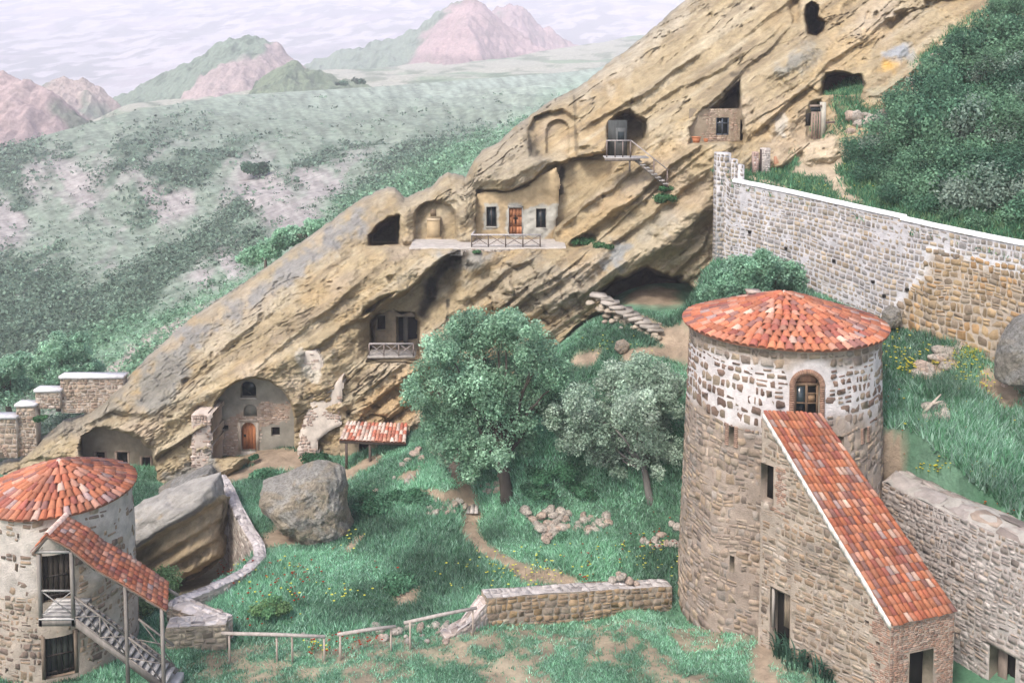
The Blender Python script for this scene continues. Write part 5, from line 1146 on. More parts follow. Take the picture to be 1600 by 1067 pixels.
mb = MB(); L = [Uz(272, 938, -.2)[:2], Uz(310, 952, -.15)[:2], Uz(352, 968, -.1)[:2]]
wallline(L, [-.18, -.13, -.1], [-1.8]*3, 'w', mb, .85, .25, [(.50, .40, .33), (.44, .35, .28), (.55, .47, .42)], (.50, .43, .37), 447, capcol=(.62, .56, .53), topstones=[(.62, .56, .54), (.52, .46, .43)], capbulge=.04, rough=.1)
tag(mb.build('return_wall', M['masonry']), 'short pinkish stone wall joining the curved wall to the front court wall', 'wall')
L = [Uz(258, 980, -.1)[:2]+(0, .35), Uz(352, 974, -.1)[:2]+(0, .35)]
mb = MB(); wallline(L, [-.1, -.1], [-1.8]*2, 'w', mb, .8, .26, [(.42, .36, .27), (.36, .31, .23), (.47, .40, .3), (.32, .27, .21)], (.42, .36, .29), 449, capcol=(.6, .54, .5), topstones=[(.62, .57, .54), (.54, .48, .45)], capbulge=.03)
tag(mb.build('front_court_wall', M['masonry']), 'low stone wall with pale capping right behind the foot of the wooden stair', 'wall')

# stepped wall, far left
swt = thing('stepped_wall', (-31, 63.4, 0), 'stepped stone wall with white cappings climbing the foot of the ridge at the far left', 'wall')
Ys = 64.0; STP = [(-80, 25, 654), (25, 55, 635), (55, 94, 612), (94, 192, 591)]
SWP = [(.42, .31, .24), (.36, .28, .21), (.46, .36, .28), (.32, .25, .2), (.48, .41, .35)]
for k, (x0, x1, yt) in enumerate(STP):
    a = U(x0, yt, Ys+.6*k*.5); b = U(x1, yt, Ys+.6*k*.5); zt_ = float(a[2]); Yk = float(a[1]); mb = MB(); zb_ = -2.2 if k < 2 else (1.0 if k == 2 else .6); mp_ = planemap((a[0], Yk, zb_), (1, 0, 0), (0, 0, 1)); W_ = b[0]-a[0]; Hh_ = zt_-zb_
    hl = []
    if k == 0: ha = float(U(10, 720, Yk)[0]-a[0]); z5 = float(U(0, 706, Yk)[2])-zb_; hl = [(ha-2.0, ha-.1, 0, z5, .6)]
    sheet(mb, mp_, np.linspace(0, W_, 14), np.linspace(0, Hh_, 10), (.48, .41, .35), hl, amp=.02, seed=k)
    masonry(mb, mp_, 0, W_, 0, Hh_, .24 if k else .3, (.9, 2.4), .04, .05, SWP, 460+k, hl, split=.4, wob=.05, jt=.13)
    mb.box((a[0], Yk+.01, zb_), (b[0], Yk+.7, zt_-.02), (.42, .36, .3)); mb.build('wall_section', M['masonry'], swt)
    mb = MB(); mb.box((a[0]-.06, Yk-.12, zt_), (b[0]+.05, Yk+.8, zt_+.18), (.74, .72, .73)); mb.build('coping', M['plaster'], swt)
    if hl:
        h_ = hl[0]; q = MB(); panel(q, mp_, h_[0], h_[1], h_[2], h_[3], -.4, (.03, .06, .11)); q.build('door', M['wood'], swt)
        q = MB()
        for i in range(16):
            an_ = math.pi*(i+.5)/16; cx = (h_[0]+h_[1])/2; r_ = (h_[1]-h_[0])/2+.12; c_ = mp_(np.array([cx+r_*math.cos(an_)]), np.array([h_[3]-.25+.75*math.sin(an_)*r_]), np.array([.03]))[0]; q.box(c_-(.1, .1, .1), c_+(.1, .1, .1), jit((.44, .33, .26), rnd(i), .1))
        q.build('arch_ring', M['masonry'], swt)
# wooden rail fences
def fence(feet, rail, label, hgt=1.05):
    Pf = [G(a, b) for a, b in feet]; t = thing('wooden_railing', Pf[0], label, 'railing', 'wooden rails along the courtyard edge')
    Pf = [np.array([p[0], p[1], float(gz(p[0], p[1]))]) for p in Pf]
    for i, p in enumerate(Pf):
        z = zof(feet[i][0], np.interp(feet[i][0], [r[0] for r in rail], [r[1] for r in rail]), p[1]); q = MB(); wd = .11 if feet[i][2:] else .075; q.bar(p-(0, 0, .3), (p[0], p[1], z), wd, wd, jit((.40, .33, .28), rnd(i), .1)); q.build('post', M['wood'], t)
    a = U(rail[0][0], rail[0][1], Pf[0][1]-.02); b = U(rail[-1][0], rail[-1][1], Pf[-1][1]-.02); q = MB(); q.tube([a, (a+b)/2+(0, 0, .02), b], [.075, .08, .07], 8, (.43, .38, .345)); q.build('rail', M['wood'], t)
fence([(359, 1034), (433, 1034), (457, 1036), (507, 1037)], [(346, 989), (508, 994)], 'leftmost grey wooden rail on four posts, nearest the tiled stair tower')
fence([(532, 1034), (611, 1018)], [(527, 991), (618, 978)], 'middle wooden rail on two posts, rising slightly to the right')
fence([(641, 1015), (739, 995)], [(631, 973), (745, 949)], 'right-hand long wooden rail on two posts ending at the low stone wall')
# =====================================================================================================
# CAVE DWELLINGS
# =====================================================================================================
def yb(px, py): return float(YT(np.array([px]), np.array([py]))[0])
class Fac:
    def __init__(s, x0, x1, y0, y1, Y):
        a = U(x0, y1, Y); b = U(x1, y0, Y); s.Y = Y; s.o = np.array([a[0], Y, a[2]]); s.W = float(b[0]-a[0]); s.Hh = float(U((x0+x1)/2, y0, Y)[2]-a[2]); s.m = planemap(s.o, (1, 0, 0), (0, 0, 1))
    def uv(s, px, py): p = U(px, py, s.Y); return float(p[0]-s.o[0]), float(p[2]-s.o[2])
    def rect(s, x0, x1, y0, y1): a = s.uv(x0, y1); b = s.uv(x1, y0); return (a[0], b[0], a[1], b[1])
    def wall(s, col, holes=(), keep=None, pal=((.4, .3, .2),), h=.16, seed=1, proud=.03, wr=(1.2, 2.6), joint=.03, amp=.02, n=60, clip=None):
        mb = MB(); hs = [s.rect(*q[:4])+((q[4] if len(q) > 4 else .4),) for q in holes]
        sheet(mb, s.m, np.linspace(0, s.W, n), np.linspace(0, s.Hh, n), col, hs, amp=amp, seed=seed, revcol=(.36, .32, .26), clip=s.inpoly(clip) if clip else None)
        if keep: masonry(mb, s.m, 0, s.W, 0, s.Hh, h, wr, joint, proud, pal, seed, hs, keep, split=.3, wob=.03)
        return mb
    def pan(s, x0, x1, y0, y1, n, col, mb=None, th=.04): mb = mb or MB(); a, b, c, d = s.rect(x0, x1, y0, y1); return panel(mb, s.m, a, b, c, d, n, col, th)
    def inpoly(s, P): Q = [s.uv(*p) for p in P]; return lambda u, v: polysd(Q, np.asarray(u, float), np.asarray(v, float))
def arched_spandrel(f, x0, x1, y0, ys, col, n=.012, deep=-.2, N_=8):
    """fills the corners of a rectangular hole so that it reads round-headed; y0 top, ys spring line (px)"""
    mb = MB(); a, b, c, d = f.rect(x0, x1, y0, ys); cu = (a+b)/2; hw = (b-a)/2; k = (d-c)
    for sg in (-1, 1):
        for i in range(N_):
            t0, t1 = math.pi/2*i/N_, math.pi/2*(i+1)/N_
            pts = np.array([(cu+sg*hw*math.cos(t0), c+k*math.sin(t0)), (cu+sg*(hw+.01), c+k*math.sin(t0)), (cu+sg*(hw+.01), c+k*math.sin(t1) if i < N_-1 else d+.01), (cu+sg*hw*math.cos(t1), c+k*math.sin(t1))])
            u_, v_ = pts.T; mb.add(np.r_[f.m(u_, v_, u_*0+n), f.m(u_, v_, u_*0+deep)], [(0, 1, 2, 3), (0, 4, 7, 3)], col)
    return mb
DOORC = (.36, .14, .065)
# ---- chapel in the great arch
Yc = yb(396, 690)+2.1; f = Fac(334, 460, 590, 712, Yc)
root = thing('cave_chapel', tuple(f.m(np.array([f.W/2]), np.array([0.]), np.array([0.]))[0]), 'grey plastered chapel front with bare brick patches and arched brown door in the great arch', 'chapel')
bp1 = f.inpoly([(340, 705), (345, 690), (352, 655), (372, 648), (383, 640), (404, 634), (410, 628), (455, 632), (452, 655), (440, 658), (408, 668), (404, 700), (400, 712), (345, 712)])
bk = lambda u, v, r: 0 if float(bp1(u, v))+r.randn()*.06 > 0 else None
def pcol(u, v): q = sst(-.08, .08, bp1(u, v)+fbm(u*3, v*3, 3, 601)*.12)[:, None]; n = fbm(u*.9, v*.9, 4, 602)[:, None]; return (np.array([.29, .27, .225])*(1+.35*n))*(1-q)+np.array([.40, .32, .25])*q
mb = f.wall(pcol, [(377, 400, 660, 704, .35), (376, 400, 596, 621, .5), (381, 401, 632, 650, .2), (424, 437, 667, 681, .3), (344, 357, 664, 672, .3)], bk, [(.44, .32, .25), (.39, .28, .21), (.5, .4, .33)], .12, 603, wr=(1.6, 3.2), n=70)
mb.build('wall', M['plaster'], root)
f.pan(377, 400, 660, 704, -.25, DOORC).build('door', M['wood'], root); dr = [o for o in root.children if o.name.startswith('door')][0]
q = MB()
for a, b in ((378.5, 383), (383.6, 388), (388.8, 393.2), (394, 398.5)): f.pan(a, b, 662, 703, -.2, jit((.42, .17, .08), rnd(int(a)), .12), q)
q.build('door_planks', M['wood'], dr); q = MB(); f.pan(380, 383, 680, 684, -.17, (.03, .03, .03), q); q.build('lock', M['plain'], dr)
arched_spandrel(f, 377, 400, 659.5, 672, (.44, .38, .31)).build('door_arch', M['plaster'], dr)
q = MB(); f.pan(374, 403, 655.5, 658, .06, (.47, .4, .33), q, .1); f.pan(372.5, 376.5, 660, 704, .05, (.45, .38, .31), q, .08); f.pan(400.5, 404.5, 660, 704, .05, (.45, .38, .31), q, .08); q.build('door_surround', M['plaster'], dr)
w_ = f.pan(376, 400, 596, 621, -.4, (.03, .045, .05)).build('window', M['glass'], root); arched_spandrel(f, 376, 400, 595.5, 607, (.29, .27, .225)).build('window_arch', M['plaster'], w_); q = MB(); f.pan(375, 401, 621, 623.5, .05, (.5, .46, .4), q, .1); q.build('window_sill', M['plaster'], w_)
w_ = f.pan(381, 401, 632, 650, -.18, (.26, .25, .21)).build('niche', M['plaster'], root); arched_spandrel(f, 381, 401, 631.5, 641, (.38, .34, .28)).build('niche_arch', M['plaster'], w_)
f.pan(424, 437, 667, 681, -.28, (.05, .05, .045)).build('window', M['dark'], root); f.pan(344, 357, 664, 672, -.28, (.05, .05, .045)).build('window', M['dark'], root)
q = MB(); gzc = f.uv(390, 704)[1]
for k in range(4): a, b, c, d = f.rect(378, 401, 703, 705); q.box((f.o[0]+a-.03*k, Yc-.25-.28*k, f.o[2]+gzc-.22*(k+1)-.3), (f.o[0]+b+.03*k, Yc+.1-.28*k, f.o[2]+gzc-.2*k), (.46, .42, .37))
q.build('step', M['masonry'], root)
# rubble piers beside the arch
def ppatch(name, poly, Y, col, label, cat, keepp, pal, seed, thick=1.4, h=.17, joint=.03, wavy=.05, lean=0, both=True, mat='plaster', wr=(1, 2.4)):
    P = np.array(poly, float); f = Fac(P[:, 0].min()-2, P[:, 0].max()+2, P[:, 1].min()-2, P[:, 1].max()+2, Y); Q = f.inpoly(poly)
    us = np.arange(0, f.W+.09, .09); vs = np.arange(0, f.Hh+.09, .09); UU, VV = np.meshgrid(us, vs); s = Q(UU.ravel(), VV.ravel()).reshape(UU.shape)+fbm(UU*2, VV*2, 3, seed)*.08
    inn = s > 0; n_ = fbm(UU*1.2, VV*1.2, 4, seed+1)*wavy*2-.25*np.exp(-np.maximum(s, 0)/.1); X = f.m(UU, VV, n_); X[..., 1] += VV*lean; m = UU.shape[1]; Fc = []; bd = []
    cell = inn[:-1, :-1] & inn[1:, :-1] & inn[:-1, 1:] & inn[1:, 1:]; J, I = np.nonzero(cell); Fc = np.stack([J*m+I, J*m+I+1, (J+1)*m+I+1, (J+1)*m+I], -1)
    mb = MB(); c = col(UU.ravel(), VV.ravel()) if callable(col) else col; XB = X.copy(); XB[..., 1] += thick; n0 = X.size//3
    V = np.r_[X.reshape(-1, 3), XB.reshape(-1, 3)]; F2 = [Fc]; cp = np.pad(cell, 1)
    E = []
    for (dj, di, a, b) in ((0, -1, 0, 3), (0, 1, 1, 2), (-1, 0, 0, 1), (1, 0, 3, 2)):
        k = cell & ~cp[1+dj:1+dj+cell.shape[0], 1+di:1+di+cell.shape[1]]; jj, ii = np.nonzero(k); q = np.stack([jj*m+ii, jj*m+ii+1, (jj+1)*m+ii+1, (jj+1)*m+ii], -1); E.append(np.stack([q[:, a], q[:, b], q[:, b]+n0, q[:, a]+n0], -1))
    mb.add(V, np.concatenate([Fc]+E), np.r_[c, c] if isinstance(c, np.ndarray) else c)
    if keepp: masonry(mb, lambda u, v, n: f.m(u, v, n)+np.stack([0*u, v*lean, 0*u], -1), 0, f.W, 0, f.Hh, h, wr, joint, .04, pal, seed+5, keep=lambda u, v, r: 0 if float(Q(u, v)) > .12 and keepp(u, v, r) else None, split=.35, wob=.04)
    return tag(mb.build(name, M[mat]), label, cat)
BRK = [(.48, .37, .30), (.42, .31, .25), (.54, .45, .39), (.38, .29, .24)]
ppatch('rubble_pier', [(297, 650), (304, 645), (330, 647), (332, 736), (320, 745), (306, 742), (297, 725)], yb(312, 700)-.5, (.52, .44, .38), 'narrow upright rubble pier at the left side of the great arched chapel', 'pier', lambda u, v, r: True, BRK, 611, thick=2.4)
ppatch('plastered_buttress', [(480, 606), (488, 600), (505, 599), (518, 606), (534, 590), (533, 620), (531, 668), (505, 684), (498, 692), (498, 712), (463, 716), (465, 680), (474, 655), (476, 640)], yb(500, 660)-.35, lambda u, v: np.array([.56, .49, .42])*(1+.3*fbm(u*.8, v*.8, 4, 612))[:, None],
       'whitish plastered masonry buttress flaking to bare brick, right of the arched chapel', 'buttress', lambda u, v, r: u < 1.0+.35*math.sin(v*3) or vn(u*.8, v*1.1, 5) > .62, BRK, 613, thick=2.4, lean=.16)
ppatch('wall_fragment', [(462, 556), (470, 547), (492, 548), (503, 560), (505, 575), (500, 604), (486, 603), (480, 585), (466, 566)], yb(485, 575)-.2, lambda u, v: np.array([.58, .51, .44])*(1+.3*fbm(u, v, 4, 614))[:, None],
       'small broken scrap of whitewashed wall clinging to the cliff above the buttress', 'wall fragment', lambda u, v, r: r.rand() < .35, BRK, 615, thick=1.6)
# ---- cave house, lower left
f = Fac(132, 250, 664, 785, yb(190, 720)+4.4); root = thing('cave_house', tuple(f.m(np.array([f.W/2]), np.array([0.]), np.array([0.]))[0]), 'dim grey-brown house front with three dark openings in the low cave behind the small tower', 'cave house')
cc = lambda u, v: np.array([.30, .255, .195])*(1+.4*fbm(u*.8, v*.8, 4, 621))[:, None]
f.wall(cc, [(149, 165, 706, 730, .5), (182, 201, 706, 748, .5), (221, 236, 714, 742, .5)], amp=.05, seed=621).build('wall', M['plaster'], root)
for (a, b, c, d), nm in (((149, 165, 706, 730), 'window'), ((182, 201, 706, 748), 'doorway'), ((221, 236, 714, 742), 'window')):
    w_ = f.pan(a, b, c, d, -.4, (.02, .02, .02)).build(nm, M['dark'], root); q = MB()
    for r_ in ((a-1.5, a+.5, c-1, d), (b-.5, b+1.5, c-1, d), (a-1.5, b+1.5, c-2, c)): f.pan(*r_, .03, (.40, .30, .24), q, .15)
    q.build('frame', M['wood'], w_)
# ---- terrace house
Yt = yb(800, 350)+1.5; f = Fac(738, 880, 260, 388, Yt); Yr = 67.55; root = thing('terrace_house', tuple(f.m(np.array([f.W/2]), np.array([0.]), np.array([0.]))[0]), 'ochre plastered house front with brown door and two dark windows under the cliff overhang', 'cave house')
gp = f.inpoly([(792, 318), (816, 318), (818, 326), (836, 322), (870, 318), (880, 330), (866, 352), (850, 372), (818, 370), (790, 370)]); gp2 = f.inpoly([(756, 318), (779, 318), (779, 358), (756, 358)])
def hcol(u, v): q = np.maximum(sst(-.1, .12, gp(u, v)+fbm(u*2, v*2, 3, 631)*.25), sst(-.1, .1, gp2(u, v)+fbm(u*3, v*3, 3, 632)*.15))[:, None]; return (np.array([.47, .36, .22])*(1+.3*fbm(u*.7, v*.7, 4, 633))[:, None])*(1-q)+np.array([.47, .455, .40])*q
f.wall(hcol, [(760, 775.5, 323, 354, .3), (795, 815.5, 325, 368, .25), (837.5, 853, 326, 356, .3)], amp=.08, seed=634, n=90, clip=[(743, 302), (770, 299), (800, 300), (826, 290), (846, 274), (870, 262), (878, 290), (872, 330), (868, 395), (738, 395)]).build('wall', M['plaster'], root)
for a, b, c, d in ((760, 775.5, 323, 354), (837.5, 853, 326, 356)):
    w_ = f.pan(a, b, c, d, -.25, (.035, .05, .065)).build('window', M['glass'], root); q = MB()
    for r_ in ((a, a+1.2, c, d), (b-1.2, b, c, d), (a, b, c, c+1.2), (a, b, d-1.2, d), ((a+b)/2-.6, (a+b)/2+.6, c, d)): f.pan(*r_, -.1, (.10, .085, .08), q, .08)
    q.build('window_frame', M['wood'], w_); q = MB(); f.pan(a-1, b+1, d, d+2, .06, (.5, .48, .43), q, .2); q.build('window_sill', M['plaster'], w_)
d_ = f.pan(795, 815.5, 325, 368, -.2, (.30, .12, .055)).build('door', M['wood'], root); q = MB()
for x in (796, 801.6, 807.2, 811.8):
    for y0, y1 in ((327, 338), (340, 353), (355, 366.5)): f.pan(x, x+4.2, y0, y1, -.15, jit((.46, .20, .10), rnd(int(x+y0)), .18), q)
q.build('door_panels', M['wood'], d_); q = MB(); f.pan(804.4, 806.6, 337, 350, -.1, (.06, .035, .025), q); f.pan(802, 809, 340, 342.5, -.1, (.06, .035, .025), q); q.build('door_cross', M['wood'], d_)
q = MB(); f.pan(793.4, 795.2, 323, 368, .03, (.42, .40, .36), q, .1); f.pan(815.3, 817.2, 323, 368, .03, (.42, .40, .36), q, .1); f.pan(793.4, 817.2, 321.5, 325, .03, (.42, .40, .36), q, .1); q.build('door_frame', M['plaster'], d_)
# terrace slab + parapet railing
zt_ = float(U(790, 386, Yr)[2]); xa, xb = float(U(640, 386, Yr)[0]), float(U(884, 386, Yr)[0]); mb = MB(); us = np.linspace(xa, xb, 40)
ed = lambda z, dy: np.stack([us, Yr-.25+dy+fbm(us*.8, us*0, 3, 641)*.15, us*0+z+fbm(us*1.1, us*0+3, 3, 642)*.04], -1)
mb.grid(np.array([ed(zt_-.55, .0), ed(zt_-.03, -.02), ed(zt_, .08), ed(zt_, 1.2), ed(zt_+.02, 3.4)]), (.50, .46, .42)); mp = planemap((xa, Yr-.27, zt_-.5), (1, 0, 0), (0, 0, 1))
masonry(mb, mp, 0, xb-xa, 0, .42, .16, (1.2, 2.6), .03, .06, [(.44, .37, .3), (.4, .33, .26), (.5, .44, .38)], 643); tag(mb.build('terrace', M['masonry']), 'long narrow stone terrace ledge in front of the ochre cave house', 'terrace')
rl_ = thing('terrace_railing', (float(U(790, 386, Yr)[0]), Yr, zt_), 'pale wooden railing with crossed braces at the edge of the terrace of the ochre house', 'railing')
xs5 = [float(U(x, 386, Yr)[0]) for x in (737, 763, 790, 817, 844)]; hr = float(U(790, 367, Yr)[2])-zt_; LG = (.55, .52, .52)
for x in xs5: q = MB(); q.bar((x, Yr, zt_-.1), (x, Yr, zt_+hr), .09, .09, (.16, .13, .11)); q.build('post', M['wood'], rl_)
q = MB(); q.bar((xs5[0]-.05, Yr, zt_+hr), (xs5[-1]+.05, Yr, zt_+hr), .12, .09, LG); q.build('top_rail', M['wood'], rl_); q = MB(); q.bar((xs5[0], Yr, zt_+hr), (xs5[0]+.15, Yr+1.4, zt_+hr), .1, .09, LG); q.build('side_rail', M['wood'], rl_)
q = MB(); q.bar((xs5[0], Yr, zt_+.12), (xs5[-1], Yr, zt_+.12), .08, .07, LG); q.build('bottom_rail', M['wood'], rl_)
for a, b in zip(xs5[:-1], xs5[1:]):
    q = MB(); q.bar((a, Yr-.02, zt_+.12), (b, Yr-.02, zt_+hr), .05, .04, (.22, .18, .17)); q.bar((a, Yr+.03, zt_+hr), (b, Yr+.03, zt_+.12), .05, .04, (.22, .18, .17)); q.build('cross_brace', M['wood'], rl_)
# arched niche: carved block
f = Fac(650, 712, 314, 384, yb(680, 350)+1.2); q = MB(); a, b, c, d = f.rect(668, 687, 343, 370); x0, y0, z0 = f.o
q.box((x0+a, f.Y-.5, z0+c-.6), (x0+b, f.Y+.9, z0+d), (.45, .345, .21)); q.box((x0+a-.1, f.Y-.6, z0+c-.7), (x0+b+.15, f.Y+.3, z0+c-.0), (.45, .345, .21)); q.box((x0+a-.03, f.Y-.53, z0+d), (x0+b+.03, f.Y+.9, z0+d+.06), (.5, .4, .27))
tag(q.build('carved_block', M['plaster']), 'tan stone block carved at the back of the round-arched rock niche', 'stone block')
q = MB(); a, b, c, d = f.rect(672, 681, 329, 339); q.box((x0+a, f.Y+.25, z0+c), (x0+b, f.Y+.5, z0+d), (.16, .12, .08)); tag(q.build('wall_niche', M['plaster']), 'small square recess above the carved block in the arched niche', 'niche')
# ---- balcony cave behind the tree
Yq = yb(615, 530)+2.4; f = Fac(578, 662, 482, 562, Yq); root = thing('balcony_cave', tuple(f.m(np.array([f.W/2]), np.array([0.]), np.array([0.]))[0]), 'dark walled cave room with a small window and wide opening, left of the big tree', 'cave house')
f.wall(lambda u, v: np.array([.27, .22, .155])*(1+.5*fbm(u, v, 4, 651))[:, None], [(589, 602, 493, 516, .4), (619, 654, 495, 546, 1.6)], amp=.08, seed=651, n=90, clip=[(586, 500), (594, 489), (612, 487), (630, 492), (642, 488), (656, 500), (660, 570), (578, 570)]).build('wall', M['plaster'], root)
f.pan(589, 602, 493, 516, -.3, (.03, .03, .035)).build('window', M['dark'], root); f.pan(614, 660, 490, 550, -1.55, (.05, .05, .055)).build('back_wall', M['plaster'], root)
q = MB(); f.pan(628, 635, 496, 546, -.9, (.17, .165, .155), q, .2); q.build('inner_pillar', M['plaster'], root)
Yd = yb(610, 560)-1.0; zb2 = float(U(610, 556, Yd)[2]); xa, xb = float(U(577, 556, Yd)[0]), float(U(646, 556, Yd)[0])
root = thing('cave_balcony', ((xa+xb)/2, Yd, zb2), 'short grey plank balcony with a cross-braced rail at the mouth of the dark walled cave', 'balcony')
q = MB(); q.box((xa-.1, Yd-.15, zb2-.12), (xb+.1, Yd+1.5, zb2), (.36, .33, .30)); q.build('deck', M['wood'], root); hb = float(U(610, 537, Yd)[2])-zb2
q = MB(); q.bar((xa, Yd, zb2+hb), (xb, Yd, zb2+hb), .1, .09, (.42, .38, .37)); q.build('top_rail', M['wood'], root)
for i in range(4):
    x = xa+(xb-xa)*i/3; q = MB(); q.bar((x, Yd, zb2), (x, Yd, zb2+hb), .08, .08, (.25, .2, .18)); q.build('post', M['wood'], root)
    if i < 3: x1 = xa+(xb-xa)*(i+1)/3; q = MB(); q.bar((x, Yd-.02, zb2+.1), (x1, Yd-.02, zb2+hb), .05, .04, (.35, .31, .3)); q.bar((x, Yd+.03, zb2+hb), (x1, Yd+.03, zb2+.1), .05, .04, (.35, .31, .3)); q.build('cross_brace', M['wood'], root)
# ---- upper balcony with stair
Ye = min(rockY(a, b) for a in range(950, 1050, 8) for b in range(252, 292, 6) if b > 250+(a-990)*.5)-.35; f = Fac(944, 1000, 180, 252, yb(965, 235)+2.4); root = thing('upper_balcony', (float(U(965, 248, Ye)[0]), Ye, float(U(965, 248, Ye)[2])), 'small wooden balcony with thin railing and open stair hung below a dark cave doorway', 'balcony')
zb3 = float(U(965, 246, Ye)[2]); X_ = lambda px: float(U(px, 246, Ye)[0]); q = MB()
for i in range(5): q.box((X_(945), Ye-.1+i*.32, zb3-.08), (X_(1014), Ye+.2+i*.32, zb3-.02), jit((.42, .40, .38), rnd(i), .07))
q.build('deck', M['wood'], root); q = MB(); q.box((X_(945), Ye-.14, zb3-.25), (X_(1000), Ye-.02, zb3-.08), (.2, .17, .15)); q.build('beam', M['wood'], root)
hb = float(U(965, 220, Ye)[2])-zb3
for px in (948, 961, 973, 985): q = MB(); q.bar((X_(px), Ye, zb3), (X_(px), Ye, zb3+hb), .08, .08, (.24, .19, .17)); q.build('post', M['wood'], root)
q = MB(); q.bar((X_(947), Ye, zb3+hb), (X_(986), Ye, zb3+hb), .1, .09, (.42, .38, .37)); q.build('top_rail', M['wood'], root)
q = MB(); q.bar((X_(984), Ye, zb3-1.0), (X_(984), Ye, zb3), .12, .12, (.2, .17, .15)); q.build('prop', M['wood'], root)
sa = np.array([X_(990), Ye+.1, zb3]); sb = U(1043, 290, Ye-.2); sb[1] = Ye-.2
for dy in (0, .8): q = MB(); q.bar(sa+(0, dy, -.1), sb+(0, dy, -.1), .08, .16, (.2, .17, .15)); q.build('stringer', M['wood'], root)
for i in range(9): p = sa+(sb-sa)*(i+.5)/9; q = MB(); q.box((p[0]-.2, p[1]-.05, p[2]-.03), (p[0]+.22, p[1]+.9, p[2]+.03), jit((.42, .40, .38), rnd(i), .08)); q.build('step', M['wood'], root)
q = MB(); q.bar((X_(986), Ye, zb3+hb), (sb[0], sb[1], sb[2]+hb*.95), .08, .07, (.42, .38, .37)); q.build('stair_handrail', M['wood'], root)
for t_ in (.6, 1.0): p = sa+(sb-sa)*t_; q = MB(); q.bar((p[0], Ye-.05, p[2]-.2), (p[0], Ye-.05, p[2]+hb*.97), .08, .08, (.24, .19, .17)); q.build('stair_post', M['wood'], root)
q = MB(); f.pan(950, 980, 188, 247, 0, (.07, .075, .075), q); f.pan(962, 978, 200, 247, .06, (.12, .125, .125), q, .05); f.pan(965, 975, 206, 222, .1, (.03, .04, .045), q); tag(q.build('cave_door', M['wood']), 'dark grey door set back in the cave above the hanging balcony', 'door')
# ---- brick fronted cave
f = Fac(1076, 1168, 170, 230, yb(1130, 200)+2.6); root = thing('brick_cave_front', tuple(f.m(np.array([f.W/2]), np.array([0.]), np.array([0.]))[0]), 'small pinkish brick wall with a dark blue window closing the triangular high cave', 'wall')
f.wall((.34, .28, .21), [(1118.5, 1139, 184, 211, .3), (1156, 1166, 187, 226, .5)], lambda u, v, r: 0 if u > 1.2+.2*math.sin(v*5) else None, [(.45, .33, .26), (.40, .28, .22), (.5, .40, .32), (.36, .27, .22)], .13, 661, wr=(1.2, 2.6), n=20).build('wall', M['masonry'], root)
w_ = f.pan(1118.5, 1139, 184, 211, -.2, (.03, .04, .06)).build('window', M['glass'], root); q = MB()
for r_ in ((1118, 1120.5, 183, 212), (1137, 1139.5, 183, 212), (1118, 1139.5, 182.5, 185), (1118, 1139.5, 209.5, 212), (1127.6, 1130, 184, 211), (1119, 1139, 192, 193.6)): f.pan(*r_, -.03, (.09, .11, .14), q, .1)
q.build('window_frame', M['wood'], w_); f.pan(1156, 1166, 187, 226, -.4, (.02, .02, .025)).build('doorway', M['dark'], root)
for i, (px, py, rr) in enumerate([(1088, 223, .32), (1103, 222, .18)]):
    p = U(px, py, yb(px, py)+.2); q = MB(); q.tube([p, p+(0, 0, rr*1.2)], [rr*.7, rr], 12, (.5, .2, .1)); q.tube([p+(0, 0, rr*1.15), p+(0, 0, rr*1.3)], [rr*1.08, rr*1.08], 12, (.5, .2, .1)); tag(q.build('flower_pot', M['plain']), ['larger terracotta pot on the floor left of the brick cave wall', 'smaller terracotta pot nearer the brick cave wall'][i], 'pot', 'terracotta pots in the high cave')
# ---- plank door
f = Fac(1256, 1294, 156, 222, yb(1275, 210)-.15); root = thing('plank_door', tuple(f.m(np.array([f.W/2]), np.array([0.]), np.array([0.]))[0]), 'tall weathered plank door with plastered jamb, highest door on the cliff at the top of the worn track', 'door')
q = MB()
for k in range(4): f.pan(1267+k*3.9, 1270.6+k*3.9, 175, 217, .05, jit((.27, .20, .165), rnd(k), .15), q)
q.build('door_leaf', M['wood'], root); q = MB(); f.pan(1267, 1282.5, 167, 175, -.05, (.03, .04, .045), q); q.build('transom', M['glass'], root)
q = MB(); f.pan(1282.5, 1291, 160, 218, .0, (.48, .45, .38), q, .4); q.build('jamb', M['plaster'], root); q = MB(); f.pan(1259, 1267, 177, 197, -.02, (.02, .02, .02), q); q.build('side_opening', M['dark'], root)
q = MB(); f.pan(1265, 1284, 164, 167.5, .08, (.3, .24, .2), q, .1); q.build('lintel', M['wood'], root)
Yg = 62.2
for i, (a, b, c, d, cl) in enumerate([(1177, 1186, 238, 272, (.50, .36, .31)), (1190, 1204, 232, 270, (.62, .55, .51))]):
    f = Fac(a, b, c, d+6, Yg); mb = MB(); mb.box((f.o[0], Yg, f.o[2]), (f.o[0]+f.W, Yg+.5, f.o[2]+f.Hh), cl); masonry(mb, f.m, 0, f.W, 0, f.Hh, .12, (1.2, 2.4), .03, .03, [cl, tuple(np.array(cl)*.8), (.66, .6, .56)], 670+i, split=0); tag(mb.build('gate_pier', M['masonry']), ['slim reddish brick gate pier, left of the pair on the track', 'wider whitewashed brick gate pier, right of the pair on the track'][i], 'pier', 'gate piers beside the track')
q = MB(); p = U(1188, 268, Yg); q.bar(p-(0, 0, .4), p+(0, 0, 1.45), .1, .1, (.07, .05, .045)); tag(q.build('gate_post', M['wood']), 'thin dark post standing between the two brick gate piers', 'post')
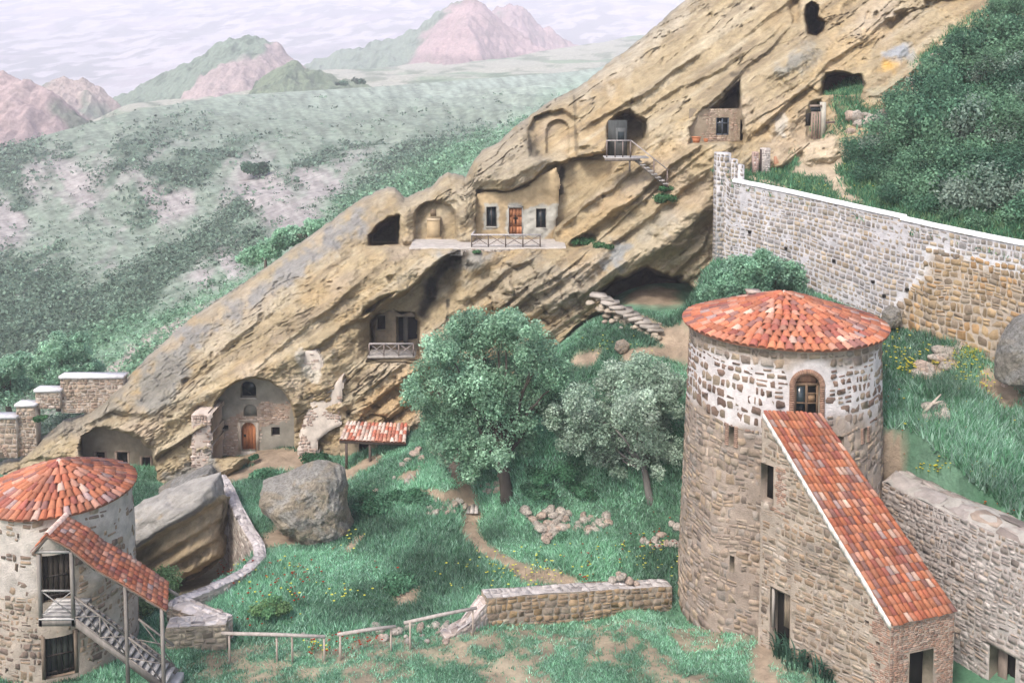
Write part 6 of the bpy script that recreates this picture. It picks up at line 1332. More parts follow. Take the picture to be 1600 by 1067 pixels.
# ---- lean-to shelter
root = thing('tiled_shelter', (float(U(575, 724, 59.3)[0]), 59.3, float(U(575, 724, 59.3)[2])), 'small open shelter with a pale red tiled lean-to roof at the cliff foot', 'shelter')
q = MB(); Y0 = 58.9; e0, e1 = U(530, 688, Y0), U(634, 692, Y0-.1); r1, r0 = U(637, 663, 61.0), U(541, 660, 61.0); patch_roof(q, [e0, e1, r1, r0], 17, 5, 681, und=.05, pale=.45, hgt=.08, pal=[(.5, .16, .1), (.56, .22, .14), (.42, .15, .1), (.6, .3, .2), (.64, .42, .34), (.68, .55, .47), (.62, .48, .40)]); q.build('roof', M['tile'], root)
for px in (541, 578): a = U(px, 726, Y0+.15); b = U(px, 689, Y0+.15); a[1] = b[1] = Y0+.15; a[0] = b[0]; q = MB(); q.bar(a-(0, 0, .6), b+(0, 0, .1), .15, .15, (.13, .10, .085)); q.build('post', M['wood'], root)
q = MB(); q.bar(e0+(0, .12, -.12), e1+(0, .12, -.14), .12, .14, (.13, .10, .085)); q.build('eave_beam', M['wood'], root)
f = Fac(532, 640, 668, 740, 60.6); mb = f.wall(lambda u, v: np.array([.42, .33, .23])*(1+.4*fbm(u, v, 4, 683))[:, None], [(561, 578, 690, 706, .5), (590, 612, 688, 726, .7)], amp=.08, seed=683); mb.build('back_wall', M['plaster'], root)
f.pan(561, 578, 690, 706, -.4, (.02, .02, .02)).build('window', M['dark'], root); f.pan(590, 612, 688, 726, -.6, (.02, .02, .02)).build('doorway', M['dark'], root)
q = MB(); a, b, c, d = f.rect(548, 590, 714, 727); q.box((f.o[0]+a, 59.6, f.o[2]+c-.5), (f.o[0]+b, 60.2, f.o[2]+d), (.46, .38, .28)); q.build('bench_wall', M['plaster'], root)
# ---- stone stairs to the big cave
root = thing('stone_stairway', tuple(G(1005, 508)), 'rough dry-stone stairway climbing left along the cliff to the big dark cave', 'stairway'); ns = 10; r = rnd(691)
s0 = np.array([935, 459, 62.6]); s1 = np.array([1022, 512, 60.2])
for i in range(ns):
    t_ = i/(ns-1); px, py, Y = s0*(1-t_)+s1*t_; p = U(px, py, Y); q = MB(); w_ = .5+.3*r.rand(); P_ = np.array([(-w_*.9, -.5, 0), (-.1, -.62, 0), (w_*.85, -.45, 0), (w_*.8, .5, 0), (-w_*.8, .55, 0)])+r.randn(5, 3)*.12*[1, 1, .3]
    q.prism((p+P_)[::-1], (0, 0, -.17), jit((.46, .41, .36), r, .1)); q.build('step', M['masonry'], root)
    q = MB()
    for k in range(5): stone(q, p+(r.randn()*.35, -.25+.1*r.randn(), -.34-.2*k), .24+.1*r.rand(), 700+i*3+k, jit((.44, .37, .29), r, .12), (1.2, 1, .6))
    tag(q.build('rubble_base', M['masonry'], root), kind=None)
# ---- far-left side: wooden fixtures done; timber scraps
q = MB(); a = U(1212, 262, 62.5); q.prism([a+(-.1, 0, 0), a+(.35, 0, 0), a+(.05, .1, .75), a+(-.1, .1, .7)], (0, .06, 0), (.5, .27, .17)); tag(q.build('board', M['wood']), 'small reddish plank leaning beside the worn track below the plank door', 'plank')
q = MB(); q.bar(U(1290, 192, 64.5), U(1305, 191, 64.3), .12, .12, (.15, .11, .1)); tag(q.build('beam', M['wood']), 'short dark beam sticking out of the rock right of the plank door', 'beam')
# =====================================================================================================
# BOULDERS, RUBBLE
# =====================================================================================================
def ico(n):
    mb = MB(); t = (1+5**.5)/2
    V = [np.array(v, float)/math.hypot(1, t) for v in [(-1, t, 0), (1, t, 0), (-1, -t, 0), (1, -t, 0), (0, -1, t), (0, 1, t), (0, -1, -t), (0, 1, -t), (t, 0, -1), (t, 0, 1), (-t, 0, -1), (-t, 0, 1)]]
    Fc = [(0, 11, 5), (0, 5, 1), (0, 1, 7), (0, 7, 10), (0, 10, 11), (1, 5, 9), (5, 11, 4), (11, 10, 2), (10, 7, 6), (7, 1, 8), (3, 9, 4), (3, 4, 2), (3, 2, 6), (3, 6, 8), (3, 8, 9), (4, 9, 5), (2, 4, 11), (6, 2, 10), (8, 6, 7), (9, 8, 1)]
    for _ in range(n):
        mid = {}; F2 = []
        def md(a, b):
            k = (min(a, b), max(a, b))
            if k not in mid: p = V[a]+V[b]; mid[k] = len(V); V.append(p/np.linalg.norm(p))
            return mid[k]
        for a, b, d in Fc: x, y, z = md(a, b), md(b, d), md(d, a); F2 += [(a, x, z), (b, y, x), (d, z, y), (x, y, z)]
        Fc = F2
    return np.array(V), np.array(Fc)
IV, IF = ico(5)
def boulder(name, poly, Y, dep, seed, label, cat, cols, rough=.05, push=None, cap=None, flat=.0, mat='rock', px_strata=0):
    P = np.array(poly, float); c = P.mean(0); W = U(P[:, 0], P[:, 1], Y); cw = U(c[0], c[1], Y); A = np.arctan2(W[:, 2]-cw[2], W[:, 0]-cw[0]); R = np.hypot(W[:, 2]-cw[2], W[:, 0]-cw[0])
    # radius function sampled along the outline itself
    Q = []; n = len(P)
    for i in range(n):
        for t in np.linspace(0, 1, 12, endpoint=False): p = W[i]*(1-t)+W[(i+1) % n]*t; Q.append((math.atan2(p[2]-cw[2], p[0]-cw[0]), math.hypot(p[2]-cw[2], p[0]-cw[0])))
    Q = np.array(sorted(Q)); V = IV.copy(); rho = np.hypot(V[:, 0], V[:, 2]); th = np.arctan2(V[:, 2], V[:, 0]); r_ = np.interp(th, Q[:, 0], Q[:, 1], period=2*math.pi)
    sq = rho**(1-.35*flat); s = r_.mean(); n1 = fbm(V[:, 0]*2.2+seed, V[:, 2]*2.2+V[:, 1]*1.7, 5, seed); n2 = np.abs(fbm(V[:, 0]*5+V[:, 1]*3, V[:, 2]*6-V[:, 1]*3, 4, seed+1)); k = 1+rough*1.6*n1-rough*n2
    X = np.stack([np.cos(th)*sq*r_*k, np.sign(V[:, 1])*np.abs(V[:, 1])**.8*dep*(1+rough*2.5*n1-rough*1.5*n2), np.sin(th)*sq*r_*k], 1)+cw
    px, py = toP(X[:, 0], X[:, 1], X[:, 2])
    if push is not None: X[:, 1] += push(px, py)*(X[:, 1] < Y+.3)
    m = sst(-.2, .25, fbm(V[:, 0]*4, V[:, 2]*4+V[:, 1]*2, 4, seed+2)+(cap(px, py) if cap else .3*V[:, 2]))[:, None]
    C = (np.array(cols[0])*(1-m)+np.array(cols[1])*m)*(1+.2*fbm(V[:, 0]*9, V[:, 2]*9+V[:, 1]*7, 3, seed+4))[:, None]
    mb = MB(); mb.add(X, IF, C); return tag(mb.build(name, M[mat]), label, cat)
GB = ((.46, .39, .29), (.46, .435, .39))
m, t, bs = newmat('boulder_stone'); p = geo(t); f1 = noise(t, 1.4, 8, .7, p, .3); f2 = noise(t, 8, 6, .75, p); c = mix(t, 1, attr(t), ramp(t, f1, [(.3, .6), (.7, 1.25)]), 'MULTIPLY'); c = mix(t, ramp(t, f2, [(.47, 0.), (.6, .65)]), c, (.17, .155, .13)); t.links.new(c, bs.inputs['Base Color'])
bump(t, bs, mth(t, 'ADD', f1, mth(t, 'MULTIPLY', f2, .6)), .4, 1.0); M['boulder'] = m
Yb = float(G(478, 838)[1])
boulder('boulder', [(404, 770), (410, 758), (440, 745), (470, 733), (495, 727), (520, 730), (536, 742), (541, 765), (543, 800), (550, 822), (530, 840), (505, 848), (482, 846), (455, 826), (428, 800), (410, 784)], Yb+.3, 2.3, 801, 'huge grey-tan boulder lying alone in the meadow beside the curved wall', 'boulder', GB, .075, mat='boulder')
# the ledge of rock in the pit: grey skin above, undercut tan face below
lnp = [(200, 862), (240, 832), (300, 800), (345, 770)]
def below(px, py): yl = np.interp(px, [q[0] for q in lnp], [q[1] for q in lnp]); return sst(-2, 22, py-yl)
boulder('rock_outcrop', [(180, 815), (215, 788), (250, 772), (300, 755), (340, 744), (346, 762), (346, 830), (342, 878), (312, 905), (255, 930), (195, 930), (175, 870)], 51.5, 2.2, 811, 'tilted rock ledge with grey top and hollow tan underside in the pit', 'rock outcrop', ((.50, .39, .25), (.35, .33, .30)), .06,
        push=lambda px, py: 1.2*below(px, py)+.5*np.sin((py+px*.6)*.22)*below(px, py)*.5, cap=lambda px, py: .7-1.6*below(px, py), mat='rock', flat=.6)
boulder('boulder', [(205, 802), (222, 780), (262, 756), (300, 740), (332, 728), (338, 738), (300, 768), (250, 792)], 57.5, 1.6, 813, 'long low lichen-grey rock slab between the small tower and the chapel', 'boulder', ((.36, .32, .26), (.37, .36, .34)), .07, mat='boulder')
boulder('boulder', [(1560, 600), (1563, 570), (1572, 535), (1590, 505), (1620, 480), (1680, 470), (1720, 560), (1700, 620), (1620, 612)], 45.2, 1.7, 821, 'upright grey cracked boulder at the foot of the retaining wall by the right edge', 'boulder', ((.37, .34, .29), (.36, .35, .33)), .06, mat='boulder')
boulder('boulder', [(1378, 505), (1380, 488), (1392, 478), (1404, 482), (1408, 498), (1400, 512), (1386, 514)], 52.3, .6, 823, 'small grey boulder embedded at the break between pale and brown masonry', 'boulder', ((.38, .34, .27), (.36, .34, .31)), .07, mat='boulder')
boulder('boulder', [(960, 545), (962, 535), (975, 530), (984, 538), (980, 552), (968, 554)], float(G(970, 550)[1]), .5, 827, 'tan boulder on the grass bank below the stone stairway', 'boulder', ((.48, .36, .26), (.45, .38, .3)), .06, mat='boulder')
# rubble: shared meshes
cpxa, cpya = [v.ravel() for v in toP(CX, CY, CZ)]
STV = []
for i in range(9):
    q = MB(); stone(q, (0, 0, 0), 1, 830+i, (.70, .62, .54) if i % 3 else (.72, .56, .46), (1, .9, .62), 2)
    o = q.build('stone', M['boulder'], loc=(0, 0, 0)); STV.append(o.data); bpy.data.objects.remove(o)
def stones(L, label, group, seed, col=None):
    r = rnd(seed)
    for x, y, z, s in L:
        o = bpy.data.objects.new('stone', STV[r.randint(9)]); sc.collection.objects.link(o); o.location = (x, y, z+s*.25); o.scale = (s*r.uniform(.8, 1.25), s*r.uniform(.8, 1.2), s*r.uniform(.8, 1.2)); o.rotation_euler = (r.randn()*.25, r.randn()*.25, r.rand()*6.28); tag(o, label, 'stone', group)
def onG(poly, n, s0, s1, seed, pile=0):
    r = rnd(seed); P = np.array(poly, float); L = []; c = P.mean(0)
    while len(L) < n:
        px = r.uniform(P[:, 0].min(), P[:, 0].max()); py = r.uniform(P[:, 1].min(), P[:, 1].max())
        if float(polysd(P, np.array(px), np.array(py))) < 0: continue
        g = G(px, py); L.append((g[0], g[1], g[2]+pile*r.rand(), r.uniform(s0, s1)))
    return L
stones(onG([(818, 800), (850, 802), (880, 800), (905, 808), (950, 806), (955, 825), (920, 840), (880, 832), (860, 850), (848, 852), (838, 825)], 75, .14, .36, 841, .2), 'pale rubble stone in the straggling heap on the meadow right of the footpath', 'rubble stones heaped on the meadow', 842)
stones(onG([(1002, 845), (1030, 828), (1062, 820), (1062, 856), (1010, 858)], 16, .15, .32, 843, .15), 'grey rubble stone in the small heap beside the foot of the large tower', 'stones by the large tower', 844)
stones(onG([(662, 784), (730, 780), (732, 800), (668, 806)], 22, .15, .3, 845, .1), 'stone of the short dry-stone row beside the plank bridge', 'stones beside the plank bridge', 846)
stones(onG([(545, 990), (600, 980), (690, 975), (745, 960), (740, 985), (690, 1010), (600, 1000)], 34, .1, .28, 847, .05), 'pinkish stone lying along the edge behind the wooden rails', 'stones along the rails', 848)
stones(onG([(475, 992), (520, 985), (520, 1000), (480, 1005)], 7, .12, .26, 849), 'pale stone under the right end of the leftmost rail', 'stones under the leftmost rail', 850)
stones([(p[0], p[1]+.5, float(U(px, py, p[1]+.5)[2])-.1, s) for px, py, s in [(958, 905, .3), (972, 900, .34), (985, 906, .28), (968, 895, .22), (995, 910, .22), (950, 912, .18)] for p in [G(px, 958)]], 'pink-brown stone heaped on top of the straight low wall', 'stones heaped on the low wall', 851)
stones(onG([(1440, 652), (1455, 640), (1480, 642), (1492, 655), (1480, 662), (1450, 662)], 16, .28, .45, 852, .3), 'stone of the little mound under the driftwood branch in the right meadow', 'stones under the driftwood', 853)
stones(onG([(600, 720), (640, 690), (690, 680), (700, 740), (640, 765), (570, 770)], 14, .12, .36, 854), 'stone scattered on the grassy knoll left of the big tree', 'stones on the knoll', 855)
stones(onG([(750, 745), (790, 738), (782, 775), (745, 770)], 14, .12, .3, 856, .1), 'tan stone among the roots of the big tree', 'stones by the big tree', 857)
stones(onG([(930, 500), (960, 490), (1040, 505), (1020, 525), (960, 515)], 16, .12, .3, 858), 'tan stone fallen beside the dry-stone stairway', 'stones beside the stairway', 859)
stones(onG([(1560, 585), (1600, 590), (1640, 600), (1600, 615), (1570, 605)], 12, .14, .35, 860), 'flat pink stone in front of the upright grey boulder', 'stones before the upright boulder', 861)
r = rnd(864); L_ = []
for _ in range(22):
    i = r.randint(3); px, py = [(1345+r.randn()*14, 190+r.randn()*6), (1465+r.randn()*16, 108+r.randn()*9), (1400+r.randn()*20, 150+r.randn()*9)][i]; k_ = np.argmin((cpxa-px)**2+(cpya-py)**2); L_.append((CX.ravel()[k_], CY.ravel()[k_]-.2, CZ.ravel()[k_], r.uniform(.3, .75)))
stones(L_, 'pale broken rock where the bushy hill meets the cliff', 'broken rocks at the edge of the thicket', 865)
stones(onG([(1230, 955), (1040, 962), (1060, 975), (800, 990), (880, 985)], 8, .06, .16, 862), 'small loose stone on the worn turf near the low wall', 'loose stones on the turf', 863)
stones(onG([(1425, 590), (1470, 552), (1506, 542), (1500, 565), (1450, 592)], 26, .2, .5, 866, .15), 'grey broken rock among yellow flowers below the brown masonry', 'broken rocks below the brown masonry', 867)
q = MB(); a = G(1442, 656)+(0, 0, .3); b = U(1455, 632, a[1]); c_ = U(1470, 616, a[1]+.2); q.tube([a, b, c_], [.1, .08, .03], 6, (.5, .43, .36)); q.tube([b, U(1466, 628, a[1]-.1), U(1474, 626, a[1])], [.06, .04, .02], 5, (.5, .43, .36)); q.tube([a-(.2, 0, .1), a+(.5, -.1, .05)], [.09, .06], 6, (.45, .38, .32)); tag(q.build('driftwood', M['wood']), 'bare pale branch sticking up from the small stone mound in the right meadow', 'branch')
q = MB(); p = G(738, 797)
for k in range(3): q.box((p[0]-.35+k*.24, p[1]-.55, p[2]+.06), (p[0]-.14+k*.24, p[1]+.6, p[2]+.12), jit((.52, .47, .43), rnd(k), .06))
tag(q.build('plank_bridge', M['wood']), 'little bridge of three grey planks on the footpath', 'bridge')
# =====================================================================================================
# TREES AND SHRUBS
# =====================================================================================================
def blobs(L, Y, seed, dd=1.5, back=.5):
    r = rnd(seed); C = []; R = []
    for px, py, rp in L:
        for k in range(2):
            if k and r.rand() > back: continue
            y = Y+r.uniform(-dd, dd)*(1 if not k else 1.3); c_ = U(px+r.randn()*4*k, py+r.randn()*4*k, y); R0 = rp*Y/F; C.append(c_); R.append(R0*.8)
            for _ in range(6): d_ = r.randn(3); d_[1] -= .3; d_ /= np.linalg.norm(d_); C.append(c_+d_*R0*.72*[1, 1, .8]); R.append(R0*r.uniform(.3, .46))
    return C, R
BIG = [(740, 520, 46), (792, 516, 42), (692, 548, 42), (664, 590, 36), (842, 552, 40), (866, 588, 32), (720, 590, 52), (790, 580, 55), (848, 620, 40), (684, 640, 42), (740, 650, 48), (800, 650, 45), (652, 622, 24), (712, 700, 38), (762, 700, 38), (822, 690, 28), (690, 690, 28), (745, 492, 22), (800, 492, 22), (643, 600, 18), (880, 572, 18), (735, 740, 22), (868, 640, 22), (715, 505, 22), (830, 520, 22), (765, 610, 50)]
GP1 = [(.22, .37, .245), (.27, .44, .30), (.34, .53, .37), (.23, .38, .26), (.39, .58, .42)]
tb_ = G(792, 776); C, R = blobs(BIG, tb_[1], 901, 2.2, .8)
make_tree('leafy_tree', tb_, C, R, .33, 2.6, 80000, .155, GP1, 901, 'large dense dark green round-crowned tree in the middle of the courtyard', bark=(.10, .085, .075), lean=(-.2, 0), twigs=2)
SEC = [(962, 592, 38), (1010, 582, 38), (1050, 602, 28), (902, 622, 33), (872, 660, 26), (930, 660, 42), (990, 640, 48), (1042, 655, 33), (1000, 700, 42), (940, 705, 30), (900, 690, 26), (1048, 705, 26), (866, 640, 16), (1002, 560, 20), (965, 735, 18), (1035, 738, 16), (920, 640, 30), (1060, 640, 18), (975, 660, 50), (1020, 610, 40), (1020, 680, 40), (950, 690, 36)]
GP2 = [(.33, .44, .34), (.40, .51, .41), (.28, .38, .29), (.47, .57, .47)]
tb_ = G(1018, 784); C, R = blobs(SEC, tb_[1], 903, 1.8, .9)
make_tree('leafy_tree', tb_, C, R, .2, 2.2, 70000, .14, GP2, 903, 'silvery green spreading tree with a slanting grey trunk close to the large tower', bark=(.22, .20, .19), lean=(-.5, 0), fill=.45)
p0 = np.array(U(1180, 470, 54.5)); C, R = blobs([(1130, 440, 26), (1155, 420, 28), (1190, 415, 30), (1225, 425, 28), (1245, 440, 18), (1175, 445, 32), (1215, 450, 28), (1140, 462, 22), (1105, 455, 14)], 54.5, 905, 1.2, .5)
p0[2] = float(gz(p0[0], p0[1])); make_tree('round_bush', p0, C, R, .12, .8, 26000, .14, [(.19, .34, .23), (.24, .41, .28), (.29, .47, .34)], 905, 'round mid green bush behind the large tower roof, against the limewashed wall', 'bush', fill=.5)
# trees behind the stepped wall
def hp(px, py): HPp = HSH[0]; i = np.argmin((hx-px)**2+(hy-py)**2); return HPp.reshape(-1, 3)[i]
LG_ = [(.30, .48, .34), (.36, .54, .39), (.24, .40, .28)]
for i, (bx, by, Y, L, lb) in enumerate([(92, 635, 84, [(92, 548, 30), (65, 562, 26), (120, 552, 28), (140, 575, 24), (158, 592, 14), (100, 585, 30), (50, 590, 24), (130, 530, 16), (88, 525, 14)], 'wide airy green tree with dark branches behind the stepped wall'),
                                 (15, 650, 80, [(12, 570, 26), (-8, 590, 24), (30, 600, 22), (10, 620, 26), (-30, 600, 30), (38, 560, 14)], 'loose pale green tree at the left edge, beside the wide airy tree'),
                                 (-70, 660, 82, [(-60, 570, 30), (-90, 600, 34), (-50, 620, 28)], 'green tree just beyond the left edge')]):
    p = U(bx, by, Y); C, R = blobs(L, Y, 910+i, 1.6, .6); make_tree('airy_tree', p, C, R, .22, 2.2, 15000, .22, LG_, 910+i, lb, group='trees behind the stepped wall', fill=.2, flat=.7)
for i, (bx, by, Y, L, lb) in enumerate([(415, 425, 116, [(395, 398, 20), (420, 388, 22), (440, 376, 18), (375, 405, 10)], 'light green tree rising behind the ridge, left of the pair'), (480, 385, 120, [(462, 368, 20), (485, 360, 16), (500, 348, 9), (445, 380, 14)], 'light green tree rising behind the ridge, right of the pair')]):
    p = U(bx, by, Y); C, R = blobs(L, Y, 920+i, 2, .6); make_tree('ridge_tree', p, C, R, .2, 1.5, 9000, .32, [(.30, .50, .34), (.36, .56, .40)], 920+i, lb, group='light green trees behind the ridge', fill=.2)
def simple_bush(name, px, py, rp, Y, pal, n, ls, seed, label, cat='bush', group=None, squash=.7):
    p = U(px, py, Y); r = rnd(seed); R = rp*Y/F; C = [p+np.array([r.randn()*.45, r.randn()*.45, abs(r.randn())*.3*squash])*R for _ in range(9)]; mb = MB(); leafcloud(mb, C, [R*.55]*9, n, ls, pal, seed, .4, squash)
    return tag(mb.build(name, M['leaf']), label, cat, group)
DK = [(.09, .16, .11), (.11, .19, .13)]
p = hp(400, 272); simple_bush('round_bush', 400, 266, 20, p[1], DK, 3500, .6, 931, 'dark round bush standing alone on the far green slope')
simple_bush('dark_tree', 537, 131, 7, 470, DK, 500, 1.2, 932, 'left of two tiny dark trees on the pale plateau edge', 'tree', 'tiny dark trees on the plateau'); simple_bush('dark_tree', 561, 129, 8, 470, DK, 600, 1.2, 933, 'right and larger of two tiny dark trees on the pale plateau edge', 'tree', 'tiny dark trees on the plateau')
simple_bush('leafy_bush', 245, 925, 40, 44.2, [(.22, .34, .15), (.28, .40, .2)], 9000, .12, 934, 'yellow-green bush growing in the pit behind the covered stair', squash=1)
simple_bush('low_bush', 495, 722, 24, 59.5, [(.06, .14, .075)], 3500, .14, 935, 'low dark green bush at the foot of the plastered buttress', squash=.5); simple_bush('low_bush', 430, 950, 22, float(G(430, 965)[1]), [(.13, .26, .13), (.18, .30, .14)], 4000, .12, 936, 'soft light green weed clump in the poppy meadow', squash=.6)
simple_bush('low_bush', 395, 715, 9, 59.6, [(.06, .15, .08)], 900, .12, 937, 'small green tuft right of the chapel steps', squash=.5)
for i, (px, py, rp, lb) in enumerate([(600, 790, 34, 'dark green low shrub left of the footpath, leftmost of three'), (650, 778, 26, 'dark green low shrub left of the footpath, middle of three'), (555, 800, 26, 'dark green low shrub beside the huge boulder'), (415, 745, 22, 'green shrub behind the huge boulder'), (870, 740, 34, 'leafy dark shrub under the gap between the two big trees'), (920, 770, 26, 'leafy dark shrub below the silvery tree'), (880, 845, 14, 'small green shrub in front of the rubble heap'), (620, 915, 30, 'flat dark green weed patch behind the bare earth spot'), (830, 770, 28, 'dark shrub at the right of the big trunk')]):
    g_ = G(px, py); simple_bush('low_shrub', px, py, rp, g_[1], [(.09, .21, .12), (.13, .28, .17)], int(rp*190), .13, 1100+i, lb, 'shrub', squash=.5)
for i, (px, py, rp, lb) in enumerate([(912, 378, 20, 'bright grass tuft at the right end of the terrace'), (1030, 312, 18, 'green tuft on the rock below the hanging stair'), (1040, 296, 12, 'small tuft right under the foot of the hanging stair'), (745, 394, 6, 'little weed in the terrace edge'), (62, 655, 10, 'round green shrub growing from the stepped wall'), (940, 384, 14, 'pale green weeds on the ledge right of the terrace'), (980, 505, 26, 'dark shrub beside the stone stairway')]):
    simple_bush('ledge_plant', px, py, rp, rockY(px, py)-.3 if i != 4 else 63.6, [(.07, .17, .08), (.12, .24, .12)], int(rp*120), .14, 940+i, lb, 'plant', squash=.5)
# scrub on the far slope
HPp, shr_, scr_, bri_ = HSH; r = rnd(951); wgt = (shr_*1.2+.25+bri_*.5)*(1-.8*scr_)*sst(120, 230, hy)*(hy < 700); wgt = (wgt*(hx > -120)*(hx < 1150)); w1 = (wgt/hY).ravel(); k = r.choice(w1.size, 26000, p=w1/w1.sum())
B = HPp.reshape(-1, 3)[k]; Yk = hY.ravel()[k]; br = bri_.ravel()[k][:, None]; sz = Yk*(.0014+.0026*r.rand(len(k))**2)*(1+.6*shr_.ravel()[k]); n_ = 9; ctr = np.repeat(B+np.stack([r.randn(len(k))*Yk*.01, r.randn(len(k))*Yk*.01, sz*.2], 1), n_, 0); sr = np.repeat(sz, n_)[:, None]
P_ = ctr+r.randn(len(ctr), 3)*sr*[.7, .7, .35]; nn = r.randn(len(ctr), 3); nn[:, 2] += 1; nn /= np.linalg.norm(nn, axis=1)[:, None]; t1 = np.cross(nn, r.randn(len(ctr), 3)); t1 /= np.linalg.norm(t1, axis=1)[:, None]; t2 = np.cross(nn, t1); ls = sr*.8
V = np.stack([P_-t1*ls*.5, P_-t2*ls*.4, P_+t1*ls*.5, P_+t2*ls*.4], 1).reshape(-1, 3); cc = np.array([.18, .25, .19])*(1-br)+np.array([.23, .37, .25])*br; cc = cc*(1+.3*r.randn(len(k), 1)).clip(.5, 1.8); cc = np.repeat(np.repeat(cc, n_, 0)*(1+.2*r.randn(len(ctr), 1)), 4, 0)
mb = MB(); mb.add(V, np.arange(len(V)).reshape(-1, 4), cc.clip(.01, 1)); tag(mb.build('hillside_scrub', M['leaf'], loc=(0, 150, 0)), 'low scattered scrub covering the hillside across the valley', 'scrub', kind='stuff')
# thicket on the upper hill
SHM = []
for i in range(7):
    r = rnd(960+i); mb = MB(); C = [np.array([r.randn()*.42, r.randn()*.42, .35+abs(r.randn())*.3]) for _ in range(8)]; leafcloud(mb, C, [.42+.16*r.rand() for _ in range(8)], 2300, .105, [[(.085, .17, .115), (.10, .20, .13)], [(.14, .26, .165), (.17, .30, .19)], [(.26, .33, .27), (.22, .30, .24)]][[0, 1, 0, 2, 1, 0, 1][i]], 970+i, .35, .9)
    o = mb.build('bush', M['leaf'], loc=(0, 0, 0)); SHM.append(o.data); bpy.data.objects.remove(o)
TPOL = [(1318, 262), (1338, 230), (1360, 205), (1395, 195), (1410, 165), (1445, 130), (1475, 95), (1520, 60), (1560, 12), (1620, -40), (1950, -60), (1950, 470), (1760, 412), (1600, 372), (1500, 350), (1420, 330), (1370, 305), (1340, 270)]
cpx, cpy = toP(CX, CY, CZ); s_ = polysd(TPOL, cpx, cpy); ok = np.nonzero((s_ > 2).ravel())[0]; r = rnd(981); FX, FY, FZ = CX.ravel(), CY.ravel(), CZ.ravel(); pts = []
for _ in range(6000):
    if len(pts) >= 280: break
    i = ok[r.randint(len(ok))]; p = (FX[i]+r.randn()*.2, FY[i]+r.randn()*.2); d = s_.ravel()[i]
    if FY[i] > 86 or any(abs(p[0]-a) < .95 and abs(p[1]-b) < 1.15 for a, b, *_ in pts): continue
    pts.append((*p, FZ[i], d))
for x, y, z, d in pts:
    o = bpy.data.objects.new('bush', SHM[r.randint(7)]); sc.collection.objects.link(o); s = (1.25+.7*r.rand())*(.55+.45*sst(0, 25, d)); o.location = (x, y, z-.15); o.scale = (s, s, s*(.8+.4*r.rand())); o.rotation_euler = (0, 0, r.rand()*6.28)
    tag(o, 'dark leafy bush in the dense thicket on the hill above the retaining wall', 'bush', 'bushes of the hillside thicket')
# =====================================================================================================
# GRASS, WEEDS, FLOWERS
# =====================================================================================================
def grass(name, label, X, Y, Z, hgt, seed, pal, wd=.05, nb=4, spread=.14, lean=.5, dark=None, colfun=None):
    r = rnd(seed); n = len(X); b = np.repeat(np.stack([X, Y, Z], 1), nb, 0); h = np.repeat(hgt, nb)*(.6+.7*r.rand(n*nb)); b[:, :2] += r.randn(n*nb, 2)*spread; a = r.rand(n*nb)*6.28; w_ = wd*(.7+.6*r.rand(n*nb))
    tip = b+np.stack([r.randn(n*nb)*lean*h, r.randn(n*nb)*lean*h, h], 1); dx = np.stack([np.cos(a)*w_, np.sin(a)*w_, 0*a], 1); b[:, 2] -= .04
    V = np.stack([b-dx, b+dx, tip], 1).reshape(-1, 3); P = np.asarray(pal, float); c = P[r.randint(len(P), size=n)]*(1+.2*r.randn(n, 1)).clip(.5, 1.6)
    if colfun is not None: c = c*colfun[:, None]
    c = np.repeat(c, nb, 0)*(1+.15*r.randn(n*nb, 1)); c = np.repeat(c, 3, 0).clip(.005, 1); mb = MB(); mb.add(V, np.arange(len(V)).reshape(-1, 3), c); return tag(mb.build(name, M['grass'], loc=(0, 45, 0)), label, 'grass', kind='stuff')
GPL = [(.13, .29, .17), (.17, .35, .22), (.21, .41, .27), (.26, .46, .33), (.32, .50, .39)]
r = rnd(991)
def sample(n, x0, x1, y0, y1): return r.uniform(x0, x1, n), r.uniform(y0, y1, n)
_wallp = [(60, 20), (26, 20)]+WLN[::-1]+[TC, (12.4, 53), (12, 60), (60, 66)]
fcp = [G(px, py)[:2] for px, py in [(230, 1060), (262, 1012), (360, 1008), (640, 990), (760, 985), (900, 975), (1060, 960), (1190, 980)]]+[(14, 36), (14, 33), (-30, 33), (-24, 36)]
X, Y = sample(150000, -30, 16, 38, 64); d = dirt(X, Y); fcq = polysd(fcp, X, Y); bq_ = polysd(_wallp, X, Y); k = (r.rand(len(X)) > d*1.15) & (fcq < -.1) & (bq_ < .3) & (polysd(PITP, X, Y) < 0) & (np.abs(X/Y) < .6) & (np.hypot(X-TC[0], Y-TC[1]) > 4.9) & (np.hypot(X-SC[0], Y-SC[1]) > 3) & ~((Y > 63) & (X > 2))
X, Y = X[k], Y[k]; l = lush(X, Y); hh = .11+.17*sst(-.2, .3, fbm(X*.45, Y*.45, 3, 992)); grass('meadow_grass', 'tall soft green grass of the courtyard meadow', X, Y, gz(X, Y), hh, 993, GPL, .035, 4, .12, .55, colfun=.5+.95*l)
X, Y = sample(60000, -26, 14, 34, 45); fcq = polysd(fcp, X, Y); d = dirt(X, Y); k = (fcq > -.1) & (r.rand(len(X)) > d*1.1) & (np.hypot(X-SC[0], Y-SC[1]) > 3.05); X, Y = X[k], Y[k]
grass('lawn_grass', 'short worn turf in the fore court', X, Y, gz(X, Y), .07+.07*r.rand(len(X)), 994, GPL, .03, 4, .1, .6, colfun=.8+.5*lush(X, Y))
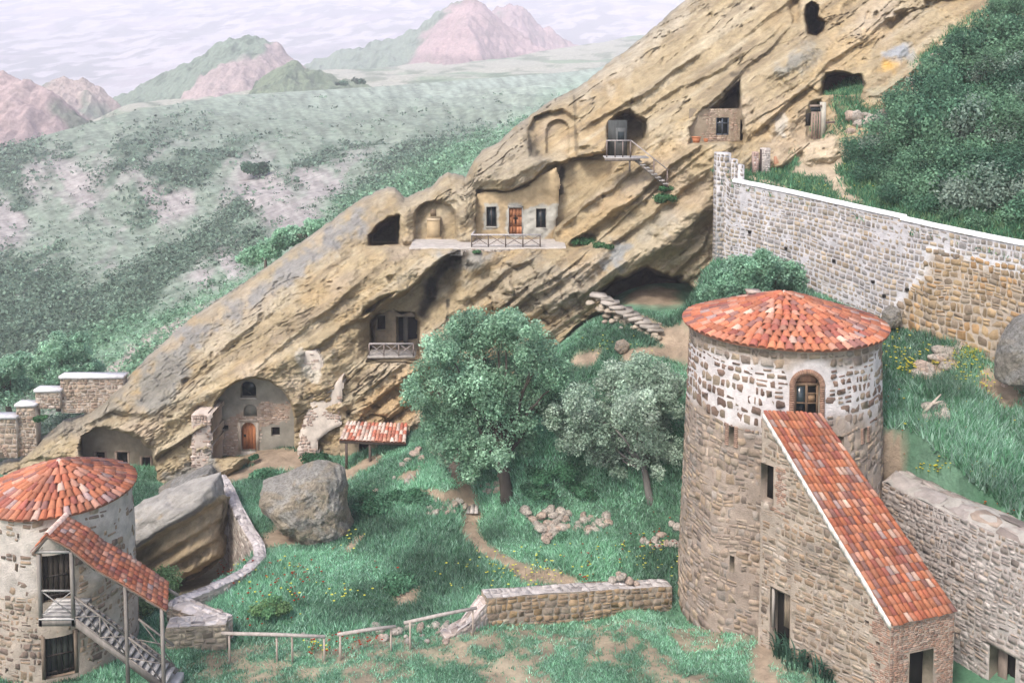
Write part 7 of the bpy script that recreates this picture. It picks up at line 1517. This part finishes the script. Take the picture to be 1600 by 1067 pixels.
X, Y = sample(60000, 12, 34, 34, 60); Z_ = gz(X, Y, False); bq_ = polysd(_wallp, X, Y); k = (bq_ > -1.0) & (Z_ > 3) & (linedist(Lcr, X, Y) > 1.02) & (np.hypot(X-TC[0], Y-TC[1]) > 4.9) & (r.rand(len(X)) > dirt(X, Y)) & (Y < np.interp(X, WTP[:, 0], WTP[:, 1])); X, Y = X[k], Y[k]; tall = sst(-.1, .3, fbm(X*.5, Y*.5, 3, 995)+.25*sst(50, 42, Y))
grass('meadow_grass', 'rank silvery green weeds and grass behind the curtain wall', X, Y, gz(X, Y), .2+.32*tall, 996, [(.11, .27, .15), (.15, .32, .19), (.25, .41, .31), (.31, .46, .37)], .04, 5, .13, .4, colfun=.7+.6*lush(X, Y))
j = r.choice(CX.size, 45000); X, Y, Z = CX.ravel()[j]+r.randn(45000)*.1, CY.ravel()[j]+r.randn(45000)*.1, CZ.ravel()[j]; k = (r.rand(45000) > pm.ravel()[j]) & (Y < 74); grass('hill_grass', 'grass and weeds on the hill above the retaining wall', X[k], Y[k], Z[k], .15+.25*r.rand(k.sum()), 997, [(.08, .20, .11), (.12, .27, .16), (.20, .32, .17)], .045, 4, .15, .5)
# flowers
def flowers(name, label, P, col, size, seed, hg=.35):
    r = rnd(seed); mb = MB(); P = np.asarray(P, float)
    for p in P:
        s = size*(.7+.6*r.rand()); c = p+np.array([0, 0, hg*(.8+.4*r.rand())]); a = r.rand()*6.28
        ring = [c+np.array([math.cos(a+q)*s, math.sin(a+q)*s, s*.35]) for q in np.linspace(0, 2*math.pi, 6)[:-1]]; mb.add([c]+ring, [(0, 1+i, 1+(i+1) % 5) for i in range(5)], jit(col, r, .15)); mb.bar(p, c, .012, .012, (.1, .2, .08))
    return tag(mb.build(name, M['grass']), label, 'flowers', kind='stuff')
def fpts(spec, seed):
    r = rnd(seed); out = []
    for px, py, sx, sy, n in spec:
        for _ in range(n): out.append(G(px+r.randn()*sx, py+r.randn()*sy))
    return out
flowers('poppies', 'scattered dark red poppies in the courtyard meadow', fpts([(352, 905, 10, 8, 22), (380, 885, 16, 14, 12), (460, 905, 30, 14, 34), (440, 930, 40, 20, 18), (545, 1010, 35, 8, 34), (400, 960, 30, 20, 14), (930, 880, 50, 15, 16), (1015, 850, 30, 18, 22), (495, 1025, 10, 4, 8), (920, 910, 10, 4, 6), (560, 880, 40, 15, 6), (1010, 925, 25, 8, 6)], 1001), (.34, .035, .015), .055, 1002)
flowers('poppies', 'orange-red poppies in the right meadow', fpts([(1530, 730, 8, 5, 6), (1400, 645, 18, 10, 7), (1500, 700, 50, 30, 12), (1570, 800, 20, 12, 10), (1560, 830, 10, 4, 5)], 1003), (.45, .08, .02), .055, 1004)
flowers('yellow_flowers', 'small yellow flowers dotted through the courtyard meadow', fpts([(790, 900, 50, 14, 60), (1010, 880, 40, 14, 45), (540, 850, 15, 10, 14), (440, 910, 40, 25, 26), (540, 935, 20, 8, 14), (850, 890, 40, 15, 24), (500, 1020, 12, 5, 10), (960, 545, 30, 8, 24)], 1005), (.62, .60, .10), .06, 1006)
flowers('yellow_flowers', 'dense bright yellow flowers at the foot of the brown masonry', fpts([(1515, 556, 13, 7, 150), (1500, 575, 30, 14, 80), (1510, 600, 15, 8, 40), (1420, 580, 10, 6, 40), (1455, 740, 12, 5, 24), (1400, 555, 30, 15, 40), (1545, 745, 12, 5, 20), (1500, 650, 50, 40, 40)], 1007), (.68, .60, .05), .065, 1008)
j = [np.array([CX.ravel()[i], CY.ravel()[i], CZ.ravel()[i]]) for i in rnd(3).choice(np.nonzero(((cpx > 1180) & (cpx < 1420) & (cpy > 240) & (cpy < 330) & (pm < .5)).ravel())[0], 70)]; flowers('yellow_flowers', 'yellow flowers along the track behind the white coping', j, (.62, .58, .1), .06, 1009)
# sword-leaved plants by the annex
for i, (px, py, s, lb) in enumerate([(1225, 1025, 1.1, 'spiky dark green iris clump nearest the annex doorway'), (1255, 1045, 1.25, 'spiky dark green iris clump, middle of the row by the annex'), (1290, 1062, 1.2, 'spiky dark green iris clump nearest the bottom edge')]):
    g = G(px, py); r = rnd(1010+i); mb = MB()
    for k in range(60):
        a = r.rand()*6.28; q = g+np.array([r.randn()*.3, r.randn()*.22, 0]); L = s*(.6+.5*r.rand()); d = np.array([math.cos(a), math.sin(a), 0]); n = np.array([-d[1], d[0], 0])*.035; m1 = q+d*L*.22+(0, 0, L*.6); m2 = q+d*L*.6+(0, 0, L*.75)
        mb.add([q-n, q+n, m1+n, m1-n, m2], [(0, 1, 2, 3), (3, 2, 4)], jit((.06, .13, .09), r, .25))
    tag(mb.build('iris_clump', M['leaf']), lb, 'plant', 'iris clumps by the annex')
